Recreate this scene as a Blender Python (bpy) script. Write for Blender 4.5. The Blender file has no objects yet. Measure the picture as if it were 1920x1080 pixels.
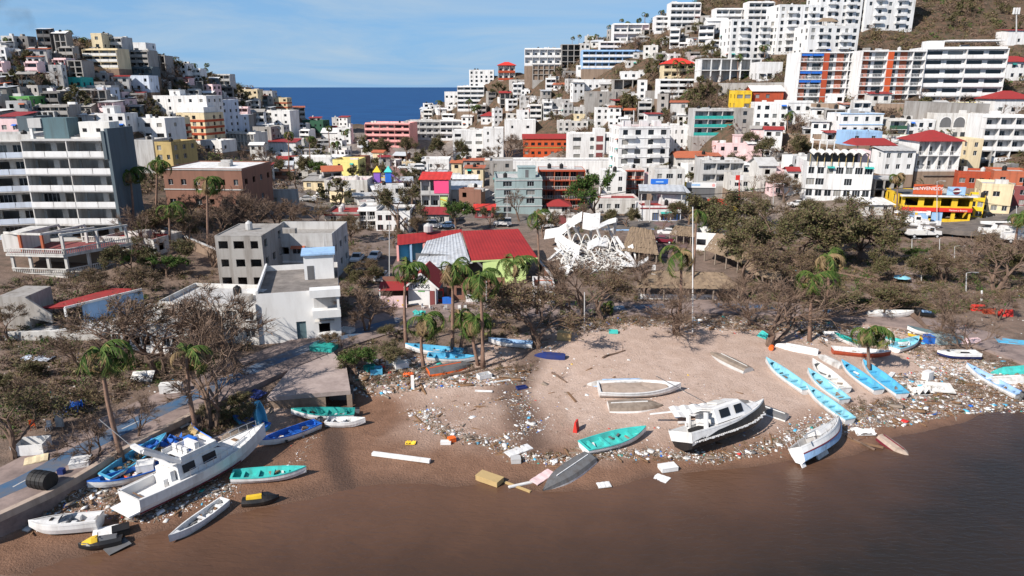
import bpy, math, random
import numpy as np
from mathutils import Vector, Matrix, Euler

# ------------------------------------------------------------------ camera, sky, sun, exposure
scene = bpy.context.scene
COL = scene.collection
R = math.radians
FPX, PITCH, CAMH = 1321.0, R(15.9), 34.0          # focal length in photograph pixels, downward pitch, drone height
cam_d = bpy.data.cameras.new('camera'); cam = bpy.data.objects.new('camera', cam_d); COL.objects.link(cam)
cam.location = (0, 0, CAMH); cam.rotation_euler = (R(90) - PITCH, 0, 0)
cam_d.sensor_width = 36; cam_d.lens = 36 * FPX / 1920; cam_d.clip_start = 0.5; cam_d.clip_end = 400000
scene.camera = cam

SUN_AZ, SUN_EL = R(229), R(38)                     # azimuth clockwise from +Y
world = bpy.data.worlds.new('World'); scene.world = world; world.use_nodes = True
wn, wl = world.node_tree.nodes, world.node_tree.links
bg = wn['Background']; bg.inputs[1].default_value = 0.095
sky = wn.new('ShaderNodeTexSky'); sky.sky_type = 'NISHITA'; sky.sun_disc = False
sky.sun_elevation = SUN_EL; sky.sun_rotation = SUN_AZ; sky.altitude = 0; sky.air_density = 0.75; sky.dust_density = 0.05; sky.ozone_density = 4.0
tc = wn.new('ShaderNodeTexCoord'); sep = wn.new('ShaderNodeSeparateXYZ'); wl.new(tc.outputs['Generated'], sep.inputs[0])
zp = wn.new('ShaderNodeMath'); zp.operation = 'ADD'; zp.inputs[1].default_value = 0.09; wl.new(sep.outputs['Z'], zp.inputs[0])
zc = wn.new('ShaderNodeMath'); zc.operation = 'MAXIMUM'; zc.inputs[1].default_value = 0.02; wl.new(zp.outputs[0], zc.inputs[0])
dx = wn.new('ShaderNodeMath'); dx.operation = 'DIVIDE'; wl.new(sep.outputs['X'], dx.inputs[0]); wl.new(zc.outputs[0], dx.inputs[1])
dy = wn.new('ShaderNodeMath'); dy.operation = 'DIVIDE'; wl.new(sep.outputs['Y'], dy.inputs[0]); wl.new(zc.outputs[0], dy.inputs[1])
cmb = wn.new('ShaderNodeCombineXYZ'); wl.new(dx.outputs[0], cmb.inputs[0]); wl.new(dy.outputs[0], cmb.inputs[1])
cn = wn.new('ShaderNodeTexNoise'); cn.inputs['Scale'].default_value = 0.42; cn.inputs['Detail'].default_value = 7; cn.inputs['Roughness'].default_value = 0.62
cn.inputs['Distortion'].default_value = 0.7; wl.new(cmb.outputs[0], cn.inputs['Vector'])
cr = wn.new('ShaderNodeMapRange'); cr.inputs[1].default_value = 0.40; cr.inputs[2].default_value = 0.68; cr.inputs[3].default_value = 0; cr.inputs[4].default_value = 0.62
wl.new(cn.outputs['Fac'], cr.inputs[0])
mixc = wn.new('ShaderNodeMixRGB'); wl.new(cr.outputs[0], mixc.inputs[0]); mixc.inputs[2].default_value = (4.0, 4.9, 5.7, 1)
hz1 = wn.new('ShaderNodeMapRange'); hz1.inputs[1].default_value = 0.0; hz1.inputs[2].default_value = 0.45; hz1.inputs[3].default_value = 0.92; hz1.inputs[4].default_value = 0.0; wl.new(sep.outputs['Z'], hz1.inputs[0])
hzm = wn.new('ShaderNodeMixRGB'); hzm.inputs[2].default_value = (1.7, 3.5, 5.9, 1); wl.new(hz1.outputs[0], hzm.inputs[0]); wl.new(sky.outputs[0], hzm.inputs[1])   # blue maritime haze all round the horizon
wl.new(hzm.outputs[0], mixc.inputs[1]); wl.new(mixc.outputs[0], bg.inputs[0])

sun_d = bpy.data.lights.new('sun', 'SUN'); sun_d.energy = 4.9; sun_d.angle = R(0.55); sun_d.color = (1.0, 0.94, 0.86)
sun = bpy.data.objects.new('sun', sun_d); COL.objects.link(sun); sun.location = (-300, -300, 400)
_sv = Vector((math.sin(SUN_AZ) * math.cos(SUN_EL), math.cos(SUN_AZ) * math.cos(SUN_EL), math.sin(SUN_EL)))
sun.rotation_euler = _sv.to_track_quat('Z', 'Y').to_euler()

vs = scene.view_settings; vs.view_transform = 'Standard'; vs.look = 'None'; vs.exposure = 0.42; vs.gamma = 1.0
scene.render.engine = 'CYCLES'
cy = scene.cycles; cy.use_denoising = True; cy.max_bounces = 5; cy.diffuse_bounces = 2; cy.glossy_bounces = 2; cy.transmission_bounces = 2
cy.transparent_max_bounces = 8; cy.caustics_reflective = False; cy.caustics_refractive = False; cy.sample_clamp_indirect = 4
scene.render.use_persistent_data = False

# ------------------------------------------------------------------ helpers: rays, meshes, materials
rng = random.Random(11)
CP, SP = math.cos(PITCH), math.sin(PITCH)
def ray(px, py):
    x, y = (px - 960) / FPX, (540 - py) / FPX
    return Vector((x, CP + y * SP, -SP + y * CP))
def at(px, py, Y):                                 # the point a distance Y ahead of the drone in a direction
    d = ray(px, py); return Vector((0, 0, CAMH)) + d * (Y / d.y)
def at_z(px, py, z):
    d = ray(px, py); return Vector((0, 0, CAMH)) + d * ((z - CAMH) / d.z)
def mpp(p):                                        # metres per photograph pixel at a point
    return (p[1] * CP - (p[2] - CAMH) * SP) / FPX

_mats = {}
def new_mat(name):
    m = bpy.data.materials.new(name); m.use_nodes = True
    nt = m.node_tree; return m, nt, nt.nodes, nt.links, nt.nodes['Principled BSDF']
PAL = dict(white=(.74,.73,.72), dirtywhite=(.62,.60,.57), bluewhite=(.60,.66,.76), concrete=(.34,.32,.30), palegrey=(.50,.49,.48), darkgrey=(.13,.13,.135), cream=(.70,.58,.38),
    ochre=(.45,.33,.14), pink=(.80,.38,.36), hotpink=(.80,.08,.22), palepink=(.80,.58,.58), redroof=(.30,.030,.030), red=(.62,.04,.03), terracotta=(.42,.12,.06), orange=(.55,.095,.03),
    rust=(.40,.07,.03), yellow=(.74,.48,.03), paleyellow=(.82,.72,.26), green=(.13,.36,.10), darkgreen=(.03,.10,.06), teal=(.03,.36,.32), blue=(.02,.14,.55), navy=(.015,.03,.14),
    sky=(.10,.42,.64), cyan=(.25,.56,.68), turq=(.06,.50,.46), brick=(.24,.12,.085), wood=(.22,.13,.075), oldwood=(.26,.21,.17), black=(.012,.012,.013), lime=(.60,.75,.30),
    mint=(.30,.38,.38), slate=(.10,.13,.15), thatch=(.26,.19,.13), shadeconc=(.17,.16,.155), corr=(.48,.50,.53), stonewall=(.27,.195,.145), orangebuoy=(.85,.14,.02), maroon=(.16,.015,.03), purple=(.25,.12,.5),
    lightblue=(.32,.50,.74), tan=(.48,.34,.16), alum=(.55,.56,.58), sandy=(.42,.33,.27), maroondoor=(.22,.06,.06), tealgrey=(.10,.16,.18), pale=(.72,.70,.66))
def mat(key, rough=.8, grime=.35, bump=.15, spec=.3, scale=.45, metal=0):
    k = (key, rough, grime, bump, spec, scale, metal)
    if k in _mats: return _mats[k]
    m, nt, n, l, b = new_mat(key + '_surface')
    c = PAL[key]
    geo = n.new('ShaderNodeNewGeometry')
    mp = n.new('ShaderNodeMapping'); mp.inputs['Scale'].default_value = (1, 1, .28); l.new(geo.outputs['Position'], mp.inputs[0])
    n1 = n.new('ShaderNodeTexNoise'); n1.inputs['Scale'].default_value = scale; n1.inputs['Detail'].default_value = 6; n1.inputs['Roughness'].default_value = .68; l.new(mp.outputs[0], n1.inputs['Vector'])
    r1 = n.new('ShaderNodeMapRange'); r1.inputs[1].default_value = .46; r1.inputs[2].default_value = .76; r1.inputs[3].default_value = 0; r1.inputs[4].default_value = grime; l.new(n1.outputs['Fac'], r1.inputs[0])
    mx = n.new('ShaderNodeMixRGB'); mx.inputs[1].default_value = (*c, 1); mx.inputs[2].default_value = (c[0]*.30+.045, c[1]*.27+.035, c[2]*.24+.028, 1); l.new(r1.outputs[0], mx.inputs[0])
    if grime >= .3:
        mp2 = n.new('ShaderNodeMapping'); mp2.inputs['Scale'].default_value = (1.6, 1.6, .10); l.new(geo.outputs['Position'], mp2.inputs[0])
        n3 = n.new('ShaderNodeTexNoise'); n3.inputs['Scale'].default_value = 1.0; n3.inputs['Detail'].default_value = 5; l.new(mp2.outputs[0], n3.inputs['Vector'])
        r3 = n.new('ShaderNodeMapRange'); r3.inputs[1].default_value = .50; r3.inputs[2].default_value = .78; r3.inputs[3].default_value = 0; r3.inputs[4].default_value = min(.8, grime * 1.2); l.new(n3.outputs['Fac'], r3.inputs[0])
        m3 = n.new('ShaderNodeMixRGB'); m3.inputs[2].default_value = (c[0]*.34+.04, c[1]*.31+.03, c[2]*.28+.025, 1); l.new(r3.outputs[0], m3.inputs[0]); l.new(mx.outputs[0], m3.inputs[1]); mx = m3
    l.new(mx.outputs[0], b.inputs['Base Color']); b.inputs['Roughness'].default_value = rough; b.inputs['Specular IOR Level'].default_value = spec; b.inputs['Metallic'].default_value = metal
    if bump:
        n2 = n.new('ShaderNodeTexNoise'); n2.inputs['Scale'].default_value = 5; n2.inputs['Detail'].default_value = 3; l.new(geo.outputs['Position'], n2.inputs['Vector'])
        bp = n.new('ShaderNodeBump'); bp.inputs['Strength'].default_value = bump; bp.inputs['Distance'].default_value = .05; l.new(n2.outputs['Fac'], bp.inputs['Height']); l.new(bp.outputs[0], b.inputs['Normal'])
    _mats[k] = m; return m
def gel(key): return mat(key, .4, .34, 0, .45, 1.6)          # boat gelcoat, car paint
def glass():
    if 'glass' in _mats: return _mats['glass']
    m, nt, n, l, b = new_mat('window_glass_room_dark')
    geo = n.new('ShaderNodeNewGeometry'); w = n.new('ShaderNodeTexWhiteNoise'); w.noise_dimensions = '1D'
    oi = n.new('ShaderNodeObjectInfo'); l.new(oi.outputs['Random'], w.inputs['W'])
    cr = n.new('ShaderNodeValToRGB'); l.new(w.outputs['Value'], cr.inputs[0]); e = cr.color_ramp.elements
    e[0].position = .0; e[0].color = (.008,.010,.013,1); e[1].position = .74; e[1].color = (.03,.035,.04,1)  # dark of the rooms behind is painted into the opaque pane
    x = cr.color_ramp.elements.new(.80); x.color = (.13,.14,.14,1); x = cr.color_ramp.elements.new(1); x.color = (.32,.30,.27,1)
    l.new(cr.outputs[0], b.inputs['Base Color']); b.inputs['Roughness'].default_value = .12
    _mats['glass'] = m; return m
def leaf_mat(name, stops, trans=.0):
    if name in _mats: return _mats[name]
    m, nt, n, l, b = new_mat(name)
    geo = n.new('ShaderNodeNewGeometry'); cr = n.new('ShaderNodeValToRGB'); l.new(geo.outputs['Random Per Island'], cr.inputs[0])
    els = cr.color_ramp.elements
    els[0].position, els[0].color = stops[0][0], (*stops[0][1], 1); els[1].position, els[1].color = stops[-1][0], (*stops[-1][1], 1)
    for p, c in stops[1:-1]:
        x = els.new(p); x.color = (*c, 1)
    l.new(cr.outputs[0], b.inputs['Base Color']); b.inputs['Roughness'].default_value = .7; b.inputs['Specular IOR Level'].default_value = .15
    _mats[name] = m; return m

class MB:                                          # collects shapes, links them as one mesh object
    def __init__(s): s.v, s.f, s.m, s.k = [], [], [], 0
    def quad(s, *p):
        i = len(s.v); s.v += [tuple(q) for q in p]; s.f.append(tuple(range(i, i + len(p)))); s.m.append(s.k); return s
    def box(s, x0, x1, y0, y1, z0, z1, M=None):
        i = len(s.v); c = [(x0,y0,z0),(x1,y0,z0),(x1,y1,z0),(x0,y1,z0),(x0,y0,z1),(x1,y0,z1),(x1,y1,z1),(x0,y1,z1)]
        if M is not None: c = [tuple(M @ Vector(q)) for q in c]
        s.v += c
        for f in ((0,3,2,1),(4,5,6,7),(0,1,5,4),(1,2,6,5),(2,3,7,6),(3,0,4,7)): s.f.append(tuple(i + a for a in f)); s.m.append(s.k)
        return s
    def bar(s, a, b, w, h=None):                   # a rectangular beam from a to b
        a, b = Vector(a), Vector(b); d = b - a; L = d.length or 1e-3
        q = d.to_track_quat('X', 'Z'); h = h or w
        return s.box(0, L, -w/2, w/2, -h/2, h/2, Matrix.Translation(a) @ q.to_matrix().to_4x4())
    def tube(s, pts, rad, n=6, cap=True):
        pts = [Vector(p) for p in pts]; i0 = len(s.v); up = Vector((0, 0, 1))
        for k, p in enumerate(pts):
            d = (pts[min(k+1, len(pts)-1)] - pts[max(k-1, 0)]).normalized()
            u = d.cross(up); u = u if u.length > 1e-3 else d.cross(Vector((1, 0, 0))); u.normalize(); w = u.cross(d)
            r = rad[k] if isinstance(rad, (list, tuple)) else rad
            for j in range(n):
                a = 2 * math.pi * j / n; s.v.append(tuple(p + (u * math.cos(a) + w * math.sin(a)) * r))
        for k in range(len(pts) - 1):
            for j in range(n):
                a, b = i0 + k*n + j, i0 + k*n + (j+1) % n
                s.f.append((a, a + n, b + n, b)); s.m.append(s.k)
        if cap:
            s.f.append(tuple(i0 + j for j in range(n))); s.m.append(s.k)
            e = i0 + (len(pts)-1)*n; s.f.append(tuple(e + n - 1 - j for j in range(n))); s.m.append(s.k)
        return s
    def prism(s, poly, z0, z1):                    # poly counter-clockwise in xy; z0, z1 numbers
        n = len(poly); i = len(s.v)
        s.v += [(x, y, z0) for x, y in poly] + [(x, y, z1) for x, y in poly]
        s.f.append(tuple(i + n + k for k in range(n))); s.m.append(s.k); s.f.append(tuple(i + n - 1 - k for k in range(n))); s.m.append(s.k)
        for k in range(n):
            a, b = i + k, i + (k+1) % n; s.f.append((a, b, b + n, a + n)); s.m.append(s.k)
        return s
    def mesh(s, name, mats):
        me = bpy.data.meshes.new(name); me.from_pydata(s.v, [], s.f)
        for m in (mats if isinstance(mats, (list, tuple)) else [mats]): me.materials.append(m)
        if any(s.m): me.polygons.foreach_set('material_index', s.m)
        me.update(); return me
    def build(s, name, mats, parent=None, smooth=False):
        me = s.mesh(name, mats)
        if smooth: me.polygons.foreach_set('use_smooth', [True] * len(me.polygons))
        return link(name, me, parent)
def link(name, me, parent=None, loc=None, rot=None, scale=None):
    o = bpy.data.objects.new(name, me); COL.objects.link(o)
    if parent is not None: o.parent = parent
    if loc is not None: o.location = loc
    if rot is not None: o.rotation_euler = rot
    if scale is not None: o.scale = scale
    return o
_labels = {}
def tag(o, label, cat, group=None, kind=None):
    o['label'] = label; o['category'] = cat
    if group: o['group'] = group
    if kind: o['kind'] = kind
    return o
def thing(name, label, cat, loc, rotz=0, group=None, rot=None):
    o = bpy.data.objects.new(name, None); COL.objects.link(o); o.empty_display_size = .3
    o.location = loc; o.rotation_euler = rot or (0, 0, rotz); return tag(o, label, cat, group)
def structure(o): o['kind'] = 'structure'; return o
def copy_tree(src, loc=None, rot=None, scale=None, label=None):
    c = src.copy(); COL.objects.link(c)
    if loc is not None: c.location = loc
    if rot is not None: c.rotation_euler = rot
    if scale is not None: c.scale = scale
    if label: c['label'] = label
    for ch in src.children:
        d = ch.copy(); COL.objects.link(d); d.parent = c
        for g in ch.children:
            e = g.copy(); COL.objects.link(e); e.parent = d
    return c
def np_mesh(name, V, F, mats, mi=None):            # numpy arrays of vertices and equal-sized faces
    me = bpy.data.meshes.new(name); k = F.shape[1]
    me.vertices.add(len(V)); me.vertices.foreach_set('co', np.asarray(V, np.float32).ravel())
    me.loops.add(F.size); me.loops.foreach_set('vertex_index', F.astype(np.int32).ravel())
    me.polygons.add(len(F)); me.polygons.foreach_set('loop_start', np.arange(0, F.size, k, dtype=np.int32))
    for m in mats: me.materials.append(m)
    if mi is not None: me.polygons.foreach_set('material_index', np.asarray(mi, np.int32))
    me.update(calc_edges=True); me.validate(); return me

# ------------------------------------------------------------------ terrain: a height field through surveyed points
CT = []
def c_y(px, py, Y): CT.append(tuple(at(px, py, Y)))
def c_z(px, py, z): CT.append(tuple(at_z(px, py, z)))
def c_w(x, y, z): CT.append((x, y, z))
for p in [(60,1078),(250,1012),(420,968),(580,932),(750,905),(900,912),(1050,915),(1250,885),(1480,868),(1600,852),(1690,812),(1800,790),(1910,765)]: c_z(*p, 0)
for p in [(960,1079,-.9),(1500,1000,-1.0),(1900,930,-1.6),(480,1075,-.7),(1250,980,-.7),(1750,880,-.8)]: c_z(*p)
for p in [(-90,0,-5),(90,0,-6),(0,15,-4),(-80,35,-2.0),(130,30,-5),(190,60,-5),(-120,20,-3)]: c_w(*p)
for p in [(640,748,.25),(620,820,.25),(640,880,.12),(800,800,.75),(820,730,1.0),(1000,780,.8),(980,720,1.0),(1200,700,1.6),(1080,650,1.9),(1400,700,1.7),(1300,820,.75),(1150,860,.45),(1520,790,.6),(1600,740,1.0),(1800,700,1.1),(1900,690,1.6),(1700,640,1.8),
          (1300,600,2.1),(200,950,.6),(330,930,.45),(470,860,.5),(520,790,.7),(60,990,.4),(300,850,1.5),(450,750,1.7),(560,715,1.7),(700,690,1.7),(850,690,1.6),
          (100,850,2.0),(300,760,2.0),(20,920,2.0),(480,690,2.0),(620,635,2.1),(760,590,2.2),(950,575,2.2),(1250,573,2.2),(1450,580,2.2),(1640,600,2.1),(1800,620,2.1),(1910,650,2.1),
          (150,720,2.4),(40,700,2.6),(1600,520,2.4),(1800,500,2.5),(1450,500,2.4),(1000,520,2.4),(750,500,2.4),(600,560,2.4),(820,420,2.9),(1100,430,2.8),(1400,420,2.9),(1650,430,2.8),(1850,440,2.9),
          (700,370,3.2),(900,360,3.3),(1050,360,3.3),(1300,380,3.4),(600,330,3.6),(780,320,3.5),(950,305,3.6),(1120,330,3.6),(680,290,3.5),(800,280,3.8),(560,340,4.0),(620,290,4.0),(655,276,4.0),(580,292,4.4),(700,272,4.0),(640,268,4.0),(610,272,4.6),(740,268,4.2)]: c_z(*p)
for p in [(1580,375,170),(1760,335,196),(1800,290,205),(1650,260,206),(1700,212,219),(1700,196,228),(1850,200,226),(1920,330,190),(1920,250,205),(1480,190,246),(1450,120,300),(1300,130,320),(1260,200,282),(1350,225,240),(1330,300,232),(1220,240,300),(1240,300,262),
          (1100,235,330),(1010,220,352),(950,175,392),(1000,132,402),(1100,92,412),(1250,45,415),(1350,0,425),(905,152,412),(880,195,440),(830,195,462),(800,222,470),(860,245,400),(940,240,370),
          (1800,100,300),(1900,20,330),(1720,115,290),(1960,200,222),(2050,100,280),(1600,110,285),(1560,330,190),(1440,330,205),(1420,260,232),
          (60,240,215),(200,232,232),(100,182,255),(100,122,282),(100,84,312),(20,86,300),(200,94,312),(290,124,332),(380,154,352),(440,182,392),(520,192,432),(560,216,452),(350,252,290),(250,235,255),(430,252,322),(490,246,372),(300,300,222),(400,300,255),(480,290,300),
          (250,385,150),(100,525,105),(100,600,90),(300,430,130),(350,500,112),(450,600,94),(520,440,143),(20,450,128),(-80,300,170),(-100,120,290),(-120,500,105),(600,236,470),(560,260,420)]: c_y(*p)
for p in [(0,455,3.4),(-60,470,3.2),(20,480,2.6),(-90,480,10),(60,480,8),(-150,520,0),(-100,530,-5),(0,500,-4),(60,520,-5),(-30,540,-8),(120,540,0),(-300,420,20),(-330,500,0),(200,560,10),(-200,440,32),(150,480,40),(330,480,70),(380,400,85),(420,260,60),(-320,300,40),(-60,500,-4),(-115,490,4),
          (-200,560,-8),(0,620,-10),(250,620,-8),(-400,560,-5),(450,600,20),(-250,100,12),(260,100,6),(-380,200,30),(420,140,20),(-200,40,6),(200,90,2.2)]: c_w(*p)
_C = np.array(CT); _S = 100.0
def _phi(d2): return np.where(d2 > 1e-12, .5 * d2 * np.log(np.maximum(d2, 1e-12)), 0)
_n = len(_C); _xy = _C[:, :2] / _S
_K = _phi(((_xy[:, None] - _xy[None]) ** 2).sum(-1)) + np.eye(_n) * 2e-4
_P = np.hstack([np.ones((_n, 1)), _xy]); _A = np.block([[_K, _P], [_P.T, np.zeros((3, 3))]])
_W = np.linalg.solve(_A, np.concatenate([_C[:, 2], np.zeros(3)]))
_wv = [(rng.uniform(-1, 1), rng.uniform(-1, 1), rng.uniform(0, 6.3)) for _ in range(18)]
def ripple(x, y):
    s = np.zeros_like(x)
    for i, (a, b, c) in enumerate(_wv):
        k = .25 * 1.22 ** i; s = s + np.sin(k * (a * x + b * y) + c) / (1.22 ** (i * .75))
    return s
def H(x, y):                                       # ground height, any shape of arrays
    x = np.asarray(x, float); y = np.asarray(y, float); sh = np.broadcast(x, y).shape
    xf, yf = np.broadcast_to(x, sh).ravel() / _S, np.broadcast_to(y, sh).ravel() / _S
    out = np.empty(len(xf))
    for i in range(0, len(xf), 20000):
        q = np.stack([xf[i:i+20000], yf[i:i+20000]], 1)
        d2 = ((q[:, None] - _xy[None]) ** 2).sum(-1)
        out[i:i+20000] = _phi(d2) @ _W[:_n] + _W[_n] + q @ _W[_n+1:]
    amp = np.clip((yf * _S - 130) / 100, 0, 1) * .45 + .035
    out = out + ripple(xf * _S, yf * _S) * amp
    return out.reshape(sh)
def hz(x, y): return float(H(x, y))
_gx, _gy = np.arange(-460, 461, 2.0), np.arange(-40, 661, 2.0)
_gz = H(*np.meshgrid(_gx, _gy))
def Hq(x, y):                                      # quick look-up of the same height field
    u = np.clip((x + 460) / 2, 0, len(_gx) - 1.001); v = np.clip((y + 40) / 2, 0, len(_gy) - 1.001); i, j = u.astype(int), v.astype(int); a, b = u - i, v - j
    return (_gz[j, i] * (1-a) + _gz[j, i+1] * a) * (1-b) + (_gz[j+1, i] * (1-a) + _gz[j+1, i+1] * a) * b
_ts = np.concatenate([np.linspace(35, 140, 260), np.linspace(141, 520, 380)])
def G(px, py, dz=0.0):                             # where a line of sight first meets the ground
    d = ray(px, py); t = _ts / d.y
    g = CAMH + d.z * t - Hq(d.x * t, d.y * t) - dz
    k = np.argmax(g < 0)
    if g[k] >= 0: k = len(_ts) - 1
    if k > 0 and g[k] < 0:
        f = g[k-1] / (g[k-1] - g[k] + 1e-9); y = _ts[k-1] + f * (_ts[k] - _ts[k-1])
    else: y = _ts[k]
    p = at(px, py, y); return Vector((p.x, p.y, hz(p.x, p.y) + dz))
def seg_dist(x, y, pts):                           # distance to a polyline
    best = np.full(np.shape(x), 1e9)
    for (ax, ay), (bx, by) in zip(pts[:-1], pts[1:]):
        vx, vy = bx - ax, by - ay; t = np.clip(((x - ax) * vx + (y - ay) * vy) / (vx*vx + vy*vy + 1e-9), 0, 1)
        best = np.minimum(best, np.hypot(x - ax - t * vx, y - ay - t * vy))
    return best
def in_poly(x, y, poly):
    c = np.zeros(np.shape(x), bool); n = len(poly)
    for i in range(n):
        (x0, y0), (x1, y1) = poly[i], poly[i-1]
        c ^= ((y0 > y) != (y1 > y)) & (x < (x1 - x0) * (y - y0) / (y1 - y0 + 1e-12) + x0)
    return c
def ground_line(pts): return [tuple(G(*p)[:2]) for p in pts]
# ------------------------------------------------------------------ the ground, the bay, the ocean, paths and roads
BEACH = ground_line([(-50,1079),(-50,985),(100,935),(200,880),(300,838),(440,785),(520,748),(640,735),(660,690),(760,676),(860,656),(1000,618),(1180,606),(1400,606),(1560,600),(1660,612),(1760,645),(1920,715),(2000,800),(2000,1079)])
STREAM = ground_line([(640,742),(622,800),(632,870),(660,935)])
GULLY = ground_line([(1010,640),(985,690),(960,735),(985,790),(1000,835)])
PROM_L = ground_line([(-110,975),(30,905),(160,838),(310,765),(470,693),(600,642),(745,597)])
PROM_R = ground_line([(1140,583),(1300,576),(1460,580),(1640,597),(1790,622),(1930,668),(2060,720)])
def soft(d, w0, w1): return np.clip((w1 - d) / (w1 - w0), 0, 1)
def make_ground():
    nu = 420
    ys = np.concatenate([np.arange(-30, 40, 2.5), np.arange(40, 112, .42), np.arange(112, 200, 1.2), np.arange(200, 480, 2.6), np.arange(480, 640, 8)])
    u = np.linspace(-1, 1, nu); U, Yg = np.meshgrid(u, ys); Xg = U * (np.maximum(Yg, 20) * .86 + 34)
    Z = H(Xg, Yg); n = len(ys)
    V = np.stack([Xg, Yg, Z], -1).reshape(-1, 3)
    i = np.arange(n * nu).reshape(n, nu); F = np.stack([i[:-1, :-1], i[:-1, 1:], i[1:, 1:], i[1:, :-1]], -1).reshape(-1, 4)
    m, nt, nn, l, b = new_mat('sand_and_earth')
    me = np_mesh('ground', V, F, [m]); me.polygons.foreach_set('use_smooth', np.ones(len(F), bool))
    x, y, z = V.T; beach = in_poly(x, y, BEACH).astype(float); rp = ripple(x * 1.7, y * 1.7)
    wet = soft(z + rp * .05, .35, 1.0) * beach
    dark = np.maximum(soft(seg_dist(x, y, STREAM) + rp * .06, .5, 1.6) * .9, soft(seg_dist(x, y, GULLY) + rp * .12, .6, 2.6) * .75) * beach
    dark = np.maximum(dark, soft(z + rp * .015, .02, .16) * .55)
    hill = np.clip((z - 6) / 5, 0, 1)
    paved = np.clip((y - 150) / 30, 0, 1) * (1 - hill)
    for nm, a in (('beach', beach), ('wet', wet), ('dark', dark), ('hill', hill), ('paved', paved)):
        me.attributes.new(nm, 'FLOAT', 'POINT').data.foreach_set('value', a.astype(np.float32))
    A = {}
    for nm in ('beach', 'wet', 'dark', 'hill', 'paved'):
        q = nn.new('ShaderNodeAttribute'); q.attribute_name = nm; A[nm] = q.outputs['Fac']
    geo = nn.new('ShaderNodeNewGeometry')
    def noise(sc, det=6, ro=.65, vec=None):
        q = nn.new('ShaderNodeTexNoise'); q.inputs['Scale'].default_value = sc; q.inputs['Detail'].default_value = det; q.inputs['Roughness'].default_value = ro
        l.new(vec or geo.outputs['Position'], q.inputs['Vector']); return q.outputs['Fac']
    def ramp(f, lo, hi, a=0, c=1):
        q = nn.new('ShaderNodeMapRange'); q.inputs[1].default_value = lo; q.inputs[2].default_value = hi; q.inputs[3].default_value = a; q.inputs[4].default_value = c; l.new(f, q.inputs[0]); return q.outputs[0]
    def mix(f, a, c, mode='MIX'):
        q = nn.new('ShaderNodeMixRGB'); q.blend_type = mode
        for k, s in ((0, f), (1, a), (2, c)):
            if isinstance(s, tuple): q.inputs[k].default_value = (*s, 1)
            elif isinstance(s, float): q.inputs[k].default_value = s
            else: l.new(s, q.inputs[k])
        return q.outputs[0]
    def math_(op, a, c):
        q = nn.new('ShaderNodeMath'); q.operation = op
        for k, s in ((0, a), (1, c)):
            if isinstance(s, float): q.inputs[k].default_value = s
            else: l.new(s, q.inputs[k])
        return q.outputs[0]
    big, mid, fine = noise(.09), noise(.6), noise(5., 5, .7)
    dry = mix(ramp(mid, .35, .7), (.54, .405, .335), (.44, .315, .25))
    dry = mix(ramp(fine, .52, .76, 0, .6), dry, (.22, .15, .115)); dry = mix(ramp(noise(1.7, 4, .6), .58, .70, 0, .3), dry, (.25, .17, .13)); dry = mix(ramp(big, .5, .68, 0, .2), dry, (.31, .215, .165))
    wetc = mix(ramp(mid, .3, .7), (.25, .138, .088), (.18, .097, .06))
    sand = mix(A['wet'], dry, wetc)
    sand = mix(A['dark'], sand, (.085, .05, .035))
    dirt = mix(ramp(mid, .35, .65), (.235, .162, .125), (.13, .092, .07)); dirt = mix(ramp(fine, .5, .72, 0, .7), dirt, (.28, .225, .19))
    pav = mix(ramp(mid, .35, .65), (.29, .255, .23), (.16, .135, .12)); dirt = mix(math_('MULTIPLY', A['paved'], .8), dirt, pav)
    hillc = mix(ramp(mid, .38, .62), (.13, .075, .05), (.055, .05, .03)); hillc = mix(ramp(big, .60, .72, 0, .8), hillc, (.30, .16, .09)); hillc = mix(ramp(fine, .52, .75, 0, .6), hillc, (.20, .14, .11))
    dirt = mix(A['hill'], dirt, hillc)
    col = mix(ramp(math_('ADD', A['beach'], ramp(mid, .3, .7, -.3, .3)), .35, .65), dirt, sand)
    l.new(col, b.inputs['Base Color'])
    rg = math_('SUBTRACT', .95, math_('MULTIPLY', A['wet'], .42)); l.new(rg, b.inputs['Roughness']); b.inputs['Specular IOR Level'].default_value = .3
    bp = nn.new('ShaderNodeBump'); bp.inputs['Strength'].default_value = .95; bp.inputs['Distance'].default_value = .16; l.new(math_('ADD', mid, fine), bp.inputs['Height']); l.new(bp.outputs[0], b.inputs['Normal'])
    return structure(link('ground', me))
make_ground()

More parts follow.
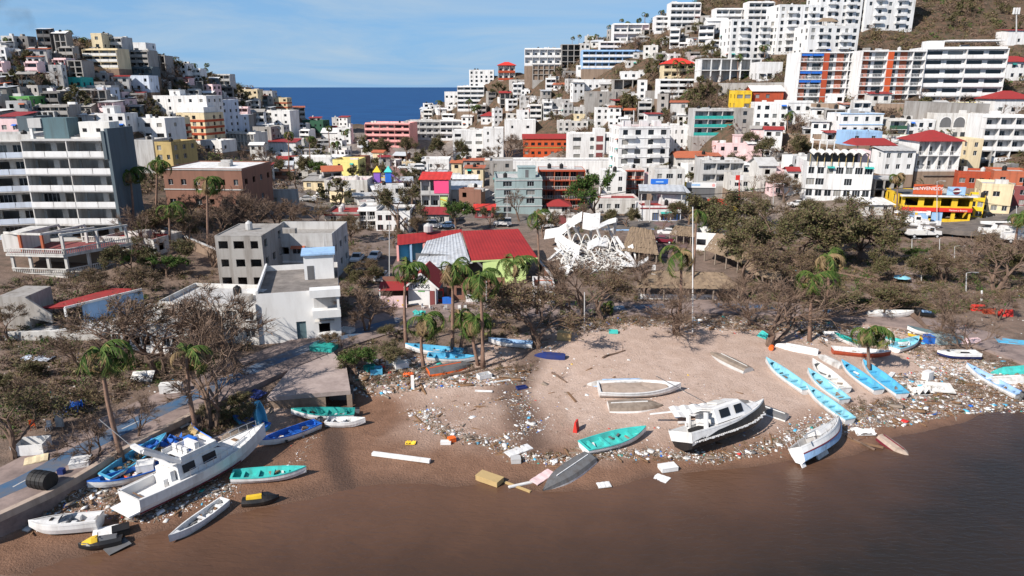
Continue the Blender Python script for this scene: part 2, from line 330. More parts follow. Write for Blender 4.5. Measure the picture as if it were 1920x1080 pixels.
def make_bay():
    nx, ny = 260, 130
    X, Y = np.meshgrid(np.linspace(-260, 260, nx), np.linspace(-200, 160, ny) ** 1)
    V = np.stack([X, Y, np.zeros_like(X)], -1).reshape(-1, 3); i = np.arange(nx * ny).reshape(ny, nx)
    F = np.stack([i[:-1, :-1], i[:-1, 1:], i[1:, 1:], i[1:, :-1]], -1).reshape(-1, 4)
    m, nt, n, l, b = new_mat('murky_bay_water')
    me = np_mesh('bay_water', V, F, [m])
    x, y = V[:, 0], V[:, 1]; z = H(x, np.clip(y, -30, 200))
    deep = np.clip((-z - .15) / 1.6, 0, 1) + np.clip((x - 22) / 45, 0, 1) * .6 * (y < 90)  # grows with depth, and again toward the right whatever the depth
    me.attributes.new('deep', 'FLOAT', 'POINT').data.foreach_set('value', np.clip(deep, 0, 1).astype(np.float32))
    a = n.new('ShaderNodeAttribute'); a.attribute_name = 'deep'; cr = n.new('ShaderNodeValToRGB'); e = cr.color_ramp.elements
    geo = n.new('ShaderNodeNewGeometry')
    nz = n.new('ShaderNodeTexNoise'); nz.inputs['Scale'].default_value = .22; nz.inputs['Detail'].default_value = 5; l.new(geo.outputs['Position'], nz.inputs['Vector'])
    ad = n.new('ShaderNodeMath'); ad.operation = 'MULTIPLY_ADD'; ad.inputs[1].default_value = .5; l.new(nz.outputs['Fac'], ad.inputs[0]); l.new(a.outputs['Fac'], ad.inputs[2])
    sb = n.new('ShaderNodeMath'); sb.operation = 'SUBTRACT'; sb.inputs[1].default_value = .25; l.new(ad.outputs[0], sb.inputs[0])
    l.new(sb.outputs[0], cr.inputs[0]); e[0].position = 0; e[0].color = (.125, .066, .041, 1); e[1].position = 1; e[1].color = (.026, .020, .016, 1); q = e.new(.4); q.color = (.074, .041, .027, 1)
    l.new(cr.outputs[0], b.inputs['Base Color']); b.inputs['Roughness'].default_value = .22; b.inputs['IOR'].default_value = 1.33; b.inputs['Specular IOR Level'].default_value = .38
    wv = n.new('ShaderNodeTexNoise'); wv.inputs['Scale'].default_value = 1.6; wv.inputs['Detail'].default_value = 5; wv.inputs['Distortion'].default_value = .6
    mp = n.new('ShaderNodeMapping'); mp.inputs['Scale'].default_value = (.55, 1.5, 1); mp.inputs['Rotation'].default_value = (0, 0, R(18)); l.new(geo.outputs['Position'], mp.inputs[0]); l.new(mp.outputs[0], wv.inputs['Vector'])
    bp = n.new('ShaderNodeBump'); bp.inputs['Strength'].default_value = .42; bp.inputs['Distance'].default_value = .18; l.new(wv.outputs['Fac'], bp.inputs['Height']); l.new(bp.outputs[0], b.inputs['Normal'])
    return structure(link('bay_water', me))
make_bay()

def make_ocean():
    m, nt, n, l, b = new_mat('deep_blue_ocean')
    geo = n.new('ShaderNodeNewGeometry'); nz = n.new('ShaderNodeTexNoise'); nz.inputs['Scale'].default_value = .035; nz.inputs['Detail'].default_value = 8; nz.inputs['Roughness'].default_value = .7
    mp = n.new('ShaderNodeMapping'); mp.inputs['Scale'].default_value = (.5, 1, 1); l.new(geo.outputs['Position'], mp.inputs[0]); l.new(mp.outputs[0], nz.inputs['Vector'])
    cr = n.new('ShaderNodeValToRGB'); e = cr.color_ramp.elements; e[0].position = .35; e[0].color = (.006, .045, .15, 1); e[1].position = .7; e[1].color = (.016, .085, .23, 1); l.new(nz.outputs['Fac'], cr.inputs[0])
    l.new(cr.outputs[0], b.inputs['Base Color']); b.inputs['Roughness'].default_value = .55; b.inputs['Specular IOR Level'].default_value = .10
    mb = MB(); mb.quad((-160000, 300, 0), (160000, 300, 0), (160000, 300000, 0), (-160000, 300000, 0))
    return structure(mb.build('ocean', m))
make_ocean()

def spline(pts, step=2.0):
    out = []; P = [Vector((*p[:2], 0)) for p in pts]
    for i in range(len(P) - 1):
        a, b, c, d = P[max(i-1, 0)], P[i], P[i+1], P[min(i+2, len(P)-1)]; n = max(2, int((c - b).length / step))
        for k in range(n):
            t = k / n; out.append(.5 * ((2*b) + (c-a)*t + (2*a-5*b+4*c-d)*t*t + (-a+3*b-3*c+d)*t**3))
    out.append(P[-1]); return out
def ribbon(name, pts, w0, w1, off, m, thick=.6, parent=None, zs=None, step=2.0):     # a strip between offsets w0..w1 right of a centre line
    S = spline(pts, step); mb = MB(); L = []
    cz = [zs if zs is not None else hz(p.x, p.y) for p in S]
    cz = [sum(cz[max(0, i-3):i+4]) / len(cz[max(0, i-3):i+4]) for i in range(len(cz))]
    for i, p in enumerate(S):
        d = (S[min(i+1, len(S)-1)] - S[max(i-1, 0)]).normalized(); nr = Vector((d.y, -d.x, 0))
        a, c = p + nr * w0, p + nr * w1; z = cz[i] + off
        if zs is None: z = max(z, hz(a.x, a.y) + off * .5, hz(c.x, c.y) + off * .5)
        L.append((Vector((a.x, a.y, z)), Vector((c.x, c.y, z))))
    dn = Vector((0, 0, -thick))
    for (a, c), (e, f) in zip(L[:-1], L[1:]):
        mb.quad(a, e, f, c)
        mb.quad(c, f, f + dn, c + dn); mb.quad(e, a, a + dn, e + dn)
    for (a, c) in (L[0], L[-1]): mb.quad(a, c, c + dn, a + dn)
    o = mb.build(name, m, parent); o['kind'] = 'structure'
    if parent: del o['kind']
    return o, L
prom_m = mat('sandy', .9, .5, .3, .2, .5)
def tint(name, c0, c1, sc=.5, rough=.9, c2=None):
    m, nt, n, l, b = new_mat(name); geo = n.new('ShaderNodeNewGeometry')
    a = n.new('ShaderNodeTexNoise'); a.inputs['Scale'].default_value = sc; a.inputs['Detail'].default_value = 7; a.inputs['Roughness'].default_value = .7; l.new(geo.outputs['Position'], a.inputs['Vector'])
    cr = n.new('ShaderNodeValToRGB'); e = cr.color_ramp.elements; e[0].position = .36; e[0].color = (*c0, 1); e[1].position = .66; e[1].color = (*c1, 1); l.new(a.outputs['Fac'], cr.inputs[0])
    l.new(cr.outputs[0], b.inputs['Base Color']); b.inputs['Roughness'].default_value = rough; b.inputs['Specular IOR Level'].default_value = .25
    bp = n.new('ShaderNodeBump'); bp.inputs['Strength'].default_value = .3; bp.inputs['Distance'].default_value = .05; l.new(a.outputs['Fac'], bp.inputs['Height']); l.new(bp.outputs[0], b.inputs['Normal'])
    return m
M_PROM = tint('dusty_promenade_concrete', (.31, .235, .21), (.17, .13, .12), .55)
M_LANE = tint('worn_blue_lane_paint', (.045, .115, .22), (.13, .125, .135), .5)
M_ROAD = tint('dusty_asphalt', (.10, .09, .085), (.20, .17, .15), .35)
M_STREET = tint('dirt_street', (.22, .165, .14), (.12, .09, .075), .4)
prom, L1 = ribbon('promenade', PROM_L, -3.2, 4.6, .12, M_PROM, 3.0, zs=2.25)
lane, _ = ribbon('cycle_lane', PROM_L, -.2, 2.0, .126, M_LANE, .05, prom, zs=2.25)
kerb, _ = ribbon('kerb', PROM_L[:4], 4.2, 4.75, .28, mat('sandy', .9, .5), .6, prom, zs=2.25)
S = spline(PROM_L, 3.0); dm = None
for i in range(2, len(S) - 1, 3):
    d = (S[i+1] - S[i]).normalized(); nr = Vector((d.y, -d.x, 0)); p = S[i] + nr * .9
    if dm is None: dm = MB().box(-.9, .9, -.07, .07, 0, .004).mesh('lane_dash', mat('palegrey', .9, .5))
    link('lane_dash', dm, prom, (p.x, p.y, 2.25 + .131), (0, 0, math.atan2(d.y, d.x)))
prom2, L2 = ribbon('seafront_path', PROM_R, -3.4, 3.2, .10, M_PROM, 1.2)
lane2, _ = ribbon('cycle_lane', PROM_R, -1.8, .2, .112, M_LANE, .08, prom2)
mid_pts = [PROM_L[-1]] + ground_line([(860,580),(1000,581)]) + [PROM_R[0]]
prom3, _ = ribbon('seafront_path', mid_pts, -3.3, 3.4, .09, M_PROM, 1.2)
ribbon('street', ground_line([(700,585),(722,545),(722,500),(712,455),(735,415),(800,405)]), -4.2, 4.2, .10, M_STREET, 1.0)
BLVD = ground_line([(620,415),(800,408),(960,408),(1130,416),(1290,424),(1480,430),(1700,432)]); TOWN_ROAD = ground_line([(690,335),(760,330),(860,322),(960,315),(1040,330)])
road_main, _ = ribbon('boulevard', ground_line([(620,415),(800,408),(960,408),(1130,416),(1290,424),(1480,430),(1700,432),(1850,436),(1990,440)]), -5.5, 5.5, .10, M_ROAD, 1.0)
ribbon('hill_street', ground_line([(1790,430),(1850,412),(1900,392),(1960,368),(2020,345)]), -3.6, 3.6, .16, M_ROAD, 1.0)
ribbon('plaza', ground_line([(1215,480),(1240,446),(1280,420)]), -6.5, 6.5, .12, tint('plaza_paving', (.20, .13, .125), (.13, .09, .085), .6), 1.0)
ribbon('town_road', ground_line([(690,335),(760,330),(860,322),(960,315),(1040,330)]), -4, 4, .12, M_ROAD, 1.0)
ribbon('ramp_to_cove', ground_line([(760,332),(735,305),(715,280),(700,268)]), -5, 5, .12, tint('pink_paving', (.30, .17, .15), (.18, .11, .10), .3), 1.0)
ribbon('park_path', ground_line([(1640,600),(1690,560),(1712,520),(1720,490),(1790,480),(1850,478)]), -1.5, 1.5, .10, M_PROM, .8)
# culvert deck where the stream leaves the town
cq = [at_z(500,745,2.42), at_z(657,732,2.42), at_z(650,690,2.42), at_z(625,660,2.42), at_z(540,695,2.42)]
mb = MB(); mb.prism([(p.x, p.y) for p in cq], 1.95, 2.42); culvert = structure(mb.build('culvert_deck', tint('pale_culvert_concrete', (.42, .335, .305), (.28, .22, .20), .6)))
mb = MB(); a, b_ = at_z(503,745,2.42), at_z(608,736.3,2.42); mb.bar((a.x, a.y+.35, .93), (b_.x, b_.y+.35, .93), .5, 2.03); mb.build('stone_abutment', mat('stonewall', .9, .6, .6), culvert)
a, b_ = at_z(648,733,2.42), at_z(658,732.3,2.42); MB().bar((a.x, a.y+.35, .93), (b_.x, b_.y+.35, .93), .6, 2.03).build('stone_abutment', mat('stonewall', .9, .6, .6), culvert)
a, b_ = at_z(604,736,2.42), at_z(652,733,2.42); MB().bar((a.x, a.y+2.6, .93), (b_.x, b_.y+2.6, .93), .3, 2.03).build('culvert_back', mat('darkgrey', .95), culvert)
# ------------------------------------------------------------------ building kit
_pane = {}
def pane_mesh(w, h, fr='alum', muntin=1, detail=True):
    k = (round(w, 2), round(h, 2), fr, muntin, detail)
    if k not in _pane:
        mb = MB(); mb.quad((-w/2, 0, 0), (w/2, 0, 0), (w/2, 0, h), (-w/2, 0, h))
        if detail:
            mb.k = 1; t = .055
            for i in range(muntin + 2):
                x = -w/2 + i * w / (muntin + 1); mb.box(x - t/2, x + t/2, -.05, -.005, 0, h)
            mb.box(-w/2, w/2, -.045, -.004, 0, t); mb.box(-w/2, w/2, -.045, -.004, h - t, h)
        _pane[k] = mb.mesh('window', [glass(), mat(fr, .5, .2, 0)])
    return _pane[k]
def facade(mb, W, z0, z1, openings, M, rev=.25):   # a wall in the local xz plane (x 0..W, outward -y) with real openings and reveals
    xs = sorted({0, W} | {o[0] for o in openings} | {o[1] for o in openings}); zs = sorted({z0, z1} | {o[2] for o in openings} | {o[3] for o in openings})
    q = lambda x, y, z: tuple(M @ Vector((x, y, z)))
    for i in range(len(xs) - 1):
        for j in range(len(zs) - 1):
            cx, cz = (xs[i] + xs[i+1]) / 2, (zs[j] + zs[j+1]) / 2
            if any(o[0] < cx < o[1] and o[2] < cz < o[3] for o in openings): continue
            mb.quad(q(xs[i], 0, zs[j]), q(xs[i+1], 0, zs[j]), q(xs[i+1], 0, zs[j+1]), q(xs[i], 0, zs[j+1]))
    for a, b, c, d in openings:
        mb.quad(q(a, 0, c), q(b, 0, c), q(b, rev, c), q(a, rev, c)); mb.quad(q(a, rev, d), q(b, rev, d), q(b, 0, d), q(a, 0, d))
        mb.quad(q(a, 0, d), q(a, 0, c), q(a, rev, c), q(a, rev, d)); mb.quad(q(b, 0, c), q(b, 0, d), q(b, rev, d), q(b, rev, c))
FOOT = []                                          # footprints (x, y, radius) already taken
BOXES = []                                         # picture boxes of built things, used only to phrase labels of small houses
_tank = {}
def tank_mesh(c):
    if c not in _tank:
        mb = MB(); mb.tube([(0,0,0),(0,0,.1),(0,0,1.05),(0,0,1.25),(0,0,1.36),(0,0,1.46)], [.5,.55,.55,.42,.2,.16], 10); _tank[c] = mb.mesh('water_tank', mat(c, .5, .3, 0))
    return _tank[c]
def building(label, x0, x1, yt, yb, fl, d=9., rot=0., wall='white', style='win', bays=0, ww=1.3, wh=1.25, sill=.95, roof='flat', roofc='palegrey', trim=None, Y=None, cat='building', name='building',
             group=None, tanks=0, pent=0, rail=None, railc=None, open_floors=0, void=0., frame='alum', proj=1.2, sides=True, door=None, parapet=.6, slabc=None, sidec=None, band=None, sw=None, top=True, backc=None, seed=None, blank_front=False, fh=None):
    cx = (x0 + x1) / 2; p = at(cx, yb, Y) if Y else G(cx, yb)
    if Y and Y > 200:
        q_ = G(cx, yb)
        if abs(q_.y - Y) < .34 * Y: p = q_
    elif Y and hz(p.x, p.y) > p.z + .4: p = G(cx, yb)
    s = mpp(p)
    W = max(3., (x1 - x0) * s); Hh = max(2.4, (yb - yt) * s / (CP + .02)); par = parapet if roof == 'flat' else 0
    fh = fh or max(2.2, (Hh - par) / fl); Hh = fh * fl
    r = rng if seed is None else random.Random(seed)
    root = thing(name, label, cat, p, R(rot), group)
    ca, sa = math.cos(R(rot)), math.sin(R(rot))
    def wpt(x, y): return p.x + x*ca - y*sa, p.y + x*sa + y*ca
    low = min(hz(*wpt(x, y)) for x in (-W/2, 0, W/2) for y in (0, d/2, d)) - p.z - .6
    deep = min(low, -.3); base = max(deep, -.45); far = p.y > 205
    c = wpt(0, d/2); FOOT.append((c[0], c[1], math.hypot(W, d) / 2)); BOXES.append((x0, x1, yt, yb, label, root))
    wm = mat(wall, .85, .65 if wall in ('concrete', 'dirtywhite', 'palegrey') else .42); sm = mat(slabc or wall, .85, .4)
    nb = bays or max(1, int(round(W / 3.0))); bw = W / nb
    if deep < base - .05: MB().box(-W/2 - .08, W/2 + .08, -.08, d + .08, deep, base + .01).build('foundation', mat('stonewall' if wall not in ('concrete', 'palegrey') else 'concrete', .95, .6, .4), root)
    mb = MB(); panes = []
    def put(M, w, a, b_, c_, d_, rev):
        panes.append((M @ Matrix.Translation(Vector(((a + b_) / 2, rev - .02, c_))), b_ - a, d_ - c_))
    FR = Matrix.Translation((-W/2, 0, 0)); LF = Matrix.Translation((-W/2, d, 0)) @ Matrix.Rotation(R(-90), 4, 'Z'); RT = Matrix.Translation((W/2, 0, 0)) @ Matrix.Rotation(R(90), 4, 'Z'); BK = Matrix.Translation((W/2, d, 0)) @ Matrix.Rotation(R(180), 4, 'Z')
    gal = style in ('bal', 'frame', 'gallery'); rec = proj if style in ('bal', 'gallery') else 0
    ops = []
    w_ = min(ww, bw * .82)
    if style == 'bal': w_ = bw * .74
    for f in range(fl):
        z = f * fh
        for i in range(nb):
            xc = (i + .5) * bw
            if style == 'win':
                if blank_front or r.random() < .1: continue
                w_ = min(ww, bw * .82) * r.uniform(.75, 1.12)
                h_ = min(wh, fh * .6); sl = min(sill, fh - h_ - .35)
                if f == 0 and door == i: ops.append((xc - .5, xc + .5, .02, min(2.1, fh - .3))); continue
                ops.append((xc - w_/2, xc + w_/2, z + sl, z + sl + h_))
            elif style in ('bal', 'gallery'):
                ops.append((xc - w_/2, xc + w_/2, z + .1, z + min(2.15, fh - .35)))
    if style == 'frame':
        for f in range(fl):
            z = f * fh
            MB().box(-W/2, W/2, 0, d, z + fh - .28, z + fh).build('floor_slab', sm, root)
        nd = max(1, int(d / 4.5)); cm = None
        for i in range(nb + 1):
            for j in range(nd + 1):
                if 0 < j < nd and 0 < i < nb: continue
                x, y = -W/2 + .25 + i * (W - .5) / nb, .25 + j * (d - .5) / nd
                MB().box(x - .2, x + .2, y - .2, y + .2, base, fl * fh - .29).build('column', sm, root)
        bm_ = mat(backc or wall, .85, .5)
        mbk = MB(); facade(mbk, W - .8, base, fl * fh - .3, [], Matrix.Translation((-W/2 + .4, d * .55, 0)));
        for i in range(0, nb + 1, 2):
            x = -W/2 + .4 + i * (W - .8) / nb; mbk.box(x - .08, x + .08, .6, d * .55 - .01, base + .01, fl * fh - .31)
        mbk.build('wall', bm_, root)
        mbk = MB(); facade(mbk, d - .9, base, fl * fh - .3, [], LF @ Matrix.Translation((.45, .12, 0))); facade(mbk, d - .9, base, fl * fh - .3, [], RT @ Matrix.Translation((.45, .12, 0))); mbk.build('side_wall', bm_, root)
    else:
        if style in ('bal', 'gallery'):
            F2 = Matrix.Translation((-W/2, rec, 0)); facade(mb, W, base, Hh, ops, F2)
            for o in ops: put(F2, W, *o, .25)
            facade(mb, d - rec, base, Hh, [], LF); facade(mb, d - rec, base, Hh, [], RT @ Matrix.Translation((rec, 0, 0)))
        else:
            facade(mb, W, base, Hh, ops, FR)
            for o in ops: put(FR, W, *o, .25)
            sb = max(1, int(round(d / 3.6))); sbw = d / sb; so = []
            if sides and style == 'win':
                for f in range(fl):
                    for i in range(sb):
                        if r.random() < .3: continue
                        xc = (i + .5) * sbw; w2 = min(sw or ww, sbw * .6, 1.4); h_ = min(wh, fh * .6); sl = min(sill, fh - h_ - .35); so.append((xc - w2/2, xc + w2/2, f*fh + sl, f*fh + sl + h_))
            vis = LF if p.x + 0.0 > (p.y * math.tan(R(-rot))) else RT
            for Mx in (LF, RT):
                facade(mb, d, base, Hh, so if Mx is vis else [], Mx)
                if Mx is vis:
                    for o in so: put(Mx, d, *o, .25)
        facade(mb, W, base, Hh, [], BK)
        mb.build('wall', wm, root)
        for M, w, h_ in panes:
            if r.random() < void: continue
            if not far and style == 'win' and r.random() < .14: q = M @ Vector((0, -.45, -.75)); MB().box(-.4, .4, -.2, .2, 0, .5).build('air_conditioner', mat('palegrey', .7, .4), root).location = q
            if style == 'win' and r.random() < .05: aw = MB().quad((-w*.6, -.2, h_ + .25), (w*.6, -.2, h_ + .25), (w*.6, -1.0, h_ - .15), (-w*.6, -1.0, h_ - .15)).build('awning', mat(r.choice(['blue', 'terracotta', 'palegrey', 'teal']), .8, .4), root); aw.matrix_local = M
            o = link('window', pane_mesh(round(w*4)/4, h_, frame, 1 if w < 1.6 else (2 if w < 2.6 else 3), not far), root); o.matrix_local = M
    tm = mat(trim or wall, .85, .3)
    if style in ('bal', 'gallery'):
        rm = mat(railc or wall, .8, .3)
        for f in range(fl + (1 if roof == 'flat' else 0)):
            z = f * fh
            if z > 0 or True: MB().box(-W/2 - .05, W/2 + .05, -.05, rec - .003, z - .2, z + .02).build('floor_slab', tm, root)
            if f < fl:
                if f >= (1 if open_floors else 0):
                    if rail == 'bars':
                        rb = MB(); rb.box(-W/2, W/2, -.02, .03, z + .92, z + 1.0)
                        n_ = int(W / .45)
                        for i in range(n_ + 1): x = -W/2 + .05 + i * (W - .1) / n_; rb.box(x - .04, x + .04, -.01, .025, z + .02, z + .92)
                        o = rb.build('railing', rm, root)
                    elif rail != 'none':
                        for i in range(nb):
                            x = -W/2 + i * bw; MB().box(x + .06, x + bw - .06, -.1, .02, z + .021, z + 1.0).build('balcony', rm, root)
                for i in range(nb + 1):
                    if i % 2 == 0 or i == nb or style == 'gallery':
                        x = -W/2 + i * bw; x = min(max(x, -W/2 + .1), W/2 - .1)
                        MB().box(x - .09, x + .09, .025, rec - .004, z + .022, z + fh - .2).build('partition', wm, root)
        if base < -.1: MB().box(-W/2, W/2, .0, rec, base, -.2).build('base', wm, root)
    if band:
        for f in range(fl):
            MB().box(-W/2 - .12, W/2 + .12, -.12, -.004, f*fh - .35, f*fh + .55).build('band', mat(band, .8, .3), root)
            MB().box(W/2 + .004, W/2 + .12, -.12, d, f*fh - .35, f*fh + .55).build('band', mat(band, .8, .3), root)
    if trim and style == 'win':
        for f in range(1, fl + 1): MB().box(-W/2 - .15, W/2 + .15, -.15, -.003, f*fh - .12, f*fh + .1).build('cornice', tm, root)
    rm = mat(roofc, .9, .6)
    if roof == 'flat' and top:
        MB().box(-W/2 + .01, W/2 - .01, rec + .01 if gal else .01, d - .01, Hh - .05, Hh + .02).build('roof', rm, root)
        if par and style != 'frame':
            pb = MB(); y0 = -.02 if not gal else rec
            pb.box(-W/2, W/2, y0, y0 + .15, Hh + .022, Hh + par); pb.box(-W/2, W/2, d - .15, d, Hh + .022, Hh + par); pb.box(-W/2, -W/2 + .15, y0 + .151, d - .151, Hh + .022, Hh + par); pb.box(W/2 - .15, W/2, y0 + .151, d - .151, Hh + .022, Hh + par)
            pb.build('parapet', wm, root)
    elif roof == 'gable':                          # ridge runs along the front
        o = .5; rh = d * .22; pb = MB(); t = .14
        for sgn in (0, 1):
            ya, yb2 = (-o, d/2) if sgn == 0 else (d + o, d/2)
            za = Hh - .05
            pb.quad((-W/2-o, ya, za), (W/2+o, ya, za), (W/2+o, yb2, za+rh), (-W/2-o, yb2, za+rh)); pb.quad((-W/2-o, ya, za+t), (W/2+o, ya, za+t), (W/2+o, yb2, za+rh+t), (-W/2-o, yb2, za+rh+t)); pb.quad((-W/2-o, ya, za), (W/2+o, ya, za), (W/2+o, ya, za+t), (-W/2-o, ya, za+t))
        pb.build('roof', mat(roofc, .85, .35, .5), root)
        gb = MB(); 
        for x in (-W/2, W/2): gb.quad((x, 0, Hh), (x, d, Hh), (x, d/2, Hh + rh - .1))
        gb.build('gable', wm, root)
    elif roof == 'hip':
        o = .6; rh = min(d, W) * .25; pb = MB(); a = [(-W/2-o, -o, Hh), (W/2+o, -o, Hh), (W/2+o, d+o, Hh), (-W/2-o, d+o, Hh)]; k = min(W, d) / 2 + o
        rA, rB = (-W/2-o+k, d/2, Hh+rh), (W/2+o-k, d/2, Hh+rh)
        if W < d: rA, rB = (0, -o + k, Hh+rh), (0, d + o - k, Hh+rh); pb.quad(a[0], a[1], rA); pb.quad(a[1], a[2], rB, rA); pb.quad(a[2], a[3], rB); pb.quad(a[3], a[0], rA, rB)
        else: pb.quad(a[0], a[1], rB, rA); pb.quad(a[1], a[2], rB); pb.quad(a[2], a[3], rA, rB); pb.quad(a[3], a[0], rA)
        pb.quad(*[(x, y, z - .15) for x, y, z in a])
        for i in range(4): q1, q2 = a[i], a[(i+1) % 4]; pb.quad((q1[0], q1[1], Hh - .15), (q2[0], q2[1], Hh - .15), q2, q1)
        pb.build('roof', mat(roofc, .85, .35, .5), root)
    elif roof == 'shed':
        pb = MB(); o = .5; n_ = max(6, int(W / .6)); rh = d * .13
        for i in range(n_):
            xa, xb = -W/2 - o + i * (W + 2*o) / n_, -W/2 - o + (i+1) * (W + 2*o) / n_; zz = .05 * (i % 2)
            pb.quad((xa, -o, Hh + zz), (xb, -o, Hh + .05 - zz), (xb, d + o, Hh + rh + .05 - zz), (xa, d + o, Hh + rh + zz))
        pb.build('roof', mat(roofc, .6, .5, 0), root)
        MB().quad((-W/2, d, Hh), (W/2, d, Hh), (W/2, d, Hh + rh)).build('gable', wm, root)
    if roof == 'flat' and style != 'frame' and top:
        for i in range(1 + int(W / 9)):
            if r.random() < .7:
                x, y = r.uniform(-W*.4, W*.4), r.uniform(d*.25, d*.8); a = r.uniform(.5, 1.4); MB().box(x - a, x + a, y - .6, y + .6, Hh + .021, Hh + r.uniform(.5, 1.5)).build('rooftop_unit', mat(r.choice(['dirtywhite', 'palegrey', 'concrete', 'white']), .9, .6), root)
        tanks = tanks or r.choice([0, 0, 1, 2])
    for i in range(tanks):
        link('water_tank', tank_mesh('black' if r.random() < .7 else 'palegrey'), root, (r.uniform(-W*.35, W*.35), r.uniform(d*.3, d*.7), Hh + .02))
    if pent:
        pw, pd = min(4.5, W * .4), min(4., d * .5); px_ = -W*.2 if pent == 1 else W*.2
        MB().box(px_ - pw/2, px_ + pw/2, d*.35, d*.35 + pd, Hh + .021, Hh + 2.6).box(px_ - pw/2 - .2, px_ + pw/2 + .2, d*.35 - .2, d*.35 + pd + .2, Hh + 2.601, Hh + 2.78).build('stair_house', wm, root)
        dd = MB().quad((-.45, 0, 0), (.45, 0, 0), (.45, 0, 2), (-.45, 0, 2)).build('door', mat('darkgrey', .6), root); dd.location = (px_, d*.35 - .004, Hh + .05)
    root['_w'] = W; root['_h'] = Hh; root['_f'] = fh
    return root
def part_box(root, name, m, *b, M=None): return MB().box(*b, M=M).build(name, m, root)
def sign_text(root, txt, size, M, m, name='lettering', depth=.03):
    cu = bpy.data.curves.new(name, 'FONT'); cu.body = txt; cu.size = size; cu.extrude = depth; cu.align_x = 'CENTER'; cu.align_y = 'CENTER'
    cu.materials.append(m); tmp = bpy.data.objects.new(name, cu); COL.objects.link(tmp); bpy.context.view_layer.update()
    me = bpy.data.meshes.new_from_object(tmp.evaluated_get(bpy.context.evaluated_depsgraph_get())); bpy.data.objects.remove(tmp)
    o = link(name, me, root); o.matrix_local = M @ Matrix.Rotation(R(90), 4, 'X'); return o
# ------------------------------------------------------------------ the town, building by building
B = building
W_ = 'white'
# --- big hotel on the left, its front stripped by the storm
hotel = B('ruined white hotel with open rooms and long balcony panels on the left', 72, 236, 266, 450, 6, d=6.5, Y=133, wall='dirtywhite', style='bal', bays=4, proj=2.8, void=.9, slabc='white', trim='palegrey', railc='white', roofc='palegrey', parapet=.3, cat='hotel', name='hotel', open_floors=1)
w, h, f = hotel['_w'], hotel['_h'], hotel['_f']
part_box(hotel, 'end_wall', mat('slate', .9, .4), w/2 + .06, w/2 + .6, -1.7, 6.6, -6, h + 2.0); part_box(hotel, 'end_wall', mat('slate', .9, .4), w/2 - .5, w/2 + .05, -1.9, -1.4, h - f - .2, h + 1.6)  # slate tone carries the shade of the side turned from the sun
part_box(hotel, 'rooftop_room', mat('tealgrey', .9, .5), -5.2, -.8, 2.6, 6, h + .03, h + 3.6); part_box(hotel, 'rooftop_room', mat('pale', .9, .5), 1.0, 6.4, 2.9, 6.2, h + .03, h + 2.9); part_box(hotel, 'rooftop_hood', mat('palegrey', .9, .5), -7.6, -5.3, 2.4, 5.5, h + 1.9, h + 3.5)
part_box(hotel, 'rooftop_post', mat('white', .9, .5), -7.5, -7.1, 2.5, 2.9, h + .03, h + 1.9); part_box(hotel, 'parapet_wall', mat('white', .9, .4), -w/2, -7.7, 3.0, 3.2, h + .03, h + 2.0)
for i in range(2): part_box(hotel, 'opening_shade_panel', mat('black'), 1.6 + i*2.4, 2.3 + i*2.4, 2.85, 2.89, h + 1.2, h + 1.8)  # black panels paint the dark of openings onto the room front
wing = B('curved left wing of the ruined white hotel with solid balcony bands', -75, 74, 262, 452, 6, d=12, Y=128, rot=16, style='bal', bays=4, proj=2.2, railc='bluewhite', wall='dirtywhite', roofc='palegrey', parapet=1.0, cat='hotel', name='hotel', void=.3)
# --- right-hand hillside apartments
apA = B('apartment block with red brick panels and blue awnings above the stone wall', 1492, 1604, 103, 196, 6, d=12, Y=226, style='bal', bays=5, rail='bars', railc='white', wall='white', trim='white', roofc='palegrey', parapet=.2, cat='apartments', name='apartment_block')
apB = B('middle apartment block with orange panels beside the blue awning block', 1606, 1724, 101, 192, 6, d=12, Y=227, style='bal', bays=5, rail='bars', railc='white', wall='white', trim='white', roofc='palegrey', parapet=.2, cat='apartments', name='apartment_block')
for ap, cols in ((apA, (1.9,)), (apB, (2.0,))):
    w, h, f = ap['_w'], ap['_h'], ap['_f']
    for i in range(6):
        for c in cols: x = -w/2 + c * w/5; part_box(ap, 'panel', mat('rust' if ap is apA else 'orange', .8, .3), x, x + w/11, -.14, .0, i*f + .03, i*f + f - .22)
        for x0_ in (-w/2 + .4, w*.12): part_box(ap, 'back_panel', mat('terracotta', .8, .3), x0_, x0_ + 2.2, 1.1, 1.19, i*f + .03, i*f + f - .3)
        if ap is apA and i in (2, 3, 5): 
            for x0_ in (-w/2 + .3, -w/2 + w*.2): part_box(ap, 'awning', mat('blue', .8), x0_, x0_ + w*.17, -.35, -.15, i*f + f*.6, i*f + f*.85)
    for i in range(5): x = -w/2 + .3 + i*(w-.6)/4; part_box(ap, 'pillar', mat('white'), x - .2, x + .2, -.1, .3, -f*.9, -.21)
apC = B('white six-storey apartment block with yellowish ground floor at the far right', 1727, 1868, 96, 198, 6, d=14, Y=222, rot=-8, style='bal', bays=4, rail='solid', wall='white', trim='white', roofc='white', parapet=.6, cat='apartments', name='apartment_block')
w, h, f = apC['_w'], apC['_h'], apC['_f']
part_box(apC, 'rooftop_canopy', mat('white', .8), -w*.25, w*.46, .5, 7, h + 2.2, h + 2.6); part_box(apC, 'stair_house', mat('white'), -w*.48, -w*.28, 1, 6, h + .03, h + 2.4); part_box(apC, 'base', mat('paleyellow', .8), -w/2 + .1, w/2 - .1, -.3, -.1, -1.6, f*.3)
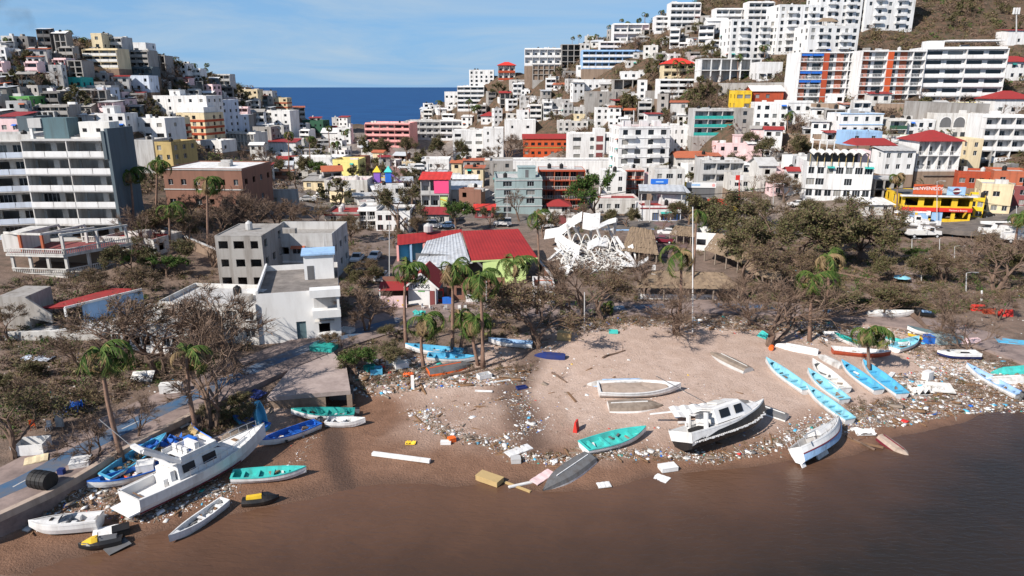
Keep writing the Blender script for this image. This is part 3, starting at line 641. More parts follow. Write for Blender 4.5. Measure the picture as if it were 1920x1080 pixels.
for lb, x0, x1, yt, yb, fl, Y, bays in [('white tower with curved balconies nearest the open terrace', 1365, 1452, 42, 112, 6, 300, 6), ('tall white tower behind the red ramp', 1452, 1542, 16, 100, 7, 312, 6), ('low white block with thatched roof shelter on top', 1510, 1608, 52, 104, 4, 282, 6),
        ('white tower cut by the top edge, second from the scrub slope', 1530, 1613, -50, 62, 9, 325, 6), ('rightmost white tower beside the brown scrub slope', 1615, 1712, -50, 58, 8, 306, 5)]:
    t = B(lb, x0, x1, yt, yb, fl, d=12, Y=Y, rot=6, style='win', bays=bays, ww=1.5, wh=1.5, roofc='white', cat='apartments', name='apartment_tower', group='white towers on the hilltop')
    w, h, f = t['_w'], t['_h'], t['_f']
    for i in range(1, fl):
        for c in (.18, .62): part_box(t, 'balcony', mat('white'), -w/2 + c*w, -w/2 + (c+.2)*w, -1.1, -.004, i*f - .1, i*f + .75)
    if 'thatched' in lb: MB().quad((-w*.25, 1, h+2.2), (w*.1, 1, h+2.2), (w*.02, 3.5, h+3.8), (-w*.17, 3.5, h+3.8)).quad((w*.1, 1, h+2.2), (w*.1, 6, h+2.2), (w*.02, 3.5, h+3.8)).quad((-w*.25, 6, h+2.2), (-w*.25, 1, h+2.2), (-w*.17, 3.5, h+3.8)).box(-w*.2, -w*.19, 1.5, 1.6, h, h+2.3).box(w*.05, w*.06, 1.5, 1.6, h, h+2.3).build('thatched_shelter', mat('thatch'), t)
def T(s):                                          # compact rows: label | x0 x1 ytop ybase floors | options
    for ln in s.strip().split('\n'):
        lb, nums, opt = [q.strip() for q in ln.split('|')]
        a = [float(q) for q in nums.split()]; kw = {}
        for kv in opt.split():
            k, v = kv.split('=')
            try: v = int(v)
            except ValueError:
                try: v = float(v)
                except ValueError: pass
            kw[k] = v
        if 'cat' not in kw: kw['cat'] = 'house' if a[4] <= 2 else 'building'
        kw.setdefault('name', {'house': 'house', 'hotel': 'hotel', 'shop': 'shop'}.get(kw['cat'], 'building'))
        B(lb, *a[:4], int(a[4]), **kw)
T('''
white open-fronted terrace building with bare frame below the towers | 1312 1425 110 152 2 | style=frame Y=266 bays=6 d=9
white ruined annex with glass front beside the bare-frame terrace | 1420 1465 118 150 1 | Y=258 bays=3 ww=3 wh=2 sill=.4
small white box house above the open terrace | 1340 1371 92 110 1 | Y=278 d=6
bright yellow two-storey house with arched gate on the slope | 1378 1407 173 208 2 | wall=yellow Y=232 roofc=white d=8 bays=2 ww=2.2
red two-storey house with pale roof joined to the yellow house | 1408 1466 173 208 2 | wall=rust roof=gable roofc=white Y=232 d=8 bays=3
grey house with teal balcony rails and open storeys | 1300 1378 206 254 3 | style=gallery rail=solid railc=teal wall=palegrey Y=236 d=9 bays=3
tall narrow grey block beside the teal-railed house | 1378 1410 206 252 3 | wall=concrete Y=238 d=8 bays=1
white four-storey house with small blue shutters below the red house | 1412 1470 196 258 4 | Y=214 rot=-10 bays=4 d=10 frame=blue
white house with brown top floor and deep eaves | 1468 1520 190 232 2 | Y=222 trim=white bays=3 d=10
small white flat house with one large paned window | 1522 1548 221 241 1 | Y=208 bays=1 ww=3.4 d=6
white two-storey house with pale blue roof edges | 1572 1652 214 253 2 | Y=206 trim=lightblue roofc=lightblue bays=4 d=9 parapet=.15
pale blue box house below the blue-edged white house | 1590 1652 247 270 1 | wall=lightblue Y=199 bays=2 d=8
house with dark green balcony bands | 1665 1698 223 258 2 | style=gallery railc=darkgreen wall=dirtywhite Y=205 bays=1 d=8
white house with red doors next to the green balconies | 1699 1750 226 256 2 | Y=206 frame=red roofc=white bays=3 d=9
white house with lime awning on the terrace | 1665 1745 256 282 1 | Y=199 wall=white roofc=lime bays=3 d=6
white four-storey house with wide galleries at the right edge | 1838 1916 219 302 4 | style=gallery wall=white Y=200 rot=-6 bays=3 proj=2 d=10 trim=white
white house under a red tile roof at the right edge | 1862 1935 186 215 1 | roof=hip roofc=redroof Y=214 bays=3 d=9
small white house with red roof high at the right edge | 1858 1935 118 150 2 | roof=hip roofc=redroof Y=245 d=8
white building with red roof shed under the cell mast | 1888 1930 60 84 1 | roof=shed roofc=redroof Y=272 d=8
white two-storey house with grey roof behind the arcaded block | 1652 1712 284 324 2 | roof=shed roofc=palegrey Y=184 bays=3 d=8
white galleried villa with red hip roof and slender columns | 1716 1796 266 318 2 | style=gallery roof=hip roofc=redroof rail=bars Y=186 bays=4 proj=2 d=10
peach wall house beside the red-roofed villa | 1812 1836 262 312 3 | wall=cream Y=192 d=8 bays=1
red house with arched porch above the yellow restaurant | 1797 1862 322 350 1 | wall=rust Y=182 rot=-14 bays=4 d=8
orange house with dark square windows at the right edge | 1860 1925 322 372 2 | wall=terracotta Y=178 rot=-16 bays=2 ww=1.6 d=9
beige two-storey house on the sloping street | 1836 1886 346 402 2 | wall=cream Y=170 rot=-24 bays=3 d=9 roofc=palegrey
crimson ruined house on the sloping street at the right edge | 1886 1940 350 390 2 | wall=maroondoor Y=176 rot=-24 bays=3 d=8
low grey-roofed sheds behind the yellow restaurant | 1730 1800 330 352 1 | wall=concrete roof=shed roofc=darkgrey Y=186 d=10
white six-storey hotel with pale aqua windows | 1156 1252 240 346 6 | Y=232 rot=6 bays=4 ww=2.0 wh=1.6 d=13 cat=hotel roofc=redroof trim=white
white wing with slit windows next to the tall blue wall | 1248 1294 237 290 3 | Y=246 bays=4 ww=.7 d=14
white block with three dark red tiles set in its tower | 1066 1156 252 300 3 | Y=240 rot=2 bays=3 ww=3 wh=1.5 d=10 roofc=white
bright orange two-storey inn with green ledges and red roof | 981 1066 262 294 2 | wall=orange trim=green roof=gable roofc=redroof Y=262 bays=7 ww=1.5 d=8 cat=hotel
white four-storey block with recessed balconies by the trees | 850 908 246 302 4 | Y=312 rot=4 bays=3 ww=2.6 d=10
plain white wing behind the four-storey block | 906 944 244 300 4 | Y=306 d=12 bays=2 ww=.8
white walled building with stepped parapet below the hillside | 946 1004 226 262 2 | Y=330 d=10 bays=2
grey and white row house below the scrub | 1046 1102 228 248 2 | wall=dirtywhite Y=318 bays=5 d=9
grey weathered block beside the orange-railed hotel | 918 962 304 348 3 | wall=concrete Y=226 bays=2 d=12
grey-green building with cream top floor and dark balconies | 930 1016 342 402 4 | wall=mint Y=180 rot=3 bays=2 ww=2.2 d=14 trim=palegrey roofc=palegrey tanks=2 pent=2
hotel with orange-red balcony floors and brick rooms | 1010 1096 322 392 4 | style=bal railc=dirtywhite wall=terracotta trim=rust Y=196 bays=6 proj=1.8 rail=bars d=10 cat=hotel parapet=.1
white rooftop rooms behind the orange-railed hotel | 950 1170 303 330 1 | Y=214 bays=8 ww=1 d=12 roofc=palegrey
white side block with four windows right of the orange-railed hotel | 1130 1172 324 384 3 | Y=200 d=10 bays=2
stair block with red railings at the end of the hotel | 1172 1206 318 370 3 | style=gallery railc=rust trim=rust wall=dirtywhite Y=204 bays=2 rail=bars d=8
pink and white house on the slope with grilled windows | 1342 1412 270 306 2 | wall=palepink Y=208 rot=-6 bays=3 d=9 roofc=palegrey pent=2
white flat house with terrace below the pink house | 1316 1392 302 346 2 | style=gallery wall=palegrey Y=196 bays=3 d=9 roofc=white
brown tile roof house beside the tall white hotel | 1266 1330 296 318 1 | roof=gable roofc=terracotta Y=214 bays=4 wall=dirtywhite d=8
ruined white house with peaked roof and empty windows | 1420 1452 312 356 2 | wall=dirtywhite roof=gable roofc=palegrey Y=186 void=1 bays=1 d=8
roofless ruined house with broken pink walls | 1452 1506 318 352 1 | wall=palepink top=0 Y=190 void=1 bays=4 d=8
white damaged shop houses behind the leafy tree | 1372 1422 330 356 1 | wall=dirtywhite Y=188 bays=3 d=8
dirty white storefront below the brown tile roof | 1226 1282 318 362 2 | wall=dirtywhite Y=186 bays=3 ww=1.6 d=9
grey skeleton of a house left of the yellow restaurant | 1636 1690 332 372 2 | style=frame wall=concrete Y=176 bays=3 d=8
white low sheds beside the bucket trucks | 1618 1672 384 404 1 | wall=dirtywhite roof=shed roofc=white Y=164 d=6
''')
T('''
yellow three-storey house with red roof terrace among trees | 626 674 300 346 3 | wall=paleyellow Y=236 rot=-4 bays=2 ww=.9 roofc=redroof d=9 parapet=1.0
pink seaside hotel with stepped balconies by the cove | 684 770 232 276 4 | wall=pink Y=400 rot=-8 style=bal railc=pink bays=6 d=16 roofc=white cat=hotel
grey-white terraces right of the pink hotel | 762 838 228 262 3 | style=gallery wall=palegrey Y=380 bays=6 d=14
white building with long balconies left of the four-storey block | 826 872 226 262 3 | style=bal Y=372 bays=4 d=12
dark green house on the cove road | 568 608 226 252 2 | wall=darkgreen Y=390 rot=-8 bays=4 d=10
tall white house with blank wall near the cove | 512 548 210 260 4 | Y=352 rot=-6 bays=2 d=12 sides=0
grey concrete tower house with red door near the cove | 472 512 240 276 3 | wall=concrete Y=330 rot=-8 bays=2 d=9
white round-roofed house left of the tower house | 462 486 212 228 1 | Y=372 d=8
long two-storey motel with railed galleries on the left | 418 486 250 282 2 | style=gallery wall=dirtywhite rail=bars Y=286 rot=-24 bays=8 d=8 roofc=palegrey cat=hotel
white low wing of the motel with pale windows | 374 420 264 284 1 | Y=270 rot=-16 bays=4 d=9 roofc=palegrey
big white stepped hotel with blank left wall | 292 398 182 252 5 | Y=298 rot=-8 bays=5 d=12 cat=hotel roofc=white tanks=2 pent=1
right wing of the white stepped hotel with square windows | 398 424 190 252 5 | wall=bluewhite Y=304 rot=-24 bays=4 ww=1 d=10
low end block of the white stepped hotel | 424 444 216 250 3 | wall=bluewhite Y=310 rot=-24 bays=3 ww=1 d=9
white two-storey house with dark windows left of the red-banded building | 242 318 222 262 2 | Y=236 rot=-12 bays=3 ww=2.4 d=10 roofc=palegrey
grey bare-walled house before the white two-storey house | 254 294 264 322 3 | wall=palegrey Y=196 blank_front=1 d=9
ochre house with arched openings behind the palms | 294 330 268 322 3 | wall=ochre Y=190 rot=-14 bays=2 d=10 roofc=white
white roof hall with brick walls and concrete columns | 312 462 318 392 2 | wall=brick Y=158 rot=-4 d=16 bays=6 roofc=white trim=palegrey void=.4 parapet=.25
white house with red roof sheets by the palm | 448 500 316 338 1 | Y=240 roof=shed roofc=redroof bays=3 d=8
white compound wall building among the palms | 500 572 262 282 1 | wall=palegrey Y=312 bays=4 d=8
white hall with rounded roof near the cove | 604 638 250 266 1 | Y=372 roof=gable roofc=white d=10
red-roofed house near the cove road | 594 628 242 252 1 | roof=gable roofc=redroof Y=386 d=8
long white house with red signs among the trees | 554 642 296 326 1 | Y=258 bays=6 d=9 roofc=white
white house with red band roof left of the yellow house | 500 556 268 292 1 | roof=shed roofc=redroof Y=292 bays=3
low white walls of a house with pale pink roof | 610 690 338 372 1 | wall=dirtywhite Y=204 bays=4 d=9 roofc=palepink
low white house with two arched holes | 664 704 344 366 1 | Y=206 d=7 bays=2
grey house with red roof edge and bare roof frame | 610 674 398 424 1 | wall=concrete Y=166 bays=2 d=10 roofc=redroof trim=redroof
white house with dark carport and balcony | 672 706 392 430 2 | style=gallery Y=164 bays=2 rail=bars d=8
white house with maroon doors behind the dark tree | 706 770 396 436 2 | Y=164 frame=maroondoor bays=4 d=9 roofc=concrete door=3
small house with red roof behind the white pickup | 792 842 402 424 1 | wall=dirtywhite roof=shed roofc=redroof Y=170 d=6
white low building by the parked pickup trucks | 788 842 298 318 1 | Y=262 bays=4 d=10 roofc=white
white house with blue-grey sheet roof and open shed | 842 900 356 388 1 | roof=shed roofc=corr wall=dirtywhite Y=190 bays=3 d=9
small white gate house among red roofs | 876 902 352 376 1 | Y=186 d=5
red awning kiosk by the street tree | 890 926 394 412 1 | wall=maroondoor roof=shed roofc=red Y=172 d=5
red-roofed small shop below the orange-railed hotel | 1030 1068 386 404 1 | roof=hip roofc=redroof wall=dirtywhite Y=178 d=6
row of shops with blue roller doors and red ledge | 1200 1276 386 414 1 | Y=172 d=8 bays=4 ww=2.2 wh=2.2 sill=.1 frame=blue trim=redroof roofc=redroof cat=shop
white shed with pale sheet roof above the blue doors | 1236 1290 362 386 1 | roof=shed roofc=corr Y=178 d=8 blank_front=1
white low shop with wide opening behind thatch | 1118 1196 372 398 1 | wall=dirtywhite roofc=redroof Y=182 bays=5 d=8
''')  # bluewhite on the stepped hotel's right faces: shade put into the wall colour
T('''
white four-storey block high on the seaward ridge | 880 926 136 164 4 | Y=400 bays=5 d=12
white apartment terraces below the ridge block | 858 908 164 208 5 | Y=408 style=bal bays=4 d=12
white cliff-edge house at the end of the ridge | 834 860 174 200 2 | Y=440 bays=3 d=10
orange house with red roof and deck on the ridge | 934 966 124 150 2 | style=gallery wall=dirtywhite railc=rust trim=rust roof=hip roofc=red Y=392 bays=3 d=7
white and grey villa on tall concrete stilts | 984 1054 92 122 2 | Y=386 style=gallery wall=white bays=5 d=12
unfinished grey concrete frame under the villa | 998 1050 120 148 3 | style=frame wall=concrete Y=380 bays=5 d=8
ruined grey frame building on the ridge | 1052 1088 84 126 4 | style=frame wall=concrete Y=384 bays=3 d=10
long pale blue three-storey villa with white balcony bands | 1092 1204 96 128 3 | style=bal wall=lightblue railc=white Y=358 bays=9 d=12 roofc=redroof
white bungalow with three windows on the right hill | 1166 1224 134 148 1 | Y=338 bays=4 d=8
cream house with red hip roof and dark arches | 1244 1302 120 146 2 | wall=cream roof=hip roofc=red Y=316 style=gallery bays=4 d=10
white terraced house with long balconies above the scrub | 1236 1308 150 184 3 | style=bal Y=294 bays=4 d=10
grey bare concrete house beside the terraced house | 1214 1250 172 190 1 | wall=concrete Y=292 blank_front=1 d=6
unfinished grey house with open rooms on the right hill | 1150 1222 148 166 1 | style=frame wall=concrete Y=334 bays=4 d=8
white house row under the two water tanks | 1076 1150 150 168 1 | Y=342 bays=6 d=9 tanks=2
grey block house with white lower storey | 1098 1154 172 206 3 | wall=concrete Y=322 bays=3 d=9 tanks=1
pale grey small house left of the block house | 1076 1104 200 216 1 | wall=palegrey Y=318 bays=3 d=7
white house with peach gable on the hill foot | 1076 1106 214 226 1 | wall=cream Y=316 d=6
pale house with blue tarp on its roof | 974 1004 182 202 2 | wall=palegrey Y=362 bays=3 d=8
grey long house with blue laundry | 1034 1070 186 202 1 | wall=palegrey Y=346 bays=3 d=8
house with low red tile roof at the hill foot | 902 932 218 232 1 | roof=hip roofc=redroof Y=380 d=8
small white chapel-like house on the hill foot | 974 998 212 228 2 | roof=gable roofc=redroof Y=352 d=6
white villa on the skyline with bare palms | 1150 1216 46 80 2 | style=bal Y=402 bays=5 d=10
white and brown house on the skyline | 1229 1256 32 62 3 | Y=398 bays=2 d=9 style=gallery
white stacked villa on the skyline | 1256 1312 8 54 4 | style=bal Y=396 bays=5 d=10
white house below the skyline with wide windows | 1125 1164 78 98 2 | style=bal Y=380 bays=3 d=9
white villa with sweeping roof near the top | 1342 1402 16 42 2 | style=bal Y=360 bays=5 d=9
white apartment house left of the towers near the top | 1402 1450 5 42 3 | style=bal Y=352 bays=4 d=9
white house with red-brown roof on the scrub slope | 1326 1364 42 62 1 | roof=gable roofc=white Y=340 d=8
white house left of the towers in the scrub | 1330 1364 76 98 2 | style=bal Y=312 bays=3 d=8
''')
T('''
cream three-storey house with ribbon balconies on the left hill | 158 222 92 126 3 | style=bal wall=cream railc=pale Y=286 bays=4 d=10
tall cream tower house on top of the left hill | 176 196 64 106 3 | wall=cream Y=304 d=8 bays=1
grey house with curved roof frame on the left hilltop | 196 232 72 108 3 | wall=palegrey Y=306 d=9 style=gallery bays=3
white cantilevered house at the hilltop edge | 234 276 82 106 2 | Y=318 d=9 blank_front=1
grey open-frame house right of the hilltop | 280 312 104 132 2 | style=frame wall=concrete Y=326 bays=3 d=8
white box house with roof deck on the left ridge | 324 352 120 140 2 | Y=342 bays=2 d=8
white house with dark gallery on the left ridge | 350 376 130 150 2 | style=gallery Y=340 bays=3 d=8
grey and white house with open top floor on the ridge | 376 432 140 162 2 | wall=palegrey style=gallery Y=352 bays=5 d=8
white two-storey house on a grey wall mid-hill | 226 282 142 170 2 | wall=bluewhite Y=262 bays=4 d=8
unfinished grey frame house on the left slope | 130 158 118 148 3 | style=frame wall=concrete Y=272 bays=2 d=8
pink house with red railing on the left slope | 101 124 110 136 2 | wall=palepink railc=red style=gallery Y=276 bays=2 d=7
teal painted house on the left slope | 106 154 146 166 1 | wall=teal Y=250 bays=4 d=8
bright green house with white roof edge at far left | 6 60 184 212 2 | wall=green Y=232 bays=3 d=8 roofc=white
white apartment house at the far left edge below the palm | -6 16 92 128 3 | Y=276 d=8 bays=2
pale house with orange balcony at far left | 16 40 94 124 2 | wall=palegrey railc=orange style=gallery Y=278 bays=2 d=8
grey house with orange band at the left edge | -10 40 164 184 1 | wall=concrete band=orange Y=240 bays=3 d=7
grey concrete house with bare frame at the left edge | -10 36 138 160 2 | style=frame wall=concrete Y=252 bays=3 d=8
dark house with terraces below the cream house | 232 280 100 128 3 | wall=concrete style=bal Y=294 bays=4 d=9
grey terraced house with blue rail mid-hill | 218 286 126 142 1 | wall=slate style=gallery Y=276 bays=5 d=7
white tall house with blank wall and blue side mid-hill | 186 206 166 202 3 | wall=bluewhite Y=246 d=8 bays=1
red-walled shed above the hotel roof | 0 40 220 250 1 | wall=palepink roof=shed roofc=redroof Y=196 d=8
grey blind block above the hotel roof | 38 70 220 262 2 | wall=slate blank_front=1 Y=190 d=8
white terrace house above the hotel roof | 184 238 214 246 2 | Y=216 bays=3 d=8 pent=1 roofc=white
grey row house with aqua shutters on the left slope | 66 130 202 228 2 | wall=concrete style=gallery Y=222 bays=4 d=7
white house with dark rooms right of the green house | 58 104 206 226 1 | style=frame wall=palegrey Y=226 bays=4 d=7
grey two-storey house with broken windows on mid-slope | 150 208 164 186 2 | wall=palegrey style=gallery Y=250 bays=5 d=7
pale houses stacked on the seaward left ridge | 446 484 168 188 2 | wall=cream Y=396 bays=4 d=9
white house with terrace at the seaward end of the left ridge | 484 512 172 194 2 | wall=palegrey Y=408 bays=3 d=9
house with brown top floor at the tip of the left ridge | 502 540 184 210 3 | wall=cream band=terracotta Y=416 bays=4 d=9
''')
# --- details on some of them
def find(words): return next(b[5] for b in BOXES if words in b[4])
t = find('tiles set in its tower'); w, h, f = t['_w'], t['_h'], t['_f']
part_box(t, 'tower', mat('white'), w*.02, w*.24, -.6, 5, -.5, h + 2.6)
for i in range(3): part_box(t, 'tile_panel', mat('maroondoor', .6), w*.06, w*.2, -.66, -.602, i*f + .8, i*f + f - .3)
t = find('slit windows'); w, h = t['_w'], t['_h']; part_box(t, 'end_wall', mat('blue', .7, .15), w/2 + .01, w/2 + 3.0, -.8, -.3, -4, h + 2.6)
t = find('pale aqua windows'); w, h, f = t['_w'], t['_h'], t['_f']
for i in range(1, 6):
    for c in (.1, .6): part_box(t, 'balcony', mat('white'), -w/2 + c*w, -w/2 + (c+.22)*w, -1.2, -.004, i*f - .12, i*f + .85)
for x in (-w*.3, w*.05, w*.3): part_box(t, 'rooftop_box', mat('white'), x - 1.2, x + 1.2, 3, 6, h + .03, h + 2.2)
MB().tube([(-w*.45, 2, h), (-w*.45, 2, h + 5)], .12, 6).build('antenna', mat('white'), t); MB().tube([(-w*.2, 2, h), (-w*.2, 2, h + 5.5)], .12, 6).build('antenna', mat('white'), t)
# red-banded building
rb = B('cream building with red-brown balcony bands and white arched roof rooms', 332, 392, 214, 264, 4, d=12, Y=262, rot=-14, wall='cream', band='rust', bays=4, ww=1.6, wh=1.4, sill=.7, cat='apartments', name='apartment_block'); w, h = rb['_w'], rb['_h']
part_box(rb, 'rooftop_room', mat('white'), -w*.45, w*.45, 1, 9, h + .7, h + 2.8); part_box(rb, 'ground_storey', mat('white'), -w/2 - .03, w/2 + .03, -.14, -.13, -2.5, .1)
B('narrow wing with red bands left of the cream building', 316, 331, 222, 262, 3, d=9, Y=264, rot=-14, wall='cream', band='rust', bays=1, cat='apartments', name='apartment_block')
# arched villa
av = B('white villa with three big arches and an oval window', 1752, 1832, 214, 266, 2, d=9, Y=204, rot=-4, wall='dirtywhite', style='win', bays=3, blank_front=True, roofc='palegrey', cat='house', name='house'); w, h, f = av['_w'], av['_h'], av['_f']
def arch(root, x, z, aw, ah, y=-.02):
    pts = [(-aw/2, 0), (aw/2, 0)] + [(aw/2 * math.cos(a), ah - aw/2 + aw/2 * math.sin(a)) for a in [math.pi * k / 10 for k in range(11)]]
    mb = MB(); mb.quad(*[(x + a, y, z + b) for a, b in pts]); mb.build('arch_shade_panel', mat('darkgrey', .9), root)  # flat dark panel stands in for the shade inside the arch
    mb = MB(); ring = pts[2:]
    for (a, b), (c, e) in zip(ring[:-1], ring[1:]): mb.quad((x + a, y - .12, z + b), (x + c, y - .12, z + e), (x + c*1.12, y - .12, z + e + (e - ah + aw/2)*.12 + .04), (x + a*1.12, y - .12, z + b + (b - ah + aw/2)*.12 + .04))
    mb.build('arch_surround', mat('white'), root)
for i in range(3): arch(av, -w*.3 + i*w*.31, f + .4, w*.25, f*.75)
arch(av, -w*.36, .5, w*.2, f*.72); 
for i in range(3): part_box(av, 'window', glass(), -w*.1 + i*w*.17, w*.0 + i*w*.17, -.03, -.01, .9, f*.75)
part_box(av, 'terrace', mat('white'), -w*.5, w*.5, -2.6, -.2, -3, .3); part_box(av, 'rail', mat('palepink'), -w*.2, w*.5, -2.6, -2.45, .301, 1.1)
# white four-storey block with scalloped canopy
wb = B('white four-storey glass-banded block with scalloped roof canopy', 1510, 1626, 306, 374, 3, d=14, Y=170, rot=-11, wall='white', bays=7, ww=2.6, wh=1.7, sill=.8, roofc='palegrey', parapet=.9); w, h, f = wb['_w'], wb['_h'], wb['_f']
mb = MB()
for i in range(7):
    x = -w/2 + w*.06 + i * w*.12
    for k in range(6):
        a0, a1 = math.pi*k/6, math.pi*(k+1)/6; r_ = w*.055
        mb.quad((x + r_ + r_*math.cos(a0), -1.6, h + 2.6 + .7*math.sin(a0)), (x + r_ + r_*math.cos(a1), -1.6, h + 2.6 + .7*math.sin(a1)), (x + r_ + r_*math.cos(a1), 4, h + 3.0 + .7*math.sin(a1)), (x + r_ + r_*math.cos(a0), 4, h + 3.0 + .7*math.sin(a0)))
mb.build('scalloped_canopy', mat('pale'), wb)
for i in range(9): x = -w/2 + .4 + i*(w*.86)/8; part_box(wb, 'post', mat('ochre'), x - .07, x + .07, -.6, -.46, h + .03, h + 2.75)
part_box(wb, 'rooftop_back_room', mat('darkgrey'), -w*.46, w*.36, 3.8, 4.2, h + .03, h + 2.6); part_box(wb, 'rooftop_room', mat('palepink'), w*.3, w*.48, 3, 9, h + .03, h + 3.4)
for i in range(4): part_box(wb, 'rooftop_post', mat('white'), -w*.35 + i*1.7, -w*.35 + i*1.7 + .2, 8, 8.2, h + .03, h + 5.4)
part_box(wb, 'rooftop_beam', mat('white'), -w*.35 - .2, -w*.35 + 5.5, 7.9, 8.3, h + 5.4, h + 5.6)
sh = thing('shelter', 'large dark red canopy roof behind the scalloped block', 'shelter', at(1634, 290, 192))
MB().quad((-5.6, -2.5, 2.6), (5.6, -2.5, 2.6), (4.4, 3, 4.2), (-4.4, 3, 4.2)).quad((5.6, -2.5, 2.6), (5.6, 6, 2.6), (4.4, 3, 4.2)).quad((-5.6, 6, 2.6), (-5.6, -2.5, 2.6), (-4.4, 3, 4.2)).build('roof', mat('redroof'), sh)
for x in (-5, -1.6, 1.6, 5): part_box(sh, 'post', mat('darkgrey'), x - .1, x + .1, -2.2, -2.0, -4, 2.7)
# --- yellow restaurant with its signs
ye = B('yellow restaurant with red band and roof sign on the street corner', 1692, 1812, 368, 416, 2, d=12, Y=166, rot=-9, wall='yellow', bays=4, ww=2.7, wh=2.0, sill=.7, roofc='darkgrey', cat='restaurant', name='restaurant', parapet=.15, void=.5); w, h, f = ye['_w'], ye['_h'], ye['_f']
part_box(ye, 'red_band', mat('red', .6, .1), -w/2 - .1, w/2 + .1, -.25, -.01, f - .55, f + .35); part_box(ye, 'eave', mat('white'), -w/2 - .8, w/2 + .5, -1.0, .1, h - .02, h + .25)
part_box(ye, 'roof_sign', mat('orange', .6, .3), -w*.36, w*.06, .6, .75, h + .3, h + 2.6); sign_text(ye, 'BIENVENIDOS', 1.05, Matrix.Translation((-w*.15, .55, h + 1.65)), mat('white', .6, 0, 0))
part_box(ye, 'roof_banner', mat('lightblue', .7, .3), w*.12, w*.38, .3, .45, h + .3, h + 2.2); MB().tube([(w*.25, .28, h + 1.2), (w*.25, .2, h + 1.2)], .75, 16).build('round_emblem', mat('maroon'), ye)
MB().bar((w*.2, .12, h + 1.15), (w*.31, .12, h + 1.35), .12, .3).build('emblem_stroke', mat('white'), ye)
sb_ = part_box(ye, 'sign_board', mat('red', .5, .1), w*.12, w*.48, -.45, -.26, f - .5, f + .2); sign_text(ye, 'Mariscos y Botanas', .5, Matrix.Translation((w*.3, -.48, f - .15)), mat('white', .6, 0, 0))
for i in range(3): part_box(ye, 'shop_front', mat('lightblue', .5, .4), -w/2 + .6 + i*w*.2, -w/2 + 2.9 + i*w*.2, -.05, -.02, .1, f - .7)
ybk = B('yellow side wing of the restaurant running up the street', 1812, 1838, 378, 410, 2, d=10, Y=166, rot=-34, wall='yellow', bays=2, cat='restaurant', name='restaurant')
# storefront sign boards
st = find('white flat house with terrace'); w, h, f = st['_w'], st['_h'], st['_f']
sg = thing('store_sign', 'long white store sign board with yellow end above the leafy tree', 'sign', at(1311, 352, 188), R(-4))
part_box(sg, 'board', mat('white', .5, .1), -3.4, 4.4, 0, .2, 0, 1.4); part_box(sg, 'yellow_end', mat('yellow', .5, .1), -4.9, -3.41, 0, .2, 0, 1.5); part_box(sg, 'support', mat('darkgrey'), -4.6, 4.2, .21, .5, -2.6, .9)
MB().tube([(3.7, -.02, .7), (3.7, -.04, .7)], .42, 12).build('pink_spot', mat('pink', .5, .1), sg); part_box(sg, 'blue_script', mat('lightblue', .5), -2.0, .2, -.03, -.005, .5, 1.0)
bs = thing('shop_sign', 'dark blue shop sign under the dirty white storefront', 'sign', at(1241, 345, 184)); part_box(bs, 'board', mat('blue', .5, .2), -2.9, 1.6, 0, .2, 0, 1.3); part_box(bs, 'pale_script', mat('lightblue', .5), -1.6, .4, -.03, -.005, .4, .75); part_box(bs, 'support', mat('white'), -2.5, 1.2, .21, .5, -3, .8)
rs = thing('grocery_shop', 'red and yellow store front hidden behind the leafy tree', 'shop', at(1345, 396, 172)); part_box(rs, 'red_board', mat('red', .5, .1), -2.6, 3.4, 0, .3, 1.5, 3.0); part_box(rs, 'yellow_fascia', mat('yellow', .5, .2), -4, 5, -.6, .2, .2, 1.2); part_box(rs, 'wall', mat('slate'), -4, 5, .31, 5, -3, 1.4)
# canopy on posts near the blue doors
cp = thing('canopy', 'blue-grey sheet canopy on tall posts by the blue doors', 'canopy', at(1238, 372, 180), R(-6))
mb = MB()
for i in range(16): xa = -5.5 + i*.7; mb.quad((xa, -3, 2.2 + .07*(i%2)), (xa + .7, -3, 2.2 + .07*((i+1)%2)), (xa + .7, 4, 3.0 + .07*((i+1)%2)), (xa, 4, 3.0 + .07*(i%2)))
mb.build('roof', mat('corr', .5, .3, 0), cp); part_box(cp, 'fascia', mat('darkgrey'), -5.5, 5.7, -3.02, -2.9, 1.6, 2.19)
for x in (-5, 0, 5): part_box(cp, 'post', mat('palegrey'), x - .12, x + .12, -2.8, -2.56, -4, 2.1)
# --- hall with red roof and torn corrugated half
def sheet(corners, m, name, parent, n=14, wav=.06, thick=True):
    a, b, c, d = [Vector(q) for q in corners]; mb = MB()
    for i in range(n):
        t0, t1 = i / n, (i + 1) / n; o0, o1 = Vector((0, 0, wav * (i % 2))), Vector((0, 0, wav * ((i+1) % 2)))
        mb.quad(a.lerp(b, t0) + o0, a.lerp(b, t1) + o1, d.lerp(c, t1) + o1, d.lerp(c, t0) + o0)
    return mb.build(name, m, parent)
hall = thing('market_hall', 'market hall with bright red sheet roof, half of it torn grey metal', 'building', (0, 0, 0))
zt = 7.0; A1, A2, A3, A4 = at_z(866,433,zt+.6), at_z(972,429,zt+.6), at_z(1008,483,zt-.6), at_z(884,489,zt-.6)
M_RED = tint('faded_red_roof_paint', (.36, .028, .026), (.26, .022, .022), .25, .7)
sheet((A4, A3, A2, A1), M_RED, 'red_roof', hall, 40, .03); 
MB().quad(A4 - Vector((0,0,.25)), A3 - Vector((0,0,.25)), A3 + Vector((0,0,.02)), A4 + Vector((0,0,.02))).quad(A3 - Vector((0,0,.25)), A2 - Vector((0,0,.25)), A2, A3).build('roof_edge', mat('lime', .8), hall)
gz = hz(A4.x, A4.y)
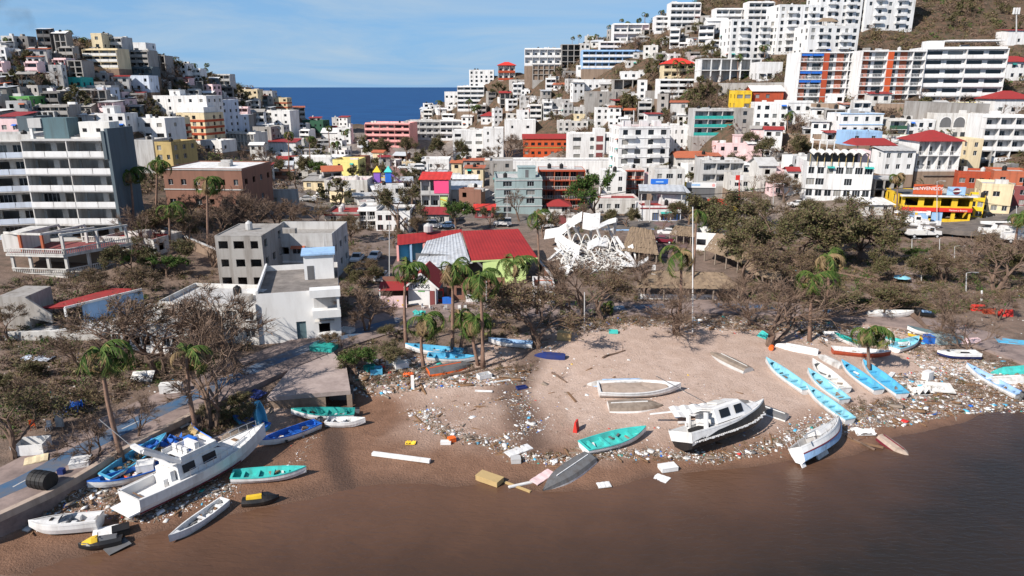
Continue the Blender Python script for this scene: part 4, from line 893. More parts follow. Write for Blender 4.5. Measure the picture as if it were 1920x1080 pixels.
mb = MB(); a, b_ = at_z(905,489,zt-.7), at_z(986,487,zt-.7); mb.bar((a.x, a.y + .3, (zt-.9+gz)/2), (b_.x, b_.y + .3, (zt-.9+gz)/2), .3, zt - .9 - gz); mb.build('lime_wall', mat('lime', .8, .2), hall)
mb = MB(); a, b_ = at_z(986,487,zt-.7), at_z(968,432,zt+.4); mb.bar((a.x, a.y + .5, (zt-1+gz)/2), (b_.x, b_.y, (zt-1+gz)/2), .3, zt - 1.0 - gz); mb.build('side_wall', mat('darkgrey', .8, .2), hall)
C1, C2, C3, C4 = at_z(800,452,6.8), at_z(864,436,7.2), at_z(882,490,6.1), at_z(772,510,4.3)
sheet((C4, C3, C2, C1), mat('corr', .55, .7, 0, .4, .3), 'torn_metal_roof', hall, 26, .07)
sheet((at_z(760,505,4.4), at_z(835,512,4.2), at_z(880,497,5.2), at_z(800,492,5.4)), mat('palegrey', .5, .6, 0), 'fallen_roof_sheet', hall, 16, .06)
for i in range(8):
    p = A4.lerp(C4, .06 + i*.12); MB().bar(p + Vector((0, -.3, -.5)), p + Vector((.1, 2.2, -.2)), .14).build('rafter', mat('alum', .5), hall)
MB().bar(at_z(770,515,4.0), at_z(886,492,5.9), .25).build('purlin', mat('alum', .5), hall)
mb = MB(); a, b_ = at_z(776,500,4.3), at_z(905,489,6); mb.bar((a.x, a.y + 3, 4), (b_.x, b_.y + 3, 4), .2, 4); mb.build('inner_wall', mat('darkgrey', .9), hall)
D = [at_z(745,440,6.6), at_z(866,430,6.9), at_z(866,447,6.2), at_z(745,460,5.8)]; sheet((D[3], D[2], D[1], D[0]), M_RED, 'rear_red_roof', hall, 30, .03)
for i in range(6):
    p = D[3].lerp(D[2], i / 5); part_box(hall, 'pillar', mat('lightblue' if i % 2 else 'pink'), p.x - .2, p.x + .2, p.y + .1, p.y + .5, 2, p.z - .1)
a, b_ = D[3], D[2]; MB().bar((a.x, a.y + .6, 4.0), (b_.x - 6, b_.y + .6, 4.0), .2, 3.4).build('blue_wall', mat('sky', .8), hall)
p = at_z(803,436,6.9); tk = link('water_tank', tank_mesh('palegrey'), hall, (p.x, p.y, 7.0), None, (1.6, 1.6, 1.2))
# --- gabled kiosk and stalls
ks = thing('kiosk', 'white gabled kiosk with red tile roof and black lettering', 'kiosk', G(792, 572), R(-4)); s = mpp(ks.location); w = 52 * s; h = 3.3; d = 6.5; pk = h + 1.9
mb = MB(); mb.quad((-w/2, 0, -.5), (w/2, 0, -.5), (w/2, 0, h), (0, 0, pk), (-w/2, 0, h)); mb.quad((-w/2, d, -.5), (-w/2, 0, -.5), (-w/2, 0, h), (-w/2, d, h)); mb.quad((w/2, 0, -.5), (w/2, d, -.5), (w/2, d, h), (w/2, 0, h)); mb.quad((w/2, d, -.5), (-w/2, d, -.5), (-w/2, d, h), (0, d, pk), (w/2, d, h)); mb.build('wall', mat('white', .85, .3), ks)
for sg_ in (-1, 1): MB().quad((sg_*(w/2+.6), -.7, h - .5), (0, -.7, pk + .06), (0, d + .5, pk + .06), (sg_*(w/2+.6), d + .5, h - .5)).build('roof', mat('redroof', .8, .25, .5), ks)
for sg_ in (-1, 1): MB().bar((sg_*(w/2+.6), -.72, h - .58), (0, -.72, pk - .05), .08, .25).build('barge_board', mat('white'), ks)
part_box(ks, 'door', mat('maroondoor'), w*.28, w*.46, -.06, -.01, 0, 2.3); part_box(ks, 'cross_board', mat('pale'), -.5, .5, -.08, -.01, h - .1, pk - .7); part_box(ks, 'ledge', mat('palegrey'), -w/2, w*.27, -.1, -.01, 2.35, 2.5)
sign_text(ks, 'TIANOS', .85, Matrix.Translation((-w*.08, -.05, 2.95)), mat('black', .6, 0, 0)); part_box(ks, 'green_mark', mat('green'), -w*.14, w*.1, -.05, -.02, 2.12, 2.3)
ps = thing('stall', 'pink flowered stall with red sheet roof left of the kiosk', 'stall', G(739, 578), R(4)); part_box(ps, 'front_board', mat('palepink', .8, .3), -1.9, 1.9, 0, .15, 0, 1.9); part_box(ps, 'side_post', mat('white'), -2.1, -1.92, 0, .2, 0, 3.0); part_box(ps, 'back_wall', mat('brick'), -1.9, 2.2, 3.4, 3.6, 0, 4); MB().quad((-2.2, -.2, 2.8), (2.2, -.2, 2.8), (2.2, 3.3, 3.3), (-2.2, 3.3, 3.3)).build('roof', mat('redroof'), ps)
for i in range(5): MB().tube([(-1.5 + i*.7, -.02, .5 + .7*(i%2)), (-1.5 + i*.7, -.04, .5 + .7*(i%2))], .14, 6).build('flower', mat('yellow'), ps)
B('low brick storehouse with white front behind the palms', 1000, 1040, 538, 570, 1, d=6, wall='white', bays=3, cat='shop', name='shop', roofc='terracotta', door=1)
B('row of roofless brick rooms behind the kiosk', 838, 946, 528, 562, 1, d=5, wall='brick', bays=7, void=1, top=0, cat='shop', name='shop')
vm = thing('vending_machine', 'red drinks cabinet standing by the kiosk', 'cabinet', G(826, 566)); part_box(vm, 'body', mat('red', .4, .1), -.45, .45, 0, .8, 0, 2.0); part_box(vm, 'glass_door', glass(), -.36, .36, -.02, -.003, .5, 1.8)
# --- thatched restaurants
def thatch(label, pts, zr, ze, name='thatched_roof', posts=True):
    root = thing(name, label, 'roof', (0, 0, 0)); rnd = random.Random(len(label)); mb = MB()
    a, b, c, d = [at_z(px, py, ze) for px, py in pts]                    # eaves: front-left, front-right, back-right, back-left
    r0, r1 = (a + d) / 2 + (b - a) * .12, (b + c) / 2 - (b - a) * .12; r0.z = r1.z = zr
    def slope(p, q, s, t, n, m):
        for i in range(n):
            for j in range(m):
                P = lambda u, v: p.lerp(q, u).lerp(t.lerp(s, u), v) + Vector((0, 0, rnd.uniform(-.10, .10)))
                mb.quad(P(i/n, j/m), P((i+1)/n, j/m), P((i+1)/n, (j+1)/m) , P(i/n, (j+1)/m))
    slope(a, b, r1, r0, 26, 5); slope(b, c, r1, r1, 10, 5); slope(c, d, r0, r1, 20, 4); slope(d, a, r0, r0, 10, 5)
    mb.build('thatch', mat('thatch', .95, .5, .9, .1, 2.0), root)
    if posts:
        for i in range(5):
            p = a.lerp(b, .04 + i * .23); MB().tube([(p.x, p.y + .4, hz(p.x, p.y) - .3), (p.x, p.y + .4, ze)], .13, 6).build('post', mat('oldwood'), root)
    return root
tr = thatch('long low thatched beach restaurant roof behind the flagpole', [(1192,540),(1395,542),(1360,518),(1205,512)], 6.2, 4.6)
a, b_ = at_z(1200,552,3), at_z(1345,553,3); MB().bar((a.x, a.y, 2.6), (b_.x, b_.y, 2.6), .25, .9).build('low_wall', mat('white', .8, .4), tr)
thatch('thatched roof with collapsed end beside the white ruined house', [(1320,468),(1412,500),(1432,470),(1345,440)], 6.8, 4.6)
thatch('brown thatched hut roof among the wrecked trees', [(1395,510),(1470,530),(1450,490),(1400,482)], 6.0, 3.8)
thatch('thatched palapa dome behind the twisted white steel', [(1165,470),(1235,478),(1228,440),(1180,432)], 7.2, 4.4)
thatch('small thatched roof by the plaza', [(1255,440),(1312,446),(1300,428),(1265,424)], 5.4, 4.2)
B('white ruined house with torn roof sheets by the plaza', 1304, 1366, 432, 470, 1, d=7, rot=-18, wall='white', void=1, bays=3, ww=1.6, top=0, roofc='corr', cat='house', name='house')
# --- collapsed white steel canopy
wr = thing('collapsed_canopy', 'collapsed white steel canopy twisted into a heap of beams and panels', 'wreck', (0, 0, 0)); rw = random.Random(5); wm = mat('white', .5, .5, 0, .4, 1.4)
def bent(px_pts, wid, z_off, m=wm, name='bent_panel'):
    mb = MB(); P = [at_z(px, py, z) for px, py, z in px_pts]; P = [P[0]] + [q for k in range(len(P)-1) for q in [P[k].lerp(P[k+1], .5), P[k+1]]]
    side = Vector((.15, 1, z_off)).normalized() * wid
    for p, q in zip(P[:-1], P[1:]): mb.quad(p, q, q + side, p + side); mb.quad(p - Vector((0, 0, .12)), q - Vector((0, 0, .12)), q, p)
    return mb.build(name, m, wr)
bent([(1020,448,4.2),(1045,444,4.6),(1058,436,5.6),(1072,424,7.4),(1090,414,8.4)], 3.2, .5); bent([(1092,428,7.2),(1108,431,7.0),(1124,428,7.2)], 4.0, .9); bent([(1124,428,7.4),(1140,420,7.8),(1155,416,8.2)], 2.0, .3)
bent([(1040,452,4.6),(1060,470,4.0),(1085,484,3.4)], 3.4, .6); bent([(1100,470,4.0),(1120,460,4.6),(1140,462,4.2)], 3.0, .4); bent([(1176,474,4.0),(1186,468,4.6),(1192,488,3.0)], 1.4, .8); bent([(1165,498,3.2),(1195,500,3.4),(1216,488,4.2)], 2.2, .1)
for a, b_ in [((1027,489,3),(1052,468,4.6)),((1062,515,2.6),(1080,478,4.6)),((1063,420,7.6),(1070,452,4)),((1075,424,7.4),(1092,450,4)),((1085,426,7),(1078,450,4)),((1108,430,7),(1107,452,4)),((1120,430,7),(1130,460,4)),((1138,418,7.8),(1150,452,4)),((1155,410,8.4),(1151,440,5)),((1155,444,6),(1188,492,3)),((1128,430,6.6),(1150,430,6.6)),((1158,468,5),(1186,490,3)),((1160,472,4.6),(1145,480,3)),((1040,465,4.4),(1070,484,3)),((1046,458,4.6),(1062,488,3)),((1140,446,5.6),(1146,470,3)),((1150,446,5.6),(1160,474,3)),((1166,494,3),(1215,490,4)),((1160,484,3),(1180,500,2.8)),((1050,505,2.6),(1068,497,3))]:
    MB().bar(at_z(*a), at_z(*b_), .38 + .25 * rw.random(), .3).build('beam', wm, wr)
mb = MB()
for i in range(420):
    px, py = rw.uniform(1050, 1172), rw.uniform(452, 508); p = at_z(px, py, rw.uniform(2.6, 4.6) * (1 if py < 495 else .75)); q = p + Vector((rw.uniform(-1.6, 1.6), rw.uniform(-1.6, 1.6), rw.uniform(-.9, 1.1)))
    mb.bar(p, q, rw.choice([.08, .08, .12, .3]), rw.choice([.05, .1]))
for i in range(110):
    px, py = rw.uniform(1060, 1165), rw.uniform(462, 508); p = at_z(px, py, rw.uniform(2.6, 3.8)); s = rw.uniform(.2, .7); M = Matrix.Translation(p) @ Euler((rw.uniform(-.9, .9), rw.uniform(-.9, .9), rw.uniform(0, 6.3))).to_matrix().to_4x4(); mb.box(-s, s, -s*.4, s*.4, -.02, .02, M)
for k in range(6):
    x0 = 1060 + k*18; P = [at_z(x0 + 26*t - 10, 470 - 34*math.sin(t*math.pi) + 8*k/6, 3.0 + 3.2*math.sin(t*math.pi)) for t in [j/9 for j in range(10)]]
    for u, v in zip(P[:-1], P[1:]): mb.bar(u, v, .14, .14)
o = mb.build('twisted_ribs', mat('pale', .5, .5, 0, .4, 1.5), wr); o['kind'] = 'stuff'
# --- villa with balustraded terraces on the left
vl = thing('villa', 'white balustraded villa with bare roof beams on the left slope', 'house', at(128, 522, 106), 0)
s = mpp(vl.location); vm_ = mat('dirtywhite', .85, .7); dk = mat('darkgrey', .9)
def balus(root, a, b, z, mm=None):
    a, b = Vector((*a, z)), Vector((*b, z)); mm = mm or vm_; mb = MB(); n = max(2, int((b - a).length / .32))
    mb.bar(a + Vector((0,0,.85)), b + Vector((0,0,.85)), .2, .14); mb.bar(a + Vector((0,0,.06)), b + Vector((0,0,.06)), .2, .12)
    for i in range(n): p = a.lerp(b, (i + .5) / n); mb.tube([p + Vector((0,0,.1)), p + Vector((0,0,.35)), p + Vector((0,0,.8))], [.05, .085, .05], 5, False)
    o = mb.build('balustrade', mm, root); return o
cr_ = (0, 0); cl_ = (-9.2, 1.0); br_ = (6.0, 9.0); bl_ = (-11, 10)
def slab(root, pts, z0, z1, nm, m): MB().prism(pts, z0, z1).build(nm, m, root)
quadp = [cr_, br_, bl_, cl_]
slab(vl, quadp, -4.5, .6, 'foundation', vm_); slab(vl, [(0, -.25), (6.4, 9), (-11.3, 10), (-9.6, .8)], 3.4, 3.75, 'floor_slab', vm_)
MB().prism([(0, -.2), (6.3, 8.9), (-11.2, 9.9), (-9.5, .85)], 3.752, 3.76).build('terrace_floor', mat('maroondoor', .9, .6), vl); balus(vl, (-9.1, .95), (0, -.05), .6); balus(vl, (0, 0), (5.9, 8.8), .6); balus(vl, (-9.4, .8), (0, -.2), 3.75); balus(vl, (0, -.2), (6.2, 8.9), 3.75); balus(vl, (6.0, 9.4), (-3, 9.9), 3.75)
for i in range(4): t = i / 3; part_box(vl, 'column', vm_, -9.0*t - .2, -9.0*t + .2, .1 + 1.0*t, .5 + 1.0*t, .6, 3.4)
for i in range(1, 4): t = i / 3; part_box(vl, 'column', vm_, 5.6*t - .2, 5.6*t + .2, 8.6*t, 8.6*t + .4, .6, 3.4)
rust = mat('terracotta', .9, .5)
for x, y in [(-7.5, 1.6), (-3.8, 1.2), (-.3, .6), (2.8, 4.6), (5.4, 8.4), (-1.5, 8.8), (-6, 9.2)]: part_box(vl, 'column', rust if y < 5 and x < -1 else vm_, x - .18, x + .18, y - .18, y + .18, 3.75, 6.6)
for a, b_ in [((-7.5, 1.6), (-3.8, 1.2)), ((-7.5, 1.6), (-6, 9.2)), ((-3.8, 1.2), (-1.5, 8.8)), ((-.6, .5), (5.6, 8.7)), ((-6, 9.2), (-1.5, 8.8)), ((-3.8, 1.2), (1.4, 6.6)), ((-7.5, 1.6), (-10.5, 2.6))]: MB().bar((*a, 6.75), (*b_, 6.75), .28, .3).build('roof_beam', vm_, vl)
part_box(vl, 'room', mat('dirtywhite', .9, .5), -10.8, -8, 2.2, 9.5, 3.75, 6.5); part_box(vl, 'back_wall', mat('stonewall', .9), -8.4, 2.6, 6.4, 6.6, .6, 3.39)
stp = thing('steps', 'dark red garden steps between the villa and the ruined hotel', 'steps', at(222, 508, 112), R(-10))
for i in range(9): part_box(stp, 'step', mat('maroondoor', .9, .5), -2.2, 2.2, i*.55, i*.55 + .6, -1, .2 + i*.22)
rf = B('low building with red roof edge below the ruined hotel', 188, 300, 446, 476, 1, d=7, Y=120, rot=-14, wall='dirtywhite', bays=4, roofc='redroof', void=.6)
# --- wrecked white house with red mono-pitch roof
wh_ = thing('house', 'weathered white house with red sloping roof and blue-washed porch at left', 'house', at(120, 668, 84.5), R(6)); cm = mat('dirtywhite', .9, .75, .3, .2, .6); sx = mpp(wh_.location)
part_box(wh_, 'front_wall', cm, -6.2, 5.2, 0, .3, -1, 1.6); part_box(wh_, 'front_band', cm, -6.4, 5.0, -.5, -.01, 2.2, 3.6)
for i in range(5): part_box(wh_, 'front_pier', mat('white', .9, .5), -5.6 + i*2.5, -4.9 + i*2.5, .02, .28, 1.601, 2.19)
part_box(wh_, 'recess_shade_panel', dk, -6, 5, .6, .7, 1.4, 2.5); part_box(wh_, 'terrace', mat('palegrey', .95, .7), -6.3, 5.0, -.0, 8, 2.0, 3.0)  # dark panel behind the piers gives the recess its shade by colour
MB().bar((-1.0, 1.2, 3.05), (5.4, 4.6, 3.05), .2, .3).build('terrace_kerb', mat('white'), wh_)
MB().quad((-4.4, 3.6, 5.4), (-.4, 3.0, 5.7), (6.6, 9.6, 6.1), (2.2, 11.0, 5.9)).quad((-4.4, 3.6, 5.25), (2.2, 11.0, 5.75), (6.6, 9.6, 5.95), (-.4, 3.0, 5.55)).build('red_roof', mat('redroof', .85, .6), wh_)
MB().bar((-.4, 2.95, 5.6), (6.7, 9.6, 6.0), .16, .3).build('roof_edge', mat('white'), wh_); MB().bar((-.4, 3.0, 3.0), (-.4, 3.0, 5.6), .25).build('porch_post', mat('white'), wh_)
MB().bar((.9, 4.6, 4.3), (6.6, 9.9, 4.3), .2, 2.7).build('porch_wall', mat('lightblue', .9, .6), wh_)
MB().prism([(-8.2, 3.0), (-4.6, 2.4), (-4.0, 7.4), (-7.6, 8)], -2, 7.4).build('tower', mat('concrete', .95, .8, .3, .2, .5), wh_)
MB().quad((-4.6, 2.3, 7.3), (-1.6, 1.9, 5.0), (-1.6, 1.9, 3.9), (-4.6, 2.3, 4.6)).quad((-4.6, 2.6, 7.3), (-4.6, 2.6, 4.6), (-1.6, 2.2, 3.9), (-1.6, 2.2, 5.0)).quad((-4.6, 2.3, 7.3), (-4.6, 2.6, 7.3), (-1.6, 2.2, 5.0), (-1.6, 1.9, 5.0)).build('stair_parapet', mat('concrete', .95, .8, .3, .2, .5), wh_)
part_box(wh_, 'shed', mat('dirtywhite', .9, .6), -10.5, -6.6, .3, 4, -1, 2.3); part_box(wh_, 'shed_shade_panel', dk, -9.6, -7.6, .25, .29, 0, 1.9); MB().quad((-11, -.2, 2.5), (-6.3, -.2, 2.4), (-6.3, 4.2, 2.9), (-11, 4.2, 3)).build('shed_roof', mat('darkgrey'), wh_)  # dark panel on the shed front paints in its shaded inside
B('long low white building hidden behind the bare trees', 206, 366, 606, 662, 1, d=8, rot=-8, wall='white', bays=8, cat='house', name='house', roofc='palegrey', void=.4)
B('white terrace house with pale blue roof behind the bare trees', 300, 490, 566, 640, 2, d=9, Y=95, rot=-6, wall='dirtywhite', bays=6, cat='house', name='house', roofc='palegrey', void=.5)
# --- grey concrete buildings and the bright white two-storey house
B('unfinished grey concrete house with empty windows', 414, 500, 442, 545, 3, d=10, Y=112, wall='concrete', bays=3, ww=1.5, wh=1.2, void=1, roofc='concrete', parapet=.15)
g2 = B('grey stone building with ribbon windows and walled roof terrace', 500, 628, 438, 520, 2, d=11, Y=119, wall='palegrey', bays=5, ww=2.4, wh=1.2, void=.3, roofc='concrete', parapet=1.4); w, h = g2['_w'], g2['_h']
MB().tube([(w/2 - 1.4, 1.4, -2), (w/2 - 1.4, 1.4, h + .9)], 1.45, 16).build('rounded_corner', mat('palegrey', .9, .6), g2); part_box(g2, 'ribbon_ledge', mat('white'), -w*.3, w*.42, -.18, -.005, h*.42, h*.47)
wt = thing('house', 'bright white two-storey house with roof stair box and walled roof', 'house', G(566, 640), R(14)); s = mpp(wt.location); wm_ = mat('white', .85, .28)
w, d, h1, h2 = 10.2, 15.0, 3.4, 6.8
mb = MB(); o1 = [(4.6, 5.8, .1, 2.7), (7.4, 8.8, 1.0, 2.4)]; FR = Matrix.Translation((-w/2, 0, 0)); facade(mb, w, -1.5, h2, o1, FR)
facade(mb, d, -1.5, h2, [], Matrix.Translation((-w/2, d, 0)) @ Matrix.Rotation(R(-90), 4, 'Z')); facade(mb, d, -1.5, h2, [(2, 4, 3.6, 5.8), (6, 7, 1, 2.2), (9, 10, 4.2, 5.4)], Matrix.Translation((w/2, 0, 0)) @ Matrix.Rotation(R(90), 4, 'Z')); facade(mb, w, -1.5, h2, [], Matrix.Translation((w/2, d, 0)) @ Matrix.Rotation(R(180), 4, 'Z'))
mb.build('wall', wm_, wt); part_box(wt, 'roof', tint('stained_flat_roof', (.26, .23, .21), (.13, .115, .105), .5), -w/2 + .02, w/2 - .02, .02, d - .02, h2 - .9, h2 - .8)
part_box(wt, 'parapet', wm_, -w/2, -w/2 + .25, .02, d - .02, h2, h2 + .35); part_box(wt, 'stair_house', wm_, .6, 4.6, 8.5, 12.4, h2 - .79, h2 + 2.7); part_box(wt, 'stair_house_roof', mat('lightblue', .9, .4), .3, 4.9, 8.2, 12.7, h2 + 2.701, h2 + 2.9); part_box(wt, 'stair_door', dk, 1.0, 1.9, 8.45, 8.49, h2 - .75, h2 + 1.2)
part_box(wt, 'balcony', wm_, w/2 - 3.4, w/2 + .1, -1.4, -.005, h1, h1 + 1.0); part_box(wt, 'balcony_roof', wm_, w/2 - 3.6, w/2 + .2, -1.6, -.005, h2 - .6, h2 + .4); part_box(wt, 'balcony_column', wm_, w/2 - .3, w/2, -1.35, -1.05, h1 + 1.0, h2 - .6); part_box(wt, 'balcony_back_panel', mat('palegrey'), w/2 - 3.2, w/2 - .4, -.06, -.004, h1 + 1.0, h2 - .61)  # grey sheet behind the balcony stands slightly proud of the wall
part_box(wt, 'porch', wm_, 2.2, 4.0, -.5, -.004, 0, .9); part_box(wt, 'porch_hood', mat('dirtywhite'), 1.9, 4.3, -.8, -.004, 2.5, 2.75); part_box(wt, 'door', mat('tealgrey'), -.5 + .0, .7, .2, .22, .1, 2.7)
mb = MB()
for i in range(10): mb.box(-w/2 - 1.3, -w/2 - .03, 6.0 - i*.5, 6.5 - i*.5, -1.0, 5.6 - i*.42)
mb.build('outside_stairs', wm_, wt); part_box(wt, 'side_annex', mat('white', .9, .4), -w/2 - 5.4, -w/2 - 1.35, 1.5, 9, -1.5, 3.2)
# --- walls, cove marker, hangar and playground
def wall_thing(label, p0, p1, h, m, t=.3, name='retaining_wall', cat='wall', Y0=None, Y1=None, dn=3.0):
    a = at(*p0, Y0) if Y0 else G(*p0); b = at(*p1, Y1) if Y1 else G(*p1); o = thing(name, label, cat, a)
    d = b - a; MB().bar((0, 0, (h - dn) / 2), (d.x, d.y, d.z + (h - dn) / 2), t, h + dn).build('wall', m, o); MB().bar((0, 0, h + .06), (d.x, d.y, d.z + h + .06), t + .15, .12).build('coping', mat('palegrey', .9, .5), o); return o
SW = mat('stonewall', .95, .6, .8, .2, 1.2)
wall_thing('long stone retaining wall under the apartment blocks', (1518,222), (1700,222), 4.6, SW); wall_thing('grey concrete retaining wall under the white apartment block', (1692,220), (1850,226), 4.6, mat('concrete', .9, .7, .3)); wall_thing('tall grey retaining wall below the open terrace', (1346,180), (1494,181), 4.4, mat('concrete', .9, .6, .4))
wall_thing('stone garden wall descending behind the grey houses', (312,446), (418,492), 1.8, SW); wall_thing('white street wall with maroon gates', (1016,420), (1084,420), 2.6, mat('white'), name='street_wall'); wall_thing('brown block wall beside the red roof hall', (1010,505), (1034,535), 1.6, mat('brick'), name='block_wall'); wall_thing('concrete court wall behind the storm-felled branches', (440,372), (560,372), 2.2, mat('palegrey', .9, .6), name='court_wall', Y0=178, Y1=176); wall_thing('stone base wall below the white hill houses', (1440,268), (1590,268), 2.6, SW)
gt = thing('gate', 'maroon double gate in the white street wall', 'gate', G(1062, 421)); part_box(gt, 'leaf', mat('maroondoor'), -2, -.05, -.4, -.25, 0, 2.4); part_box(gt, 'leaf', mat('maroondoor'), .05, 2, -.4, -.25, 0, 2.4)
ob = thing('monument', 'white obelisk marker standing by the cove', 'monument', at(659, 258, 396)); MB().tube([(0, 0, -3), (0, 0, 0), (0, 0, 7.2)], [1.7, 1.5, .9], 4).build('shaft', mat('white'), ob); MB().tube([(0, 0, 7.2), (0, 0, 7.5)], [1.1, 1.1], 4).build('cap', mat('white'), ob)
hg = thing('hangar', 'low hall with long curved silver roof in mid town', 'building', at(832, 348, 226), R(-6)); mb = MB(); n = 14
for i in range(n):
    a0, a1 = math.pi * i / n, math.pi * (i+1) / n; mb.quad((-7, 4*math.cos(a0)+4, 1.6+2.4*math.sin(a0)), (8, 4*math.cos(a0)+4, .6+2*math.sin(a0)), (8, 4*math.cos(a1)+4, .6+2*math.sin(a1)), (-7, 4*math.cos(a1)+4, 1.6+2.4*math.sin(a1)))
mb.build('curved_roof', mat('corr', .4, .3, 0), hg); part_box(hg, 'wall', mat('palegrey'), -7, 8, .1, 7.9, -1, 1.5)
cc = B('house with hot pink upper wall and red roof above green graffiti', 790, 842, 338, 392, 2, d=8, Y=182, wall='palegrey', style='gallery', bays=3, roof='shed', roofc='red', cat='house', name='house'); w, h, f = cc['_w'], cc['_h'], cc['_f']
part_box(cc, 'pink_wall', mat('hotpink', .7, .2), -w*.02, w/2 + .06, -.22, -.12, f + .3, h - .2); part_box(cc, 'green_graffiti', mat('lime', .7, .4), w*.2, w*.46, -.2, -.11, .2, f - .6); MB().bar((w*.2, -.22, f*.7), (w*.42, -.22, f*.55), .06, .3).build('yellow_stroke', mat('yellow'), cc)
pg = thing('playground', 'toy-coloured playground towers with blue and yellow roofs', 'playground', at(718, 342, 208))
for x, c, rc in ((-1.7, 'purple', 'yellow'), (1.6, 'blue', 'turq')):
    part_box(pg, 'tower', mat(c, .5, .1), x - .9, x + .9, 0, 1.8, 0, 3.0); MB().quad((x-1.2, -.3, 3), (x+1.2, -.3, 3), (x, .9, 4.8)).quad((x+1.2, -.3, 3), (x+1.2, 2.1, 3), (x, .9, 4.8)).quad((x-1.2, 2.1, 3), (x-1.2, -.3, 3), (x, .9, 4.8)).build('roof', mat(rc, .5, .1), pg)
MB().bar((-.8, .6, 1.4), (.8, .6, 1.4), .7, .2).build('bridge', mat('yellow', .5), pg); MB().bar((2.5, .4, 2.4), (5.4, -.6, .2), .8, .15).build('slide', mat('purple', .5), pg)
# --- small houses crowding both hillsides
def clear(x, y, r, k=.72): return all((x-a)**2 + (y-b)**2 > ((r + c) * k) ** 2 for a, b, c in FOOT)
USED = set()
def by_landmark(prefix, px, py):                   # phrase a label after the nearest landmark nobody else used
    n0 = len(prefix.split())
    for b in sorted(LAND, key=lambda b: (b[0]/2 + b[1]/2 - px)**2 + 2*((b[2] + b[3])/2 - py)**2):
        t = prefix + ' ' + b[4]
        if t not in USED and len(t.split()) <= 16: return t
    return prefix
LAND = list(BOXES)
fill = random.Random(23); n_fill = 0
ZONES = [('left hillside', [(-20,86),(60,92),(150,110),(230,120),(330,150),(430,175),(530,200),(560,235),(430,255),(330,200),(260,215),(240,235),(120,235),(-20,230)], 92, ['concrete','shadeconc','palegrey','dirtywhite','shadeconc','concrete','slate','shadeconc','concrete','palepink','dirtywhite'], (4, 6.5)),  # shade over the left hill is put into darker wall greys
         ('right hillside', [(860,225),(900,190),(1010,150),(1100,160),(1200,185),(1300,200),(1290,250),(1140,245),(1040,240),(900,245)], 44, ['dirtywhite','palegrey','white','concrete','white'], (4, 6.5)),
         ('right ridge', [(940,165),(1000,120),(1110,80),(1180,70),(1260,45),(1360,40),(1350,120),(1240,140),(1180,140),(1090,150)], 36, ['white','white','dirtywhite','palegrey','concrete'], (4, 7)),
         ('town flats', [(440,300),(560,270),(690,290),(760,300),(900,310),(920,400),(780,402),(690,402),(590,395),(540,350)], 64, ['white','white','dirtywhite','dirtywhite','palegrey','cream','palegrey','concrete','brick'], (3.5, 7)),
         ('eastern lower slope', [(1220,310),(1300,255),(1420,265),(1500,290),(1510,370),(1400,372),(1300,378),(1220,372)], 22, ['white','dirtywhite','palegrey','palepink','concrete'], (4, 7)),
         ('cove slopes', [(540,215),(640,240),(700,280),(560,270),(460,250)], 16, ['white','white','dirtywhite','palegrey','palepink'], (5, 8)),
         ('upper terraces', [(1500,205),(1700,205),(1910,215),(1910,330),(1700,330),(1640,290),(1500,275)], 18, ['white','dirtywhite','palegrey','concrete'], (4, 6.5)),
         ('seaward headland', [(800,205),(850,205),(880,240),(830,250),(790,235)], 14, ['white','white','dirtywhite'], (5, 8))]
for zone, poly, n, cols, (wa, wb) in ZONES:
    got = 0
    for _ in range(n * 30):
        if got >= n: break
        px, py = fill.uniform(min(p[0] for p in poly), max(p[0] for p in poly)), fill.uniform(min(p[1] for p in poly), max(p[1] for p in poly))
        if not in_poly(np.array(px), np.array(py), poly): continue
        p = G(px, py); w = fill.uniform(wa, wb); d = fill.uniform(wa, wb) * .9
        if not clear(p.x, p.y + d/2, math.hypot(w, d)/2, .66): continue
        if zone == 'town flats' and min(seg_dist(np.array(p.x), np.array(p.y), TOWN_ROAD), seg_dist(np.array(p.x), np.array(p.y), BLVD)) < 7: continue
        fl = fill.choice([1, 1, 1, 2, 2, 3] if zone != 'town flats' else [1, 1, 1, 2]); s = mpp(p); c = fill.choice(cols); stl = fill.choice(['win', 'win', 'gallery', 'bal' if fl > 1 else 'win', 'frame' if c == 'concrete' else 'win'])
        rf_ = fill.choice(['flat'] * 4 + ['shed', 'shed', 'gable']); near = sorted(BOXES, key=lambda b: (b[0]/2 + b[1]/2 - px)**2 + 3*(b[3] - py)**2)
        near = [b for b in near if 'hillside' not in b[4] and len(b[4].split()) <= 11 and not b[4].startswith('small')][:1][0]
        cn_ = {'concrete': 'bare grey', 'palegrey': 'pale grey', 'dirtywhite': 'stained white', 'slate': 'slate grey', 'shadeconc': 'shade-darkened grey', 'bluewhite': 'bluish white', 'palepink': 'faded pink'}.get(c, c)
        lb = 'small %s %s on the %s' % (cn_, {1: 'one-storey house' if rf_ != 'shed' else 'shed', 2: 'two-storey house', 3: 'three-storey house'}[fl], zone)
        lb += {'frame': ' with open frame', 'gallery': ' with galleries', 'bal': ' with balconies'}.get(stl, '')
        if rf_ != 'flat': lb += ', %s roof' % ('sheet' if rf_ == 'shed' else 'gabled')
        if lb in USED: lb = by_landmark('small %s house by the' % cn_, px, py)
        USED.add(lb)
        B(lb, px - w/2/s, px + w/2/s, py - fl*2.8/s, py, fl, d=d, rot=fill.uniform(-22, 22), wall=c, style=stl, roof=rf_, roofc=fill.choice(['palegrey', 'redroof', 'corr', 'terracotta', 'white', 'concrete']), tanks=fill.choice([0, 0, 1]), Y=p.y, void=.4, cat='shed' if rf_ == 'shed' and fl == 1 else 'house', name='shed' if rf_ == 'shed' and fl == 1 else 'house', group='small houses of the ' + zone, seed=got)
        got += 1
